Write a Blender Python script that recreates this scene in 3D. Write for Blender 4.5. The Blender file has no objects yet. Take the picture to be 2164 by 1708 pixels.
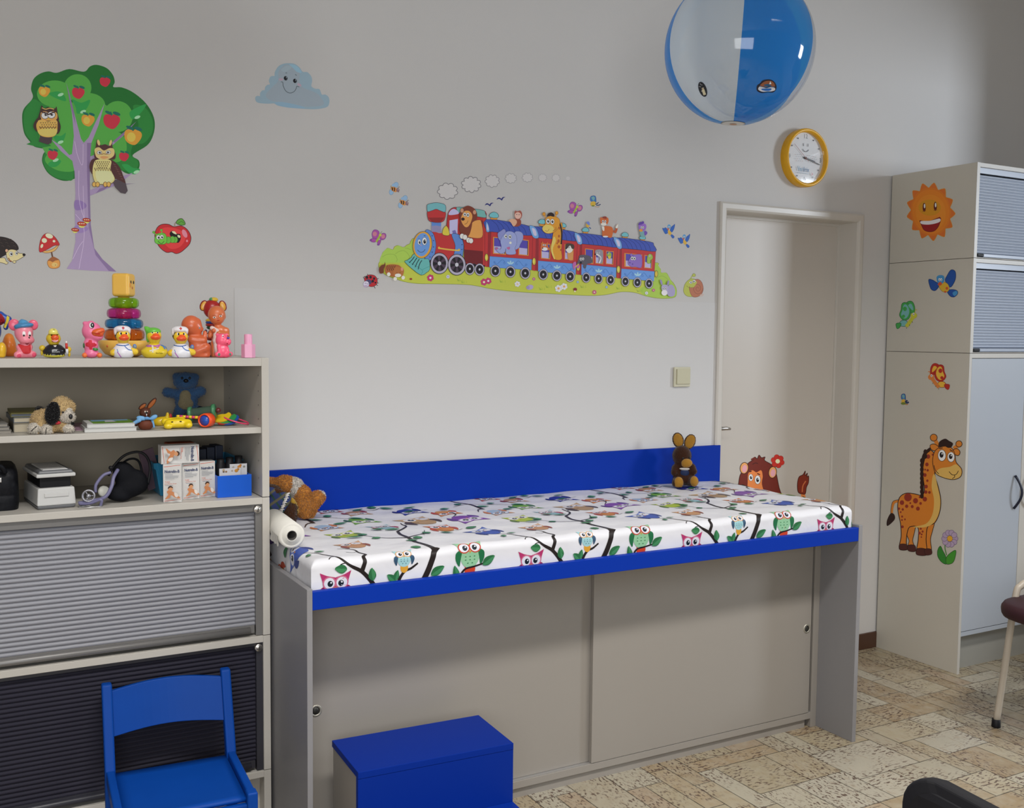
import bpy, bmesh, math, random
import numpy as np
from mathutils import Vector, Matrix, Euler
from mathutils.geometry import tessellate_polygon
from mathutils.bvhtree import BVHTree

rnd = random.Random(11)
SC = bpy.context.scene
COL = SC.collection
PI = math.pi

# ------------------------------------------------------------------ camera model (metres; back wall is y = 0, floor z = 0)
CAM = dict(f=2157.72, d=3.3205, h=1.47, yaw=-0.5113, pitch=-0.0684, roll=0.0102, W=2164, H=1708)
_cy, _sy = math.cos(CAM['yaw']), math.sin(CAM['yaw'])
_cp, _sp = math.cos(CAM['pitch']), math.sin(CAM['pitch'])
_cr, _sr = math.cos(CAM['roll']), math.sin(CAM['roll'])
FWD = Vector((-_sy*_cp, _cy*_cp, _sp))
_rt = Vector((_cy, _sy, 0)); _up = _rt.cross(FWD)
RT = _rt*_cr + _up*_sr
UP = -_rt*_sr + _up*_cr
EYE = Vector((0, -CAM['d'], CAM['h']))

def ray(px, py):
    return FWD + RT*((px-CAM['W']/2)/CAM['f']) - UP*((py-CAM['H']/2)/CAM['f'])

def at(px, py, axis, val):
    """measured photo position -> the point where that line of sight meets the plane axis = val"""
    d = ray(px, py); i = 'xyz'.index(axis)
    return EYE + d*((val-EYE[i])/d[i])

# ------------------------------------------------------------------ colours and materials
def lin(h, g=1.0):
    h = h.lstrip('#')
    o = []
    for i in (0, 2, 4):
        c = int(h[i:i+2], 16)/255
        c = c/12.92 if c <= .04045 else ((c+.055)/1.055)**2.4
        o.append(min(.92, c*g))
    return (o[0], o[1], o[2], 1.0)

def _mat(name):
    m = bpy.data.materials.new(name); m.use_nodes = True
    nt = m.node_tree
    return m, nt, nt.nodes['Principled BSDF']

def bump(nt, b, scale, strength, dist=.002, detail=3, stretch=None):
    tc = nt.nodes.new('ShaderNodeTexCoord'); n = nt.nodes.new('ShaderNodeTexNoise'); bp = nt.nodes.new('ShaderNodeBump')
    n.inputs['Scale'].default_value = scale; n.inputs['Detail'].default_value = detail
    bp.inputs['Strength'].default_value = strength; bp.inputs['Distance'].default_value = dist
    src = tc.outputs['Object']
    if stretch:
        mp = nt.nodes.new('ShaderNodeMapping'); mp.inputs['Scale'].default_value = stretch
        nt.links.new(src, mp.inputs['Vector']); src = mp.outputs['Vector']
    nt.links.new(src, n.inputs['Vector'])
    nt.links.new(n.outputs['Fac'], bp.inputs['Height']); nt.links.new(bp.outputs['Normal'], b.inputs['Normal'])
    return n

def M(name, col, rough=.5, metal=0, spec=.5, sheen=0, coat=0, trans=0, noise=0, nscale=30, bmp=None, alpha=1, sss=0, stretch=None):
    m, nt, b = _mat(name)
    c = lin(col) if isinstance(col, str) else col
    b.inputs['Base Color'].default_value = c
    b.inputs['Roughness'].default_value = rough; b.inputs['Metallic'].default_value = metal
    b.inputs['Specular IOR Level'].default_value = spec
    if sheen: b.inputs['Sheen Weight'].default_value = sheen
    if coat: b.inputs['Coat Weight'].default_value = coat; b.inputs['Coat Roughness'].default_value = .08
    if trans: b.inputs['Transmission Weight'].default_value = trans
    if noise:
        tc = nt.nodes.new('ShaderNodeTexCoord'); n = nt.nodes.new('ShaderNodeTexNoise'); r = nt.nodes.new('ShaderNodeMapRange')
        n.inputs['Scale'].default_value = nscale; n.inputs['Detail'].default_value = 4
        r.inputs['To Min'].default_value = 1-noise; r.inputs['To Max'].default_value = 1+noise
        mx = nt.nodes.new('ShaderNodeMix'); mx.data_type = 'RGBA'; mx.blend_type = 'MULTIPLY'; mx.inputs[0].default_value = 1
        src = tc.outputs['Object']
        if stretch:
            mp = nt.nodes.new('ShaderNodeMapping'); mp.inputs['Scale'].default_value = stretch
            nt.links.new(src, mp.inputs['Vector']); src = mp.outputs['Vector']
        nt.links.new(src, n.inputs['Vector']); nt.links.new(n.outputs['Fac'], r.inputs['Value'])
        mx.inputs[6].default_value = c; nt.links.new(r.outputs['Result'], mx.inputs[7]); nt.links.new(mx.outputs[2], b.inputs['Base Color'])
    if bmp: bump(nt, b, *bmp)
    return m

def VC(name, rough=.5, spec=.5, sheen=0, coat=0, bmp=None, noise=0, nscale=60, trans=0, gain=1.0):
    """surface whose colours are stored per face on the mesh"""
    m, nt, b = _mat(name)
    a = nt.nodes.new('ShaderNodeAttribute'); a.attribute_name = 'Col'
    out = a.outputs['Color']
    if gain != 1:
        gm = nt.nodes.new('ShaderNodeVectorMath'); gm.operation = 'SCALE'; gm.inputs['Scale'].default_value = gain; nt.links.new(out, gm.inputs[0]); out = gm.outputs['Vector']
    if noise:
        tc = nt.nodes.new('ShaderNodeTexCoord'); n = nt.nodes.new('ShaderNodeTexNoise'); r = nt.nodes.new('ShaderNodeMapRange')
        n.inputs['Scale'].default_value = nscale; n.inputs['Detail'].default_value = 5
        r.inputs['To Min'].default_value = 1-noise; r.inputs['To Max'].default_value = 1+noise
        mx = nt.nodes.new('ShaderNodeMix'); mx.data_type = 'RGBA'; mx.blend_type = 'MULTIPLY'; mx.inputs[0].default_value = 1
        nt.links.new(tc.outputs['Object'], n.inputs['Vector']); nt.links.new(n.outputs['Fac'], r.inputs['Value'])
        nt.links.new(out, mx.inputs[6]); nt.links.new(r.outputs['Result'], mx.inputs[7]); out = mx.outputs[2]
    nt.links.new(out, b.inputs['Base Color'])
    b.inputs['Roughness'].default_value = rough; b.inputs['Specular IOR Level'].default_value = spec
    if sheen: b.inputs['Sheen Weight'].default_value = sheen; b.inputs['Sheen Roughness'].default_value = .4
    if coat: b.inputs['Coat Weight'].default_value = coat; b.inputs['Coat Roughness'].default_value = .1
    if trans: b.inputs['Transmission Weight'].default_value = trans
    if bmp: bump(nt, b, *bmp)
    return m

# ------------------------------------------------------------------ scene objects
OFF = {}
def tag(o, label=None, cat=None, group=None, kind=None):
    if label: o['label'] = label
    if cat: o['category'] = cat
    if group: o['group'] = group
    if kind: o['kind'] = kind
    return o

def thing(name, label, cat, loc=(0, 0, 0), group=None, rotz=0, world=False):
    """an Empty at the base of a thing; world=True: its parts are given in room coordinates"""
    o = bpy.data.objects.new(name, None); COL.objects.link(o)
    o.empty_display_size = .05; o.location = loc; o.rotation_euler = (0, 0, rotz)
    if world: OFF[o.name] = Vector(loc)
    return tag(o, label, cat, group)

def link(o, parent=None):
    COL.objects.link(o)
    if parent is not None: o.parent = parent
    return o

def copy_tree(o, parent=None):
    c = o.copy(); COL.objects.link(c)
    if parent is not None: c.parent = parent
    for ch in [x for x in bpy.data.objects if x.parent == o]: copy_tree(ch, c)
    return c

def spline(pts, closed=True, n=6):
    """Catmull-Rom through the points"""
    P = [Vector(p) for p in pts]; N = len(P); out = []
    if N < 3: return P
    rng = range(N) if closed else range(N-1)
    for i in rng:
        p0 = P[(i-1) % N] if (closed or i > 0) else P[i]*2-P[i+1]
        p1 = P[i]; p2 = P[(i+1) % N]
        p3 = P[(i+2) % N] if (closed or i < N-2) else P[i+1]*2-P[i]
        for k in range(n):
            t = k/n
            out.append(.5*((2*p1)+(p2-p0)*t+(2*p0-5*p1+4*p2-p3)*t*t+(3*p1-p0-3*p2+p3)*t*t*t))
    if not closed: out.append(P[-1])
    return out

class MB:
    """collects faces with colours, then becomes ONE mesh object"""
    def __init__(self): self.v = []; self.f = []; self.c = []; self.s = []
    def add(self, verts, faces, col=(.8, .8, .8, 1), smooth=False, mtx=None):
        k = len(self.v)
        if isinstance(col, str): col = lin(col)
        for p in verts:
            p = Vector(p)
            if mtx is not None: p = mtx @ p
            self.v.append(p)
        for f in faces:
            self.f.append([i+k for i in f]); self.c.append(col); self.s.append(smooth)
        return self
    def box(self, x0, x1, y0, y1, z0, z1, col=(.8, .8, .8, 1), mtx=None):
        v = [(x0,y0,z0),(x1,y0,z0),(x1,y1,z0),(x0,y1,z0),(x0,y0,z1),(x1,y0,z1),(x1,y1,z1),(x0,y1,z1)]
        f = [(0,3,2,1),(4,5,6,7),(0,1,5,4),(1,2,6,5),(2,3,7,6),(3,0,4,7)]
        return self.add(v, f, col, False, mtx)
    def obox(self, c, s, rot=(0,0,0), col=(.8,.8,.8,1)):
        m = Matrix.Translation(c) @ Euler(rot).to_matrix().to_4x4()
        return self.box(-s[0]/2, s[0]/2, -s[1]/2, s[1]/2, -s[2]/2, s[2]/2, col, m)
    def tube(self, pts, r, n=8, col=(.8,.8,.8,1), closed=False, caps=True, smooth=True, flat=1.0):
        P = [Vector(p) for p in pts]; N = len(P)
        R = r if isinstance(r, (list, tuple)) else [r]*N
        vs = []; fs = []
        nrm = None
        for i in range(N):
            a = P[i-1] if (i > 0 or closed) else P[i]; b = P[(i+1) % N] if (i < N-1 or closed) else P[i]
            t = (b-a)
            t = t.normalized() if t.length > 1e-9 else Vector((0, 0, 1))
            if nrm is None:
                nrm = t.cross(Vector((0, 0, 1)))
                if nrm.length < .1: nrm = t.cross(Vector((1, 0, 0)))
                nrm.normalize()
            nrm = (nrm - t*nrm.dot(t)).normalized(); bn = t.cross(nrm)
            for k in range(n):
                a_ = 2*PI*k/n
                vs.append(P[i] + nrm*(math.cos(a_)*R[i]) + bn*(math.sin(a_)*R[i]*flat))
        for i in range(N if closed else N-1):
            j = (i+1) % N
            for k in range(n):
                l = (k+1) % n
                fs.append((i*n+k, i*n+l, j*n+l, j*n+k))
        if caps and not closed:
            fs.append(tuple(range(n))[::-1]); fs.append(tuple((N-1)*n+k for k in range(n)))
        return self.add(vs, fs, col, smooth)
    def lathe(self, prof, n=24, col=(.8,.8,.8,1), mtx=None, smooth=True, cols=None):
        vs = []; fs = []; cc = []
        for r, z in prof:
            for k in range(n):
                a = 2*PI*k/n; vs.append((r*math.cos(a), r*math.sin(a), z))
        for i in range(len(prof)-1):
            for k in range(n):
                l = (k+1) % n
                fs.append((i*n+k, i*n+l, (i+1)*n+l, (i+1)*n+k)); cc.append(cols[i] if cols else None)
        k0 = len(self.f)
        self.add(vs, fs, col, smooth, mtx)
        if cols:
            for q, c in enumerate(cc): self.c[k0+q] = lin(c) if isinstance(c, str) else c
        return self
    def ell(self, c, r, rot=(0,0,0), col=(.8,.8,.8,1), n=14):
        if isinstance(r, (int, float)): r = (r, r, r)
        m = Matrix.Translation(c) @ Euler(rot).to_matrix().to_4x4() @ Matrix.Diagonal((r[0], r[1], r[2], 1))
        prof = [(max(1e-4, math.sin(PI*i/n)), -math.cos(PI*i/n)) for i in range(n+1)]
        return self.lathe(prof, n+4, col, m)
    def prism(self, poly, z0, z1, col=(.8,.8,.8,1), mtx=None, smooth=False):
        """closed outline (x, y) pulled from z0 to z1"""
        n = len(poly)
        vs = [(p[0], p[1], z0) for p in poly]+[(p[0], p[1], z1) for p in poly]
        tri = tessellate_polygon([[Vector((p[0], p[1], 0)) for p in poly]])
        fs = [tuple(t) for t in tri]+[tuple(i+n for i in t) for t in tri]
        k0 = len(self.s)
        fs += [(i, (i+1) % n, (i+1) % n+n, i+n) for i in range(n)]
        self.add(vs, fs, col, False, mtx)
        if smooth:
            for q in range(k0+2*len(tri), len(self.s)): self.s[q] = True
        return self
    def build(self, name, mat, parent=None, bevel=0, seg=2, fix=True):
        me = bpy.data.meshes.new(name)
        off = OFF.get(parent.name, None) if parent is not None else None
        p = parent
        while off is None and p is not None:
            p = p.parent
            if p is not None: off = OFF.get(p.name)
        vs = [(v-off) if off is not None else v for v in self.v]
        me.from_pydata([tuple(v) for v in vs], [], self.f)
        a = me.color_attributes.new('Col', 'FLOAT_COLOR', 'CORNER')
        arr = np.empty((len(me.loops), 4), np.float32)
        q = 0
        for pl, c in zip(me.polygons, self.c):
            arr[q:q+pl.loop_total] = c; q += pl.loop_total
        a.data.foreach_set('color', arr.ravel())
        me.polygons.foreach_set('use_smooth', self.s)
        me.update()
        if fix:
            bm = bmesh.new(); bm.from_mesh(me); bmesh.ops.recalc_face_normals(bm, faces=bm.faces); bm.to_mesh(me); bm.free()
        me.materials.append(mat)
        o = bpy.data.objects.new(name, me); link(o, parent)
        if bevel:
            b = o.modifiers.new('edge', 'BEVEL'); b.width = bevel; b.segments = seg; b.limit_method = 'ANGLE'; b.angle_limit = math.radians(50)
            b.harden_normals = False
        return o

# ------------------------------------------------------------------ organic shapes: smooth union of ellipsoids and capsules, meshed with surface nets
def blob(prims, cell=.003, k=.006, jit=0):
    """prims: ('e', centre, radii, colour[, euler]) or ('c', a, b, ra, rb, colour); returns an MB with one continuous skin"""
    lo = np.full(3, 1e9); hi = -lo
    for p in prims:
        if p[0] == 'e':
            r = max(p[2]) if not isinstance(p[2], (int, float)) else p[2]
            c = np.array(p[1]); lo = np.minimum(lo, c-r); hi = np.maximum(hi, c+r)
        else:
            for q, r in ((p[1], p[3]), (p[2], p[4])):
                q = np.array(q); lo = np.minimum(lo, q-r); hi = np.maximum(hi, q+r)
    lo -= 3*cell; hi += 3*cell
    n = np.ceil((hi-lo)/cell).astype(int)+1
    g = np.stack(np.meshgrid(*[lo[i]+cell*np.arange(n[i]) for i in range(3)], indexing='ij'), -1)
    def dist(p, X):
        if p[0] == 'e':
            r = p[2]; r = np.array([r]*3 if isinstance(r, (int, float)) else r, float)
            q = X-np.array(p[1])
            if len(p) > 4 and p[4]:
                q = q @ np.array(Euler(p[4]).to_matrix())
            k0 = np.linalg.norm(q/r, axis=-1); k1 = np.linalg.norm(q/(r*r), axis=-1)
            return k0*(k0-1)/np.maximum(k1, 1e-9)
        a = np.array(p[1], float); b = np.array(p[2], float); ab = b-a
        t = np.clip(((X-a) @ ab)/max(1e-12, ab @ ab), 0, 1)
        return np.linalg.norm(X-a-t[..., None]*ab, axis=-1)-(p[3]+(p[4]-p[3])*t)
    D = None
    for p in prims:
        d = dist(p, g)
        if D is None: D = d
        else:
            h = np.maximum(k-np.abs(D-d), 0)/k
            D = np.minimum(D, d)-h*h*k*.25
    s = D < 0
    c8 = [(i, j, l) for i in (0, 1) for j in (0, 1) for l in (0, 1)]
    sl = lambda A, o: A[o[0]:A.shape[0]-1+o[0], o[1]:A.shape[1]-1+o[1], o[2]:A.shape[2]-1+o[2]]
    cnt = sum(sl(s, o).astype(int) for o in c8)
    act = (cnt > 0) & (cnt < 8)
    idx = np.full(act.shape, -1); idx[act] = np.arange(act.sum())
    acc = np.zeros(act.shape+(3,)); num = np.zeros(act.shape)
    for o in c8:
        for ax in range(3):
            if o[ax]: continue
            o2 = list(o); o2[ax] = 1
            a, b = sl(D, o), sl(D, tuple(o2)); cr = (a < 0) != (b < 0)
            t = np.where(cr, a/np.where(cr, a-b, 1), 0)
            for q in range(3):
                acc[..., q] += np.where(cr, o[q]+(t if q == ax else 0), 0)
            num += cr
    ii = np.argwhere(act)
    V = lo+cell*(ii+acc[act]/num[act][:, None])
    F = []
    for ax in range(3):
        a1, a2 = (ax+1) % 3, (ax+2) % 3
        A = s; sh = list(A.shape)
        s0 = [slice(None)]*3; s1 = [slice(None)]*3; s0[ax] = slice(0, -1); s1[ax] = slice(1, None)
        e = A[tuple(s0)] != A[tuple(s1)]
        ins = A[tuple(s0)]
        for i in np.argwhere(e):
            if i[a1] == 0 or i[a2] == 0 or i[a1] >= sh[a1]-1 or i[a2] >= sh[a2]-1: continue
            q = []
            for d1, d2 in ((0, 0), (1, 0), (1, 1), (0, 1)):
                w = i.copy(); w[a1] -= d1; w[a2] -= d2
                q.append(idx[tuple(w)])
            if min(q) < 0: continue
            F.append(q if ins[tuple(i)] else q[::-1])
    # colour by nearest primitive
    best = np.full(len(V), 1e9); ci = np.zeros(len(V), int)
    for j, p in enumerate(prims):
        d = dist(p, V); w = d < best
        best[w] = d[w]; ci[w] = j
    cols = [p[3] if p[0] == 'e' else p[5] for p in prims]
    cols = [lin(c) if isinstance(c, str) else c for c in cols]
    mb = MB(); mb.v = [Vector(v) for v in V]
    for f in F:
        mb.f.append([int(i) for i in f]); mb.s.append(True)
        cc = [cols[ci[i]] for i in f]
        mb.c.append(max(cc, key=cc.count))
    return mb

def text_mesh(body, size, align='CENTER', bold=0, font=None):
    """lettering as flat triangles in its own x-y plane"""
    cu = bpy.data.curves.new('lettering', 'FONT'); cu.body = body; cu.size = size; cu.align_x = align; cu.align_y = 'CENTER'
    cu.resolution_u = 3; cu.offset = bold
    o = bpy.data.objects.new('lettering', cu); COL.objects.link(o)
    bpy.context.view_layer.update()
    me = o.to_mesh()
    v = [x.co.copy() for x in me.vertices]; f = [tuple(p.vertices) for p in me.polygons]
    o.to_mesh_clear(); bpy.data.objects.remove(o); bpy.data.curves.remove(cu)
    return v, f
# ================================================================== materials shared by the room and the furniture
m_wall = M('painted_plaster', (.63, .615, .60, 1), .85, spec=.2, noise=.015, nscale=3, bmp=(220, .12, .002))
m_wallwarm = m_wall
m_panel = M('wall_panel_paint', (.64, .63, .62, 1), .7, spec=.25, bmp=(260, .06, .001))
m_ceil = M('ceiling_paint', (.7, .69, .67, 1), .9)
m_frame = M('door_frame_enamel', (.62, .585, .53, 1), .35, spec=.4)
m_leaf = M('door_leaf_enamel', (.60, .55, .49, 1), .4, spec=.4, noise=.01, nscale=8)
m_base = M('brown_baseboard', (.075, .032, .018, 1), .4)
m_lam = M('beige_laminate', (.50, .475, .43, 1), .42, noise=.03, nscale=350)
m_lamside = M('beige_laminate_side', (.56, .53, .46, 1), .5, noise=.03, nscale=350)
m_back = M('shelf_back_panel', (.36, .31, .23, 1), .55)
m_slat = M('grey_tambour_plastic', (.24, .245, .275, 1), .42, noise=.10, nscale=18, stretch=(1.2, 1, 26))
m_slatshade = M('shaded_tambour_plastic', (.022, .021, .034, 1), .65, spec=.15)  # grey slats with the shade on the lower cabinet put into the colour
m_slatlight = M('silver_tambour_plastic', (.33, .37, .45, 1), .35)
m_trk = M('grey_metal_track', (.19, .185, .18, 1), .4, metal=.3)
m_steel = M('brushed_steel', (.55, .53, .5, 1), .3, metal=1)
m_dark = M('black_plastic', (.008, .008, .010, 1), .5, spec=.25)
m_blue = M('blue_laminate', (.0015, .031, .34, 1), .5, spec=.12, bmp=(900, .05, .0004))
m_grey = M('grey_laminate', (.245, .24, .248, 1), .45, noise=.02, nscale=300)
m_greyedge = M('pale_grey_edge', (.36, .36, .385, 1), .45)
m_cab = M('taupe_laminate', (.30, .275, .245, 1), .45, noise=.02, nscale=300)
m_white = M('pale_blue_white_front', (.37, .40, .445, 1), .45)

def struct(name, mb, m, parent=None, bevel=0):
    o = mb.build(name, m, parent, bevel)
    if parent is None: o['kind'] = 'structure'
    return o

# ------------------------------------------------------------------ shell
X0, X1, Y1, ZC = -1.6, 5.0, -5.2, 3.25
DX0, DX1, DZ = 2.875, 3.648, 1.992          # door opening
b = MB()
b.box(X0-.2, DX0, 0, .25, 0, ZC); b.box(DX1, X1+.2, 0, .25, 0, ZC); b.box(DX0, DX1, 0, .25, DZ, ZC)
struct('wall_back', b, m_wall)
b = MB(); b.box(X0-.2, X0, Y1, 0, 0, ZC); struct('wall_left', b, m_wall)
WY0, WY1, WZ0, WZ1 = -2.75, -.83, .85, 2.75     # window in the right wall
b = MB(); x = X1
b.box(x, x+.2, WY1, 0, 0, ZC); b.box(x, x+.2, Y1, WY0, 0, ZC); b.box(x, x+.2, WY0, WY1, 0, WZ0); b.box(x, x+.2, WY0, WY1, WZ1, ZC)
struct('wall_right', b, m_wall)
b = MB(); b.box(X0-.2, X1+.2, Y1, .25, ZC, ZC+.1); struct('ceiling', b, m_ceil)
# window frame with its pane in the right wall
wf = MB(); fx0, fx1 = X1+.12, X1+.17
wf.box(fx0, fx1, WY0, WY0+.06, WZ0, WZ1); wf.box(fx0, fx1, WY1-.06, WY1, WZ0, WZ1); wf.box(fx0, fx1, WY0, WY1, WZ0, WZ0+.06); wf.box(fx0, fx1, WY0, WY1, WZ1-.06, WZ1)
wo = struct('window_1', wf, m_frame)
tag(wo, kind='structure')

# floor: sheet vinyl printed with irregular cork-and-stone blocks
m, nt, bs = _mat('vinyl_stone_blocks')
a = nt.nodes.new('ShaderNodeAttribute'); a.attribute_name = 'Col'
tc = nt.nodes.new('ShaderNodeTexCoord')
def _noise(scale, st, lo, hi, det=4):
    mp = nt.nodes.new('ShaderNodeMapping'); mp.inputs['Scale'].default_value = st
    n = nt.nodes.new('ShaderNodeTexNoise'); n.inputs['Scale'].default_value = scale; n.inputs['Detail'].default_value = det
    r = nt.nodes.new('ShaderNodeMapRange'); r.inputs['From Min'].default_value = lo; r.inputs['From Max'].default_value = hi
    nt.links.new(tc.outputs['Object'], mp.inputs['Vector']); nt.links.new(mp.outputs['Vector'], n.inputs['Vector']); nt.links.new(n.outputs['Fac'], r.inputs['Value'])
    return r.outputs['Result']
def _math(op, x, y):
    n = nt.nodes.new('ShaderNodeMath'); n.operation = op; n.use_clamp = True
    for i, q in enumerate((x, y)):
        if isinstance(q, (int, float)): n.inputs[i].default_value = q
        else: nt.links.new(q, n.inputs[i])
    return n.outputs[0]
def _mix(fac, c1, c2):
    n = nt.nodes.new('ShaderNodeMix'); n.data_type = 'RGBA'
    nt.links.new(fac, n.inputs[0])
    for i, q in ((6, c1), (7, c2)):
        if isinstance(q, tuple): n.inputs[i].default_value = q
        else: nt.links.new(q, n.inputs[i])
    return n.outputs[2]
sx = _noise(95, (.5, 1.2, 1), .545, .585); sy = _noise(100, (1.3, .55, 1), .545, .585)
spk = _mix(a.outputs['Alpha'], (0, 0, 0, 1), (1, 1, 1, 1))
sel = nt.nodes.new('ShaderNodeMix'); sel.data_type = 'FLOAT'
nt.links.new(a.outputs['Alpha'], sel.inputs[0]); nt.links.new(sx, sel.inputs[2]); nt.links.new(sy, sel.inputs[3])
patch = _noise(7, (1, 1, 1), .38, .54, 2)
dots = _math('MULTIPLY', sel.outputs[0], patch)
tint = _noise(26, (1, 1, 1), .35, .7, 5)
c0 = _mix(_math('MULTIPLY', tint, .45), a.outputs['Color'], (.40, .365, .285, 1))
streak = _math('MULTIPLY', _noise(40, (2.2, .5, 1), .56, .70, 6), .5)
c1 = _mix(streak, c0, (.26, .185, .115, 1))
c2 = _mix(_math('MULTIPLY', dots, .9), c1, (.085, .048, .035, 1))
nt.links.new(c2, bs.inputs['Base Color']); bs.inputs['Roughness'].default_value = .38; bs.inputs['Specular IOR Level'].default_value = .4
m_floor = m
fl = MB(); U = .074
NX, NY = 100, 78
occ = np.zeros((NX, NY), bool)
kinds = [(3, 2), (3, 2), (3, 1), (2, 3), (1, 3), (4, 2), (2, 2), (1, 4), (4, 1), (5, 2), (2, 4), (3, 3), (4, 3), (5, 1)]
tints = ['#b9ab8c', '#c0b498', '#b5a282', '#c4bca6', '#b8a788', '#bdb29a', '#b09a78', '#c6bfac', '#b9aa8c', '#b9a488']
FX0, FY0 = X0-.05, -5.15
for j in range(NY-1, -1, -1):
    for i in range(NX):
        if occ[i, j]: continue
        opts = kinds[:]; rnd.shuffle(opts)
        for w, h in opts+[(1, 1)]:
            if i+w <= NX and j-h+1 >= 0 and not occ[i:i+w, j-h+1:j+1].any():
                occ[i:i+w, j-h+1:j+1] = True
                xa, xb = FX0+i*U, FX0+(i+w)*U; ya, yb = FY0+(j-h+1)*U, FY0+(j+1)*U; g = .0017
                c = lin(rnd.choice(tints), rnd.uniform(.62, .70)); c = (c[0], c[1], c[2], 0. if w >= h else 1.)
                fl.add([(xa+g, ya+g, 0), (xb-g, ya+g, 0), (xb-g, yb-g, 0), (xa+g, yb-g, 0)], [(0, 1, 2, 3)], c)
                break
fl.box(X0-.2, X1+.2, Y1, .25, -.1, -.0006, (.035, .03, .024, 0))
fo = fl.build('floor', m_floor, fix=False); fo['kind'] = 'structure'

# baseboard on the back wall
b = MB(); b.box(3.735, 4.95, -.012, 0, 0, .075); b.box(X0, 2.84, -.012, 0, 0, .075); struct('baseboard_back', b, m_base, bevel=.002)
# smooth washable panel on the lower wall
b = MB(); b.box(.8336, 2.839, -.0012, 0, .05, 1.6083); struct('trim_1', b, m_panel)

# ------------------------------------------------------------------ door: steel frame, recessed leaf, lever handle
d = bpy.data.objects.new('door_1', None); COL.objects.link(d); d.location = (3.26, 0, 0); OFF['door_1'] = Vector((3.26, 0, 0)); d['kind'] = 'structure'
fr = MB()
def frame_prof(off):
    return [(.036, 0), (.036, -.010), (.028, -.014), (.010, -.014), (.002, -.010), (-.001, -.002), (-.001, .098), (-.012, .098), (-.012, .135)]
pr = frame_prof(0)
ring = []
for (o, y) in pr:
    ring.append([(DX0-o, y, 0), (DX0-o, y, DZ+o), (DX1+o, y, DZ+o), (DX1+o, y, 0)])
vs = [p for r_ in ring for p in r_]; fs = []
for i in range(len(ring)-1):
    for k in range(3): fs.append((i*4+k, i*4+k+1, (i+1)*4+k+1, (i+1)*4+k))
fr.add(vs, fs)
fr.build('door_frame', m_frame, d)
LY = .105
b = MB(); b.box(DX0+.004, DX1-.004, LY, LY+.04, .006, DZ-.004); lf = b.build('door_leaf', m_leaf, d, .0015)
hp = at(1541, 905, 'y', LY-.05)
b = MB()
b.tube([(hp.x-.095, LY, hp.z), (hp.x-.095, LY-.05, hp.z), (hp.x-.085, LY-.058, hp.z), (hp.x-.02, LY-.058, hp.z), (hp.x, LY-.055, hp.z-.003)], [.009, .009, .009, .008, .006], 10)
b.box(hp.x-.12, hp.x-.07, LY-.006, LY, hp.z-.16, hp.z+.05)
b.build('door_handle', m_steel, lf)

# ------------------------------------------------------------------ light switch
p0, p1 = at(1423, 776, 'y', -.004), at(1456, 817, 'y', -.004)
sw = thing('light_switch', 'cream square rocker light switch on the wall left of the door', 'light switch', (p0.x/2+p1.x/2, -.003, p1.z), world=True)
b = MB(); b.box(p0.x, p1.x, -.012, -.0032, p1.z, p0.z); b.build('switch_plate', M('cream_plastic', (.60, .57, .42, 1), .4), sw, .002)
b = MB(); b.box(p0.x+.011, p1.x-.004, -.017, -.0125, p1.z+.011, p0.z-.008); b.build('rocker', M('cream_rocker', (.55, .52, .36, 1), .4), sw, .0015)
# ================================================================== tambour helper: one curtain of half-round slats
def tambour(x0, x1, y, z0, z1, pitch, depth=.006):
    b = MB(); n = max(2, round((z1-z0)/pitch)); p = (z1-z0)/n
    prof = []
    for i in range(n):
        z = z0+i*p
        for t in (0., .12, .3, .5, .7, .88): prof.append((z+t*p, y-depth*math.sin(PI*t)**.6 if 0 < t < 1 else y))
    prof.append((z1, y))
    vs = []
    for z, yy in prof: vs += [(x0, yy, z), (x1, yy, z)]
    b.add(vs, [(2*i, 2*i+1, 2*i+3, 2*i+2) for i in range(len(prof)-1)], (.5, .5, .5, 1), True)
    return b

def lock(x, y, z, r, parent):
    b = MB(); mt = Matrix.Translation((x, y, z)) @ Matrix.Rotation(PI/2, 4, 'X')
    b.lathe([(.0001, .010), (r*.55, .010), (r*.6, .008), (r*.8, .009), (r, .006), (r, -.004)], 20, mtx=mt)
    o = b.build('lock', m_steel, parent)
    k = MB(); k.box(x-r*.1, x+r*.1, y-.0108, y-.0098, z-r*.42, z+r*.42); k.build('keyhole', m_dark, o)
    return o

# ------------------------------------------------------------------ shelf units on the left (x from the left edge of the room's furniture to XS)
XL, XS, YF, YB, TH = -.42, .8139, -.4585, -.012, .0206
ZT, Z1, Z2, Z3 = 1.3958, .9985, .5975, .1985
YD = YF+.006
u = thing('open_shelf_unit', 'pale beige open shelf unit with two bays holding toys and medical supplies', 'shelf', (XL/2+XS/2, -.235, Z1), world=True)
for xa, xb in ((XL, XL+TH), (XS-TH, XS)):
    b = MB(); b.box(xa, xb, YF, YB, Z1+.001, ZT); b.build('side_panel', m_lam, u, .001)
b = MB(); b.box(XL+TH, XS-TH, YF, YB, 1.3726, ZT-.0006); b.build('top_board', m_lam, u, .001)
b = MB(); b.box(XL+TH, XS-TH, YF+.008, YB-.004, 1.1815, 1.1985); b.build('shelf_board', m_lam, u, .001)
b = MB(); b.box(XL+TH, XS-TH, YF, YB, Z1-.010, Z1+.0002-.011+.0108); 
b = MB(); b.box(XL+TH, XS-TH, YB-.004, YB, Z1, 1.3726); b.build('back_panel', m_back, u)
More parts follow.
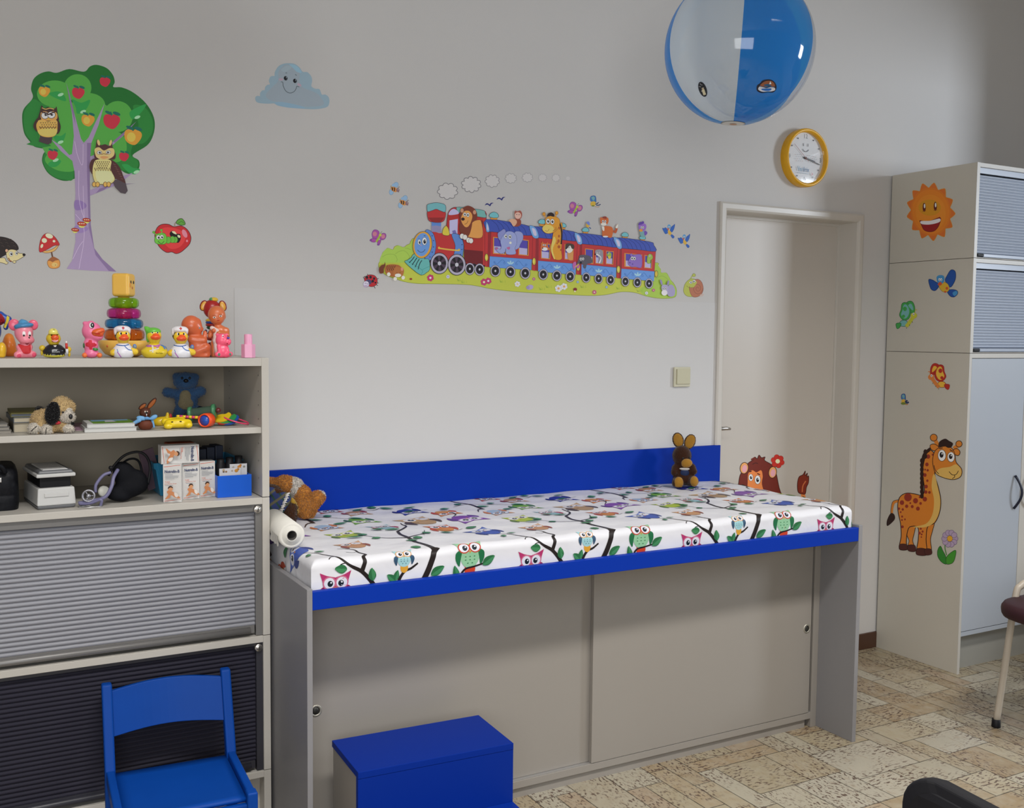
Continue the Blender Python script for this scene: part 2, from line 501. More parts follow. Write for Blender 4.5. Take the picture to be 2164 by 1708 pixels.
for z in (1.345, 1.30, 1.26, 1.22, 1.15, 1.10, 1.05):
    for y in (YF+.035, -.09):
        mt = Matrix.Translation((XS-TH-.0004, y, z)) @ Matrix.Rotation(-PI/2, 4, 'Y')
        b = MB(); b.lathe([(.0001, .0), (.0025, 0)], 10, mtx=mt); b.build('pin_hole', m_dark, u)

def tambour_cabinet(name, label, z0, z1, mslat, mtrack, topband):
    t = thing(name, label, 'cabinet', (XL/2+XS/2, -.235, z0), world=True)
    for xa, xb in ((XL, XL+TH), (XS-TH, XS)):
        b = MB(); b.box(xa, xb, YF, YB, z0+.001, z1-.001); b.build('side_panel', m_lam, t, .001)
    b = MB(); b.box(XL+TH, XS-TH, YF, YB, z1-.0195, z1-.0005); b.build('top_board', m_lam, t, .001)
    b = MB(); b.box(XL+TH, XS-TH, YB-.004, YB, z0, z1-.02); b.build('back_panel', m_back, t)
    b = MB(); b.box(XS-TH-.019, XS-TH, YD, YD+.02, z0+.001, z1-.0195); b.box(XL+TH, XL+TH+.019, YD, YD+.02, z0+.001, z1-.0195)
    b.box(XL+TH, XS-TH, YD+.004, YD+.02, z1-.0195-topband, z1-.0195); b.build('guide_track', mtrack, t, .001)
    c = tambour(XL+TH+.019, XS-TH-.019, YD+.018, z0+.026, z1-.0195-topband-.001, .0128); c.build('tambour_door', mslat, t)
    h = MB(); h.tube([(XL+TH+.02, YD+.004, z0+.017), (XS-TH-.035, YD+.004, z0+.017)], .0095, 12); h.box(XL+TH+.02, XS-TH-.022, YD+.006, YD+.018, z0+.008, z0+.030)
    h.build('handle_bar', mtrack, t)
    lock(XS-TH-.014, YD, z1-.034, .0115, t)
    return t
tambour_cabinet('tambour_cabinet', 'grey slatted roller-front cabinet under the open shelf bays', Z2, Z1, m_slat, m_trk, .022)
tambour_cabinet('tambour_cabinet', 'shaded slatted roller-front cabinet behind the blue child chair', Z3, Z2, m_slatshade, M('shaded_track', (.03, .03, .04, 1), .4), .012)  # track colour darkened too, for the shade down here
t = thing('cabinet_plinth', 'pale beige low base unit at the floor below the shaded roller cabinet', 'plinth', (XL/2+XS/2, -.235, 0), world=True)
for xa, xb in ((XL, XL+TH), (XS-TH, XS)):
    b = MB(); b.box(xa, xb, YF, YB, 0, Z3-.001); b.build('side_panel', m_lam, t, .001)
b = MB(); b.box(XL+TH, XS-TH, YF, YB, Z3-.0195, Z3-.0005); b.build('top_board', m_lam, t, .001)
b = MB(); b.box(XL+TH, XS-TH, YF+.05, YF+.068, 0, Z3-.02); b.build('kick_board', m_lam, t)

# ------------------------------------------------------------------ examination bench
BX0, BX0i, BX1i, BX1, BYF, BZ = .8219, .8370, 2.8624, 2.8808, -.772, .7981
bench = thing('examination_bench', 'grey examination bench with blue rail, blue backboard and sliding doors', 'bench', (1.85, -.4, 0), world=True)
for xa, xb in ((BX0, BX0i), (BX1i, BX1)):
    b = MB(); b.box(xa, xb, BYF, -.022, 0, BZ); b.build('end_panel', m_grey, bench, .0012)
b = MB(); b.box(BX0i, BX1i, BYF+.001, BYF+.021, .7408, .7900); b.build('front_rail', m_blue, bench, .0015)
b = MB(); b.box(BX0i, BX1i, BYF+.021, -.022, .742, .760); b.build('top_board', m_cab, bench)
b = MB(); b.box(BX0+.01, 2.8606, -.021, -.0035, .70, 1.0122); b.build('back_board', m_blue, bench, .0012)
KY = -.5953
ca = MB(); ca.box(BX0i, BX0i+.018, KY, -.05, 0, .742); ca.box(2.8341, BX1i, KY, -.05, 0, .742)
ca.box(BX0i+.018, 2.8341, KY, -.05, .034, .058); ca.box(BX0i+.018, 2.8341, -.06, -.05, .058, .742)
ca.build('carcass', m_cab, bench, .001)
b = MB(); b.box(BX0i+.018, 2.8341-.02, KY+.010, KY+.025, 0, .034); b.build('plinth', m_cab, bench)
m_ring = M('dull_ring', (.42, .40, .34, 1), .35, metal=.6); m_recess = M('pull_recess', (.035, .034, .03, 1), .4, metal=.3)
def slide(x0, x1, y, kx, kz):
    b = MB(); b.box(x0, x1, y, y+.016, .0604, .741); o = b.build('sliding_door', m_cab, bench, .0008)
    mt = Matrix.Translation((kx, y, kz)) @ Matrix.Rotation(PI/2, 4, 'X')
    k = MB(); k.lathe([(.0112, .0004), (.0125, .0022), (.0155, .0022), (.0175, .0008), (.018, -.001)], 24, mtx=mt); fp = k.build('finger_pull', m_ring, o)
    k = MB(); k.lathe([(.0001, .0006), (.0114, .0006), (.0114, -.0005)], 24, mtx=mt); k.build('recess', m_recess, fp)
kp = at(1705.4, 1329, 'y', KY-.002); slide(1.8417, 2.8210, KY-.0015, kp.x, kp.z)
kp = at(667, 1502, 'y', KY+.02); slide(BX0i+.019, 1.862, KY+.017, kp.x, kp.z)
b = MB(); b.box(BX0i+.018, 2.8341, KY+.002, KY+.040, .0582, .0600); b.build('door_track', M('aluminium_track', (.45, .44, .43, 1), .35, metal=.6), bench)

# ------------------------------------------------------------------ tall cabinet on the right: three stacked units
CX, CXE, CY, CYB = 3.8585, 4.70, -.4531, -.010
ST = .016
def unit(name, label, z0, z1):
    t = thing(name, label, 'cabinet', (CX/2+CXE/2, -.23, z0), world=True)
    return t
def tall_tambour(label, z0, z1):
    t = unit('tambour_cabinet', label, z0, z1)
    for xa, xb in ((CX, CX+ST), (CXE-ST, CXE)):
        b = MB(); b.box(xa, xb, CY, CYB, z0+.001, z1-.001); b.build('side_panel', m_lamside, t, .0008)
    for xa, xb in ((CX+.0002, CX+ST+.003), (CXE-ST, CXE)):
        b = MB(); b.box(xa, xb, CY-.0012, CY, z0+.001, z1-.001); b.build('edge_band', m_lam, t)
    b = MB(); b.box(CX+ST, CXE-ST, CY, CYB, z1-.019, z1-.001); b.box(CX+ST, CXE-ST, CY, CYB, z0+.001, z0+.004); b.build('top_board', m_lam, t, .0008)
    b = MB(); b.box(CX+ST, CXE-ST, CYB-.004, CYB, z0, z1-.02); b.build('back_panel', m_back, t)
    b = MB(); b.box(CX+ST, CXE-ST, CY+.010, CY+.024, z1-.043, z1-.019); b.box(CX+ST, CX+ST+.006, CY+.004, CY+.024, z0+.003, z1-.043); b.build('guide_track', m_slatlight, t)
    c = tambour(CX+ST+.006, CXE-ST-.006, CY+.022, z0+.022, z1-.047, .0125); c.build('tambour_door', m_slatlight, t)
    h = MB(); h.box(CX+ST+.012, CXE-ST-.012, CY+.004, CY+.022, z0+.006, z0+.021); o = h.build('handle_bar', m_slatlight, t, .002)
    h = MB(); h.box(CX+ST+.007, CX+ST+.052, CY-.002, CY+.020, z0+.007, z0+.020); h.build('end_cap', m_dark, o, .004)
    return t
CT, C2, C1 = 2.2187, 1.8150, 1.4080
tall_tambour('silver slatted roller cabinet at the top of the tall stack, smiling sun on its side', C2, CT)
tall_tambour('silver slatted roller cabinet second from the top, bluebird on its side', C1, C2)
t = unit('tall_cupboard', 'tall beige cupboard with white hinged door, giraffe sticker on its side', 0, C1)
for xa, xb in ((CX, CX+ST), (CXE-ST, CXE)):
    b = MB(); b.box(xa, xb, CY, CYB, 0, C1-.001); b.build('side_panel', m_lamside, t, .0008)
b = MB(); b.box(CX+.0002, CX+ST, CY-.0012, CY, .0, C1-.001); b.build('edge_band', m_lam, t)
b = MB(); b.box(CX+ST, CXE-ST, CY, CYB, C1-.0215, C1-.001); b.build('top_board', m_lam, t, .0008)
b = MB(); b.box(CX+ST, CXE-ST, CY, CYB, .1655, .1845); b.build('bottom_board', m_white, t, .0008)
b = MB(); b.box(CX+ST, CXE-ST, CY+.050, CY+.066, 0, .1655); b.build('kick_board', M('grey_kick_board', (.30, .295, .265, 1), .5), t)
b = MB(); b.box(CX+ST, CXE-ST, CYB-.004, CYB, .18, C1-.02); b.build('back_panel', m_back, t)
XD = 4.2440
for xa, xb, hx in ((CX+ST+.001, XD, 1), (XD+.003, CXE-ST-.001, 0)):
    b = MB(); b.box(xa, xb, CY-.001, CY+.015, .1876, C1-.0235); o = b.build('door', m_white if hx else m_lam, t, .001)
    if 1:
        ha, hb = at(2146, 1005, 'y', CY-.004), at(2141, 1075, 'y', CY-.004)
        x = ha.x/2+hb.x/2 if hx else 2*XD-ha.x/2-hb.x/2; n = 12
        pts = [(x+(.010 if hx else -.010)*math.sin(PI*i/n), CY-.001-.030*math.sin(PI*i/n)-.004, ha.z+(hb.z-ha.z)*i/n) for i in range(n+1)]
        h = MB(); h.tube(pts, .0055, 10); h.build('handle', M('dark_blue_handle', (.01, .012, .03, 1), .3), o)

# ------------------------------------------------------------------ blue child chair
m_cblue = M('blue_painted_wood', (.0018, .050, .29, 1), .5, spec=.15, noise=.06, nscale=14, bmp=(500, .08, .0005))
SZ = .315
cbl, cbr = at(243, 1637, 'z', SZ), at(478, 1598, 'z', SZ)
w = (cbr-cbl).length; ang = math.atan2(cbr.y-cbl.y, cbr.x-cbl.x)
chair = thing('child_chair', 'small blue painted wooden child chair in front of the shaded roller cabinet', 'chair', (cbl.x/2+cbr.x/2, cbl.y/2+cbr.y/2, 0), rotz=ang)
hw = w/2+.012; dp = .285
b = MB(); sv = []; n = 10
for i in range(n+1):                      # dished plywood seat
    for j in range(n+1):
        x = -w/2+w*i/n; y = .008-dp*j/n
        sv.append((x, y, SZ-.010*math.sin(PI*i/n)*math.sin(PI*min(1, j/n))**.7*.8))
nn = (n+1)**2
sf = [(i*(n+1)+j, (i+1)*(n+1)+j, (i+1)*(n+1)+j+1, i*(n+1)+j+1) for i in range(n) for j in range(n)]
vs2 = sv+[(p[0], p[1], p[2]-.010) for p in sv]
ed = [i*(n+1) for i in range(n+1)]; ed2 = [i*(n+1)+n for i in range(n+1)]; e3 = list(range(n+1)); e4 = [n*(n+1)+j for j in range(n+1)]
ff = sf+[tuple(k+nn for k in q[::-1]) for q in sf]
for e in (ed, ed2, e3, e4): ff += [(e[i], e[i+1], e[i+1]+nn, e[i]+nn) for i in range(n)]
b.add(vs2, ff, smooth=True); b.build('seat', m_cblue, chair)
lean = .075; HB = .535
for s in (-1, 1):
    x = s*hw
    b = MB(); prof = [(0, -.03, .015), (.28, 0, .018), (.33, .004, .018), (HB, lean, .013)]
    vs = []; fs = []
    for z, yo, hh in prof:
        vs += [(x-.013, yo-hh, z), (x+.013, yo-hh, z), (x+.013, yo+hh, z), (x-.013, yo+hh, z)]
    for i in range(len(prof)-1):
        for k in range(4): fs.append((i*4+k, i*4+(k+1) % 4, (i+1)*4+(k+1) % 4, (i+1)*4+k))
    fs += [(3, 2, 1, 0), tuple(len(vs)-4+k for k in range(4))]
    b.add(vs, fs); b.build('leg', m_cblue, chair, .005, 3)
    b = MB(); b.box(x-.013, x+.013, -dp-.012, -dp+.022, 0, SZ+.018); b.build('leg', m_cblue, chair, .005, 3)
    b = MB(); b.box(x-.010, x+.010, -dp+.02, -.012, SZ-.02, SZ+.016); b.build('side_rail', m_cblue, chair, .004, 3)
b = MB(); b.box(-hw+.01, hw-.01, -dp-.004, -dp+.014, SZ-.055, SZ-.012); b.build('front_rail', m_cblue, chair, .003)
b = MB(); vs = []; fs = []; n = 14
for i in range(n+1):                      # curved backrest
    x = -hw+.01+(2*hw-.02)*i/n; c = .022*math.sin(PI*i/n)
    for z in (.405, .515):
        yo = lean*(z-.33)/(HB-.33)+.004
        zz = z+(.010*math.sin(PI*i/n) if z > .45 else .008*math.sin(PI*i/n))
        vs += [(x, yo-.006+c, zz), (x, yo+.006+c, zz)]
for i in range(n):
    a_, c_ = i*4, (i+1)*4
    fs += [(a_, c_, c_+2, a_+2), (a_+1, a_+3, c_+3, c_+1), (a_+2, c_+2, c_+3, a_+3), (a_, a_+1, c_+1, c_)]
fs += [(0, 2, 3, 1), (n*4, n*4+1, n*4+3, n*4+2)]
b.add(vs, fs); b.build('backrest', m_cblue, chair, .002)

# ------------------------------------------------------------------ two-step stool
TZ = .335
q0, q1, q2, q3 = [at(x, y, 'z', TZ) for x, y in ((708, 1562), (1018, 1512), (1078, 1570), (750, 1637))]
sw_, sd = ((q1-q0).length+(q2-q3).length)/2, ((q3-q0).length+(q2-q1).length)/2
ctr = (q0+q1+q2+q3)/4; ang = math.atan2(q1.y-q0.y+q2.y-q3.y, q1.x-q0.x+q2.x-q3.x)
m_stool = M('deep_blue_laminate', (.0012, .023, .24, 1), .5, spec=.12)
stool = thing('step_stool', 'blue two-step wooden stool with grey sides in front of the bench', 'step stool', (ctr.x, ctr.y, 0), rotz=ang)
hx, hy = sw_/2, sd/2; LZ = TZ*.5
b = MB(); b.box(-hx, hx, -hy, hy, TZ-.018, TZ); b.build('tread', m_stool, stool, .001)
b = MB(); b.box(-hx, hx, -hy-.20, -hy+.016, LZ-.018, LZ); b.build('tread', m_stool, stool, .001)
b = MB(); b.box(-hx, hx, -hy+.001, -hy+.017, LZ, TZ-.0185); b.build('riser', m_stool, stool, .0008)
b = MB(); b.box(-hx, hx, -hy-.198, -hy-.182, 0, LZ-.0185); b.build('riser', m_stool, stool, .0008)
for s in (-1, 1):
    x = s*(hx-.010)
    b = MB(); b.box(x-.008, x+.008, -hy+.017, hy-.006, 0, TZ-.0185); b.box(x-.008, x+.008, -hy-.182, -hy+.017, 0, LZ-.0185); b.build('side_panel', m_cab, stool)

# ------------------------------------------------------------------ red seated chair at the right edge
m_cream = M('cream_painted_tube', (.50, .44, .36, 1), .35)
m_red = M('dark_red_upholstery', (.032, .005, .010, 1), .6, bmp=(700, .2, .001))
ch = thing('visitor_chair', 'visitor chair with cream tube legs and dark red seat at right edge', 'chair', (3.72, -1.0, 0), world=True)
f0 = at(2105, 1530, 'z', .012); f1 = at(2146, 1262, 'y', f0.y-.02)
def leg(pts, r=.0125): 
    b = MB(); b.tube(spline(pts, False, 6), r, 12); return b.build('leg', m_cream, ch)
top = Vector((f1.x+.065, f1.y-.01, f1.z+.055))
def foot(p, parent):
    b = MB(); b.lathe([(.0001, 0), (.016, 0), (.0165, .004), (.015, .03), (.013, .031)], 14, mtx=Matrix.Translation(p)); b.build('foot_cap', m_dark, parent)
for yo in (0, -.43):
    o_ = Vector((0, yo, 0))
    lg = leg([f0+o_, f0.lerp(f1, .5)+o_, f1+o_, f1.lerp(top, .55)+Vector((-.014, 0, .012))+o_, top+o_, top+Vector((.14, 0, .004))+o_, top+Vector((.37, 0, .006))+o_])
    foot((f0.x, f0.y+yo, 0), lg)
    r0 = Vector((f0.x+.50, f0.y+yo, .012)); lg = leg([r0, r0+Vector((-.03, 0, .40)), r0+Vector((-.01, 0, .60)), r0+Vector((.05, 0, .84))]); foot((r0.x, r0.y, 0), lg)
b = MB(); b.obox((f0.x+.515, f0.y-.215, .72), (.035, .40, .22), (0, .24, 0)); b.build('backrest', m_red, ch, .014, 3)
sx0 = at(2141, 1290, 'y', f0.y-.12).x; sz = at(2141, 1300, 'y', f0.y-.12).z
s = MB(); pr = [(0, -.034), (.6, -.034), (.9, -.032), (.965, -.026), (.992, -.014), (1, 0), (.992, .012), (.965, .022), (.9, .027), (.6, .030), (0, .031)]
vs = []; n = 40; hx_, hy_ = .225, .215
cx_, cy_ = sx0+hx_, f0.y-.215
for r_, z in pr:
    for k in range(n):
        a_ = 2*PI*k/n; c_, s_ = math.cos(a_), math.sin(a_)
        q = .62
        vs.append((cx_+hx_*r_*math.copysign(abs(c_)**q, c_), cy_+hy_*r_*math.copysign(abs(s_)**q, s_), sz+z))
s.add(vs, [(i*n+k, i*n+(k+1) % n, (i+1)*n+(k+1) % n, (i+1)*n+k) for i in range(len(pr)-1) for k in range(n)], smooth=True)
s.build('seat', m_red, ch)

# ------------------------------------------------------------------ black chair whose back shows at the bottom edge
bk = thing('office_chair', 'black office chair, only its backrest top showing at bottom right edge', 'chair', (1.55, -2.25, 0), world=True)
ZB = .74
A = at(1935, 1640, 'z', ZB); B_ = at(2075, 1720, 'z', ZB)
dr = (B_-A); dr.z = 0; dr.normalize(); nr = Vector((-dr.y, dr.x, 0))
if nr.dot(Vector((0, -3.3, 0))-A) > 0: nr = -nr
L = .40; b = MB(); rows = []; n = 22
out = []
for i in range(n+1):                      # outline of the backrest in its own plane
    pass
def brow(u, v, off):
    bend = .03*(1-(2*u/L-1)**2)
    return A+dr*u+Vector((0, 0, v))+nr*(off+bend)
oc = []
W_, H_, rr = L, .34, .055
for cx_, cz_, a0 in ((W_-rr, -rr, 0), (rr, -rr, 90), (rr, -H_+rr, 180), (W_-rr, -H_+rr, 270)):
    for k in range(7):
        a_ = math.radians(a0+15*k); oc.append((cx_+rr*math.cos(a_), cz_+rr*math.sin(a_)))
m_ = len(oc); layers = [(.90, .0), (1, .008), (1, .030), (.92, .040)]
vs = []
for sc_, off in layers:
    for (u_, v_) in oc: vs.append(brow(W_/2+(u_-W_/2)*sc_-.03, (-H_/2+(v_+H_/2)*sc_), off))
fs = [(i*m_+k, i*m_+(k+1) % m_, (i+1)*m_+(k+1) % m_, (i+1)*m_+k) for i in range(len(layers)-1) for k in range(m_)]
fs += [tuple(range(m_))[::-1], tuple((len(layers)-1)*m_+k for k in range(m_))]
b.add(vs, fs, smooth=False); b.build('backrest', m_dark, bk, .006, 3)
cc = A+dr*(L/2)
b = MB(); sc0 = cc-nr*.24
b.lathe([(.0001, .43), (.18, .43), (.215, .445), (.21, .475), (.15, .485), (.0001, .485)], 28, mtx=Matrix.Translation((sc0.x, sc0.y, 0))); b.build('seat', m_dark, bk)
b = MB(); b.tube([sc0+Vector((0, 0, .08-sc0.z)), sc0+Vector((0, 0, .44-sc0.z))], .025, 12); b.tube([Vector((sc0.x, sc0.y, .42)), cc+Vector((0, 0, .42-cc.z))+nr*.05, cc+Vector((0, 0, -.2))+nr*.04], .014, 8); b.build('post', m_dark, bk)
for k in range(5):
    a_ = 2*PI*k/5+.3
    e = Vector((sc0.x+.26*math.cos(a_), sc0.y+.26*math.sin(a_), .065))
    b = MB(); b.tube([Vector((sc0.x, sc0.y, .10)), e], [.022, .014], 8); l = b.build('leg', m_dark, bk)
    b = MB(); b.ell((e.x, e.y, .028), (.028, .028, .028)); b.build('caster', m_dark, l)
# ================================================================== mattress in an owl-print cover; the print is cut into the cover's own mesh
MX0, MX1, MYF, MYB, MZT, MZB, MR = .843, 2.852, -.7455, -.0235, .866, .7605, .024
m_cover = VC('owl_print_oilcloth', .45, spec=.25, coat=.03, bmp=(9, .35, .02))
MD = MYB-MYF; MW = MX1-MX0
def _edge(t, L):
    """sharp-corner arc length past 0..L -> (position, drop)"""
    if MR <= t <= L-MR: return t, 0.
    if t > L-MR: s = t-(L-MR); sg = 1
    else: s = MR-t; sg = -1
    if s < 2*MR:
        a = s/(2*MR)*PI/2; o, dz = MR*math.sin(a), MR*(1-math.cos(a))
    else: o, dz = MR, MR+(s-2*MR)
    return (L-MR+o if sg > 0 else MR-o), dz
def MS0(u, v):
    x, du = _edge(u, MW); y, dv = _edge(max(v, .0), MD) if v > MD*.5 else (v, 0.)
    dz = min(max(du, dv), MZT-MZB)
    top = math.exp(-(dz/.02)**2)
    wv = .0016*math.sin(u*9+v*4)*math.sin(v*11-u*2.2)+.0010*math.sin(u*31+v*17+1.5*math.sin(v*9))+.0008*math.sin(v*47-u*13)
    side = (1-top)*(.0007*math.sin(u*52+6*math.sin(u*7))+.0012*math.sin(u*23+v*15))
    z = MZT-dz+wv*top
    return Vector((MX0+x, MYB-y-(side if dv > du else 0), z)) + Vector((-.0 if du < .01 else (side*.8 if u < MW/2 else -side*.8), 0, 0))
def MS(u, v, eps=0.):
    p = MS0(u, v)
    if eps:
        h = .004
        n = (MS0(u+h, v)-MS0(u-h, v)).cross(MS0(u, v-h)-MS0(u, v+h))
        if n.length > 1e-12: p = p+n.normalized()*eps
    return p
mat_ = thing('mattress', 'white mattress in a glossy owl-print cover on the examination bench', 'mattress', (1.85, -.38, MZB), world=True)
mb = MB()
ug = [-.100, -.085, -.07, -.05]+[i*MR/4-MR for i in range(0, 9)][0:0]+[-.034+i*.0085 for i in range(9)]
ug += [.05+i*.01 for i in range(int((MW-.10)/.01)+1)]; ug += [MW-.034+i*.0085 for i in range(9)]+[MW+.05, MW+.07, MW+.085, MW+.100]
vg = [0.+i*.0115 for i in range(int((MD-.04)/.0115)+1)]+[MD-.026+i*.0033 for i in range(17)]+[MD+.035+i*.0108 for i in range(7)]
vs = [MS(u, v) for u in ug for v in vg]; nv = len(vg)
WHT = (.70, .70, .735, 1)
mb.add(vs, [(i*nv+j, (i+1)*nv+j, (i+1)*nv+j+1, i*nv+j+1) for i in range(len(ug)-1) for j in range(nv-1)], WHT, True)
# underside
mb.box(MX0+.004, MX1-.004, MYF+.004, MYB-.001, MZB, MZB+.03, WHT)

class Print:
    """flat shapes laid on the sheet in (u, v), cut fine enough to follow it"""
    def __init__(self): self.n = 0; self.e0 = .0005
    def tri(self, a, b, c, col, eps, d=0):
        L = [(b-a).length, (c-b).length, (a-c).length]; m_ = max(L)
        vm = max(a.y, b.y, c.y); vl = min(a.y, b.y, c.y); um = min(a.x, b.x, c.x)
        lim = .005 if (vm > MD-MR and vl < MD+MR) or um < MR else .013
        if m_ > lim and d < 11:
            i = L.index(m_)
            if i == 0: q = (a+b)/2; self.tri(a, q, c, col, eps, d+1); self.tri(q, b, c, col, eps, d+1)
            elif i == 1: q = (b+c)/2; self.tri(a, b, q, col, eps, d+1); self.tri(a, q, c, col, eps, d+1)
            else: q = (c+a)/2; self.tri(a, b, q, col, eps, d+1); self.tri(q, b, c, col, eps, d+1)
            return
        mb.add([MS(p.x, p.y, eps) for p in (a, b, c)], [(0, 1, 2)], col, True)
    def fill(self, pts, col):
        self.n += 1; eps = self.e0+self.n*.00005
        P = [Vector(p) for p in pts]; c = lin(col, .95) if isinstance(col, str) else col
        # keep to the part of the sheet that exists
        if max(p.y for p in P) < 0 or max(p.x for p in P) < -.085 or min(p.x for p in P) > MW+.085: return
        P = [Vector((min(max(p.x, -.095), MW+.095), min(max(p.y, .001), MD+.095))) for p in P]
        for t in tessellate_polygon([[Vector((p.x, p.y, 0)) for p in P]]):
            self.tri(P[t[0]], P[t[1]], P[t[2]], c, eps)
    def stroke(self, pts, w, col, n=4):
        s = [Vector((p.x, p.y)) for p in spline([(a, b, 0) for a, b in pts], False, n)]; N = len(s); L = []; R_ = []
        for i in range(N):
            t = (s[min(i+1, N-1)]-s[max(i-1, 0)]); t = t.normalized() if t.length else Vector((1, 0))
            ww = (w[0]+(w[1]-w[0])*i/(N-1) if isinstance(w, tuple) else w)/2
            nn_ = Vector((-t.y, t.x)); L.append(s[i]+nn_*ww); R_.append(s[i]-nn_*ww)
        self.fill([tuple(p) for p in L+R_[::-1]], col)
PR = Print(); PER = .605
def owl(u, v, s, rot, body, wing, face, rim, closed=False, tail=None, dots=None, wide=1.0):
    PR.n = 0; PR.e0 = .0010
    c, t = math.cos(math.radians(rot)), math.sin(math.radians(rot))
    q = lambda x, y: (u+(x*wide*c-y*t)*s, v+(x*wide*t+y*c)*s)
    el = lambda cx, cy, rx, ry, col, a0=0: PR.fill([q(cx+rx*math.cos(2*PI*k/14)*math.cos(a0)-ry*math.sin(2*PI*k/14)*math.sin(a0), cy+rx*math.cos(2*PI*k/14)*math.sin(a0)+ry*math.sin(2*PI*k/14)*math.cos(a0)) for k in range(14)], col)
    sp = lambda pts, col: PR.fill([q(p.x, p.y) for p in spline([(a, b, 0) for a, b in pts], True, 3)], col)
    if tail: el(0, 1.25, .42, .5, tail)
    sp([(-.72,-.1),(-.7,.6),(-.3,1.1),(.3,1.1),(.7,.6),(.72,-.1),(0,-.5)], body)
    for m_ in (-1, 1): sp([(m_*.62,-.1),(m_*1.05,.05),(m_*1.1,.55),(m_*.82,1.0),(m_*.72,.55)], wing)
    PR.fill([q(*p) for p in ((-1.08,-1.05),(-.6,-.82),(0,-.66),(.6,-.82),(1.08,-1.05),(.9,-.5),(.84,-.1),(.4,.15),(0,.2),(-.4,.15),(-.84,-.1),(-.9,-.5))], face)
    for m_ in (-1, 1):
        el(m_*.42, -.30, .46, .46, rim); el(m_*.42, -.30, .37, .37, '#dadae2')
        if closed and m_ > 0: PR.stroke([q(m_*.42-.22, -.28), q(m_*.42, -.38), q(m_*.42+.22, -.30)], .09*s, '#5a4a4a')
        else: el(m_*.36, -.26, .19, .21, '#14202a'); el(m_*.36+.06, -.33, .06, .06, '#e6e6ea')
    PR.fill([q(-.1, -.02), q(.1, -.02), q(0, .18)], '#c98a3a')
    if dots:
        for i in range(3):
            for j in range(3-(i == 2)): el(-.34+j*.34+(.17 if i == 2 else 0), .38+i*.22, .06, .03, dots)
def leaf(u, v, l, w, rot, col='#2a6a40', col2='#3f8556'):
    c, t = math.cos(math.radians(rot)), math.sin(math.radians(rot)); q = lambda x, y: (u+x*c-y*t, v+x*t+y*c)
    PR.fill([q(p.x, p.y) for p in spline([(0,0,0),(l*.3,-w*.45,0),(l*.65,-w*.4,0),(l,0,0),(l*.65,w*.4,0),(l*.3,w*.45,0)], True, 3)], col)
    PR.fill([q(p.x, p.y) for p in spline([(0,0,0),(l*.35,w*.36,0),(l*.7,w*.32,0),(l,0,0)], True, 3)], col2)
BK = '#231c1b'; B2 = '#3a2f2d'
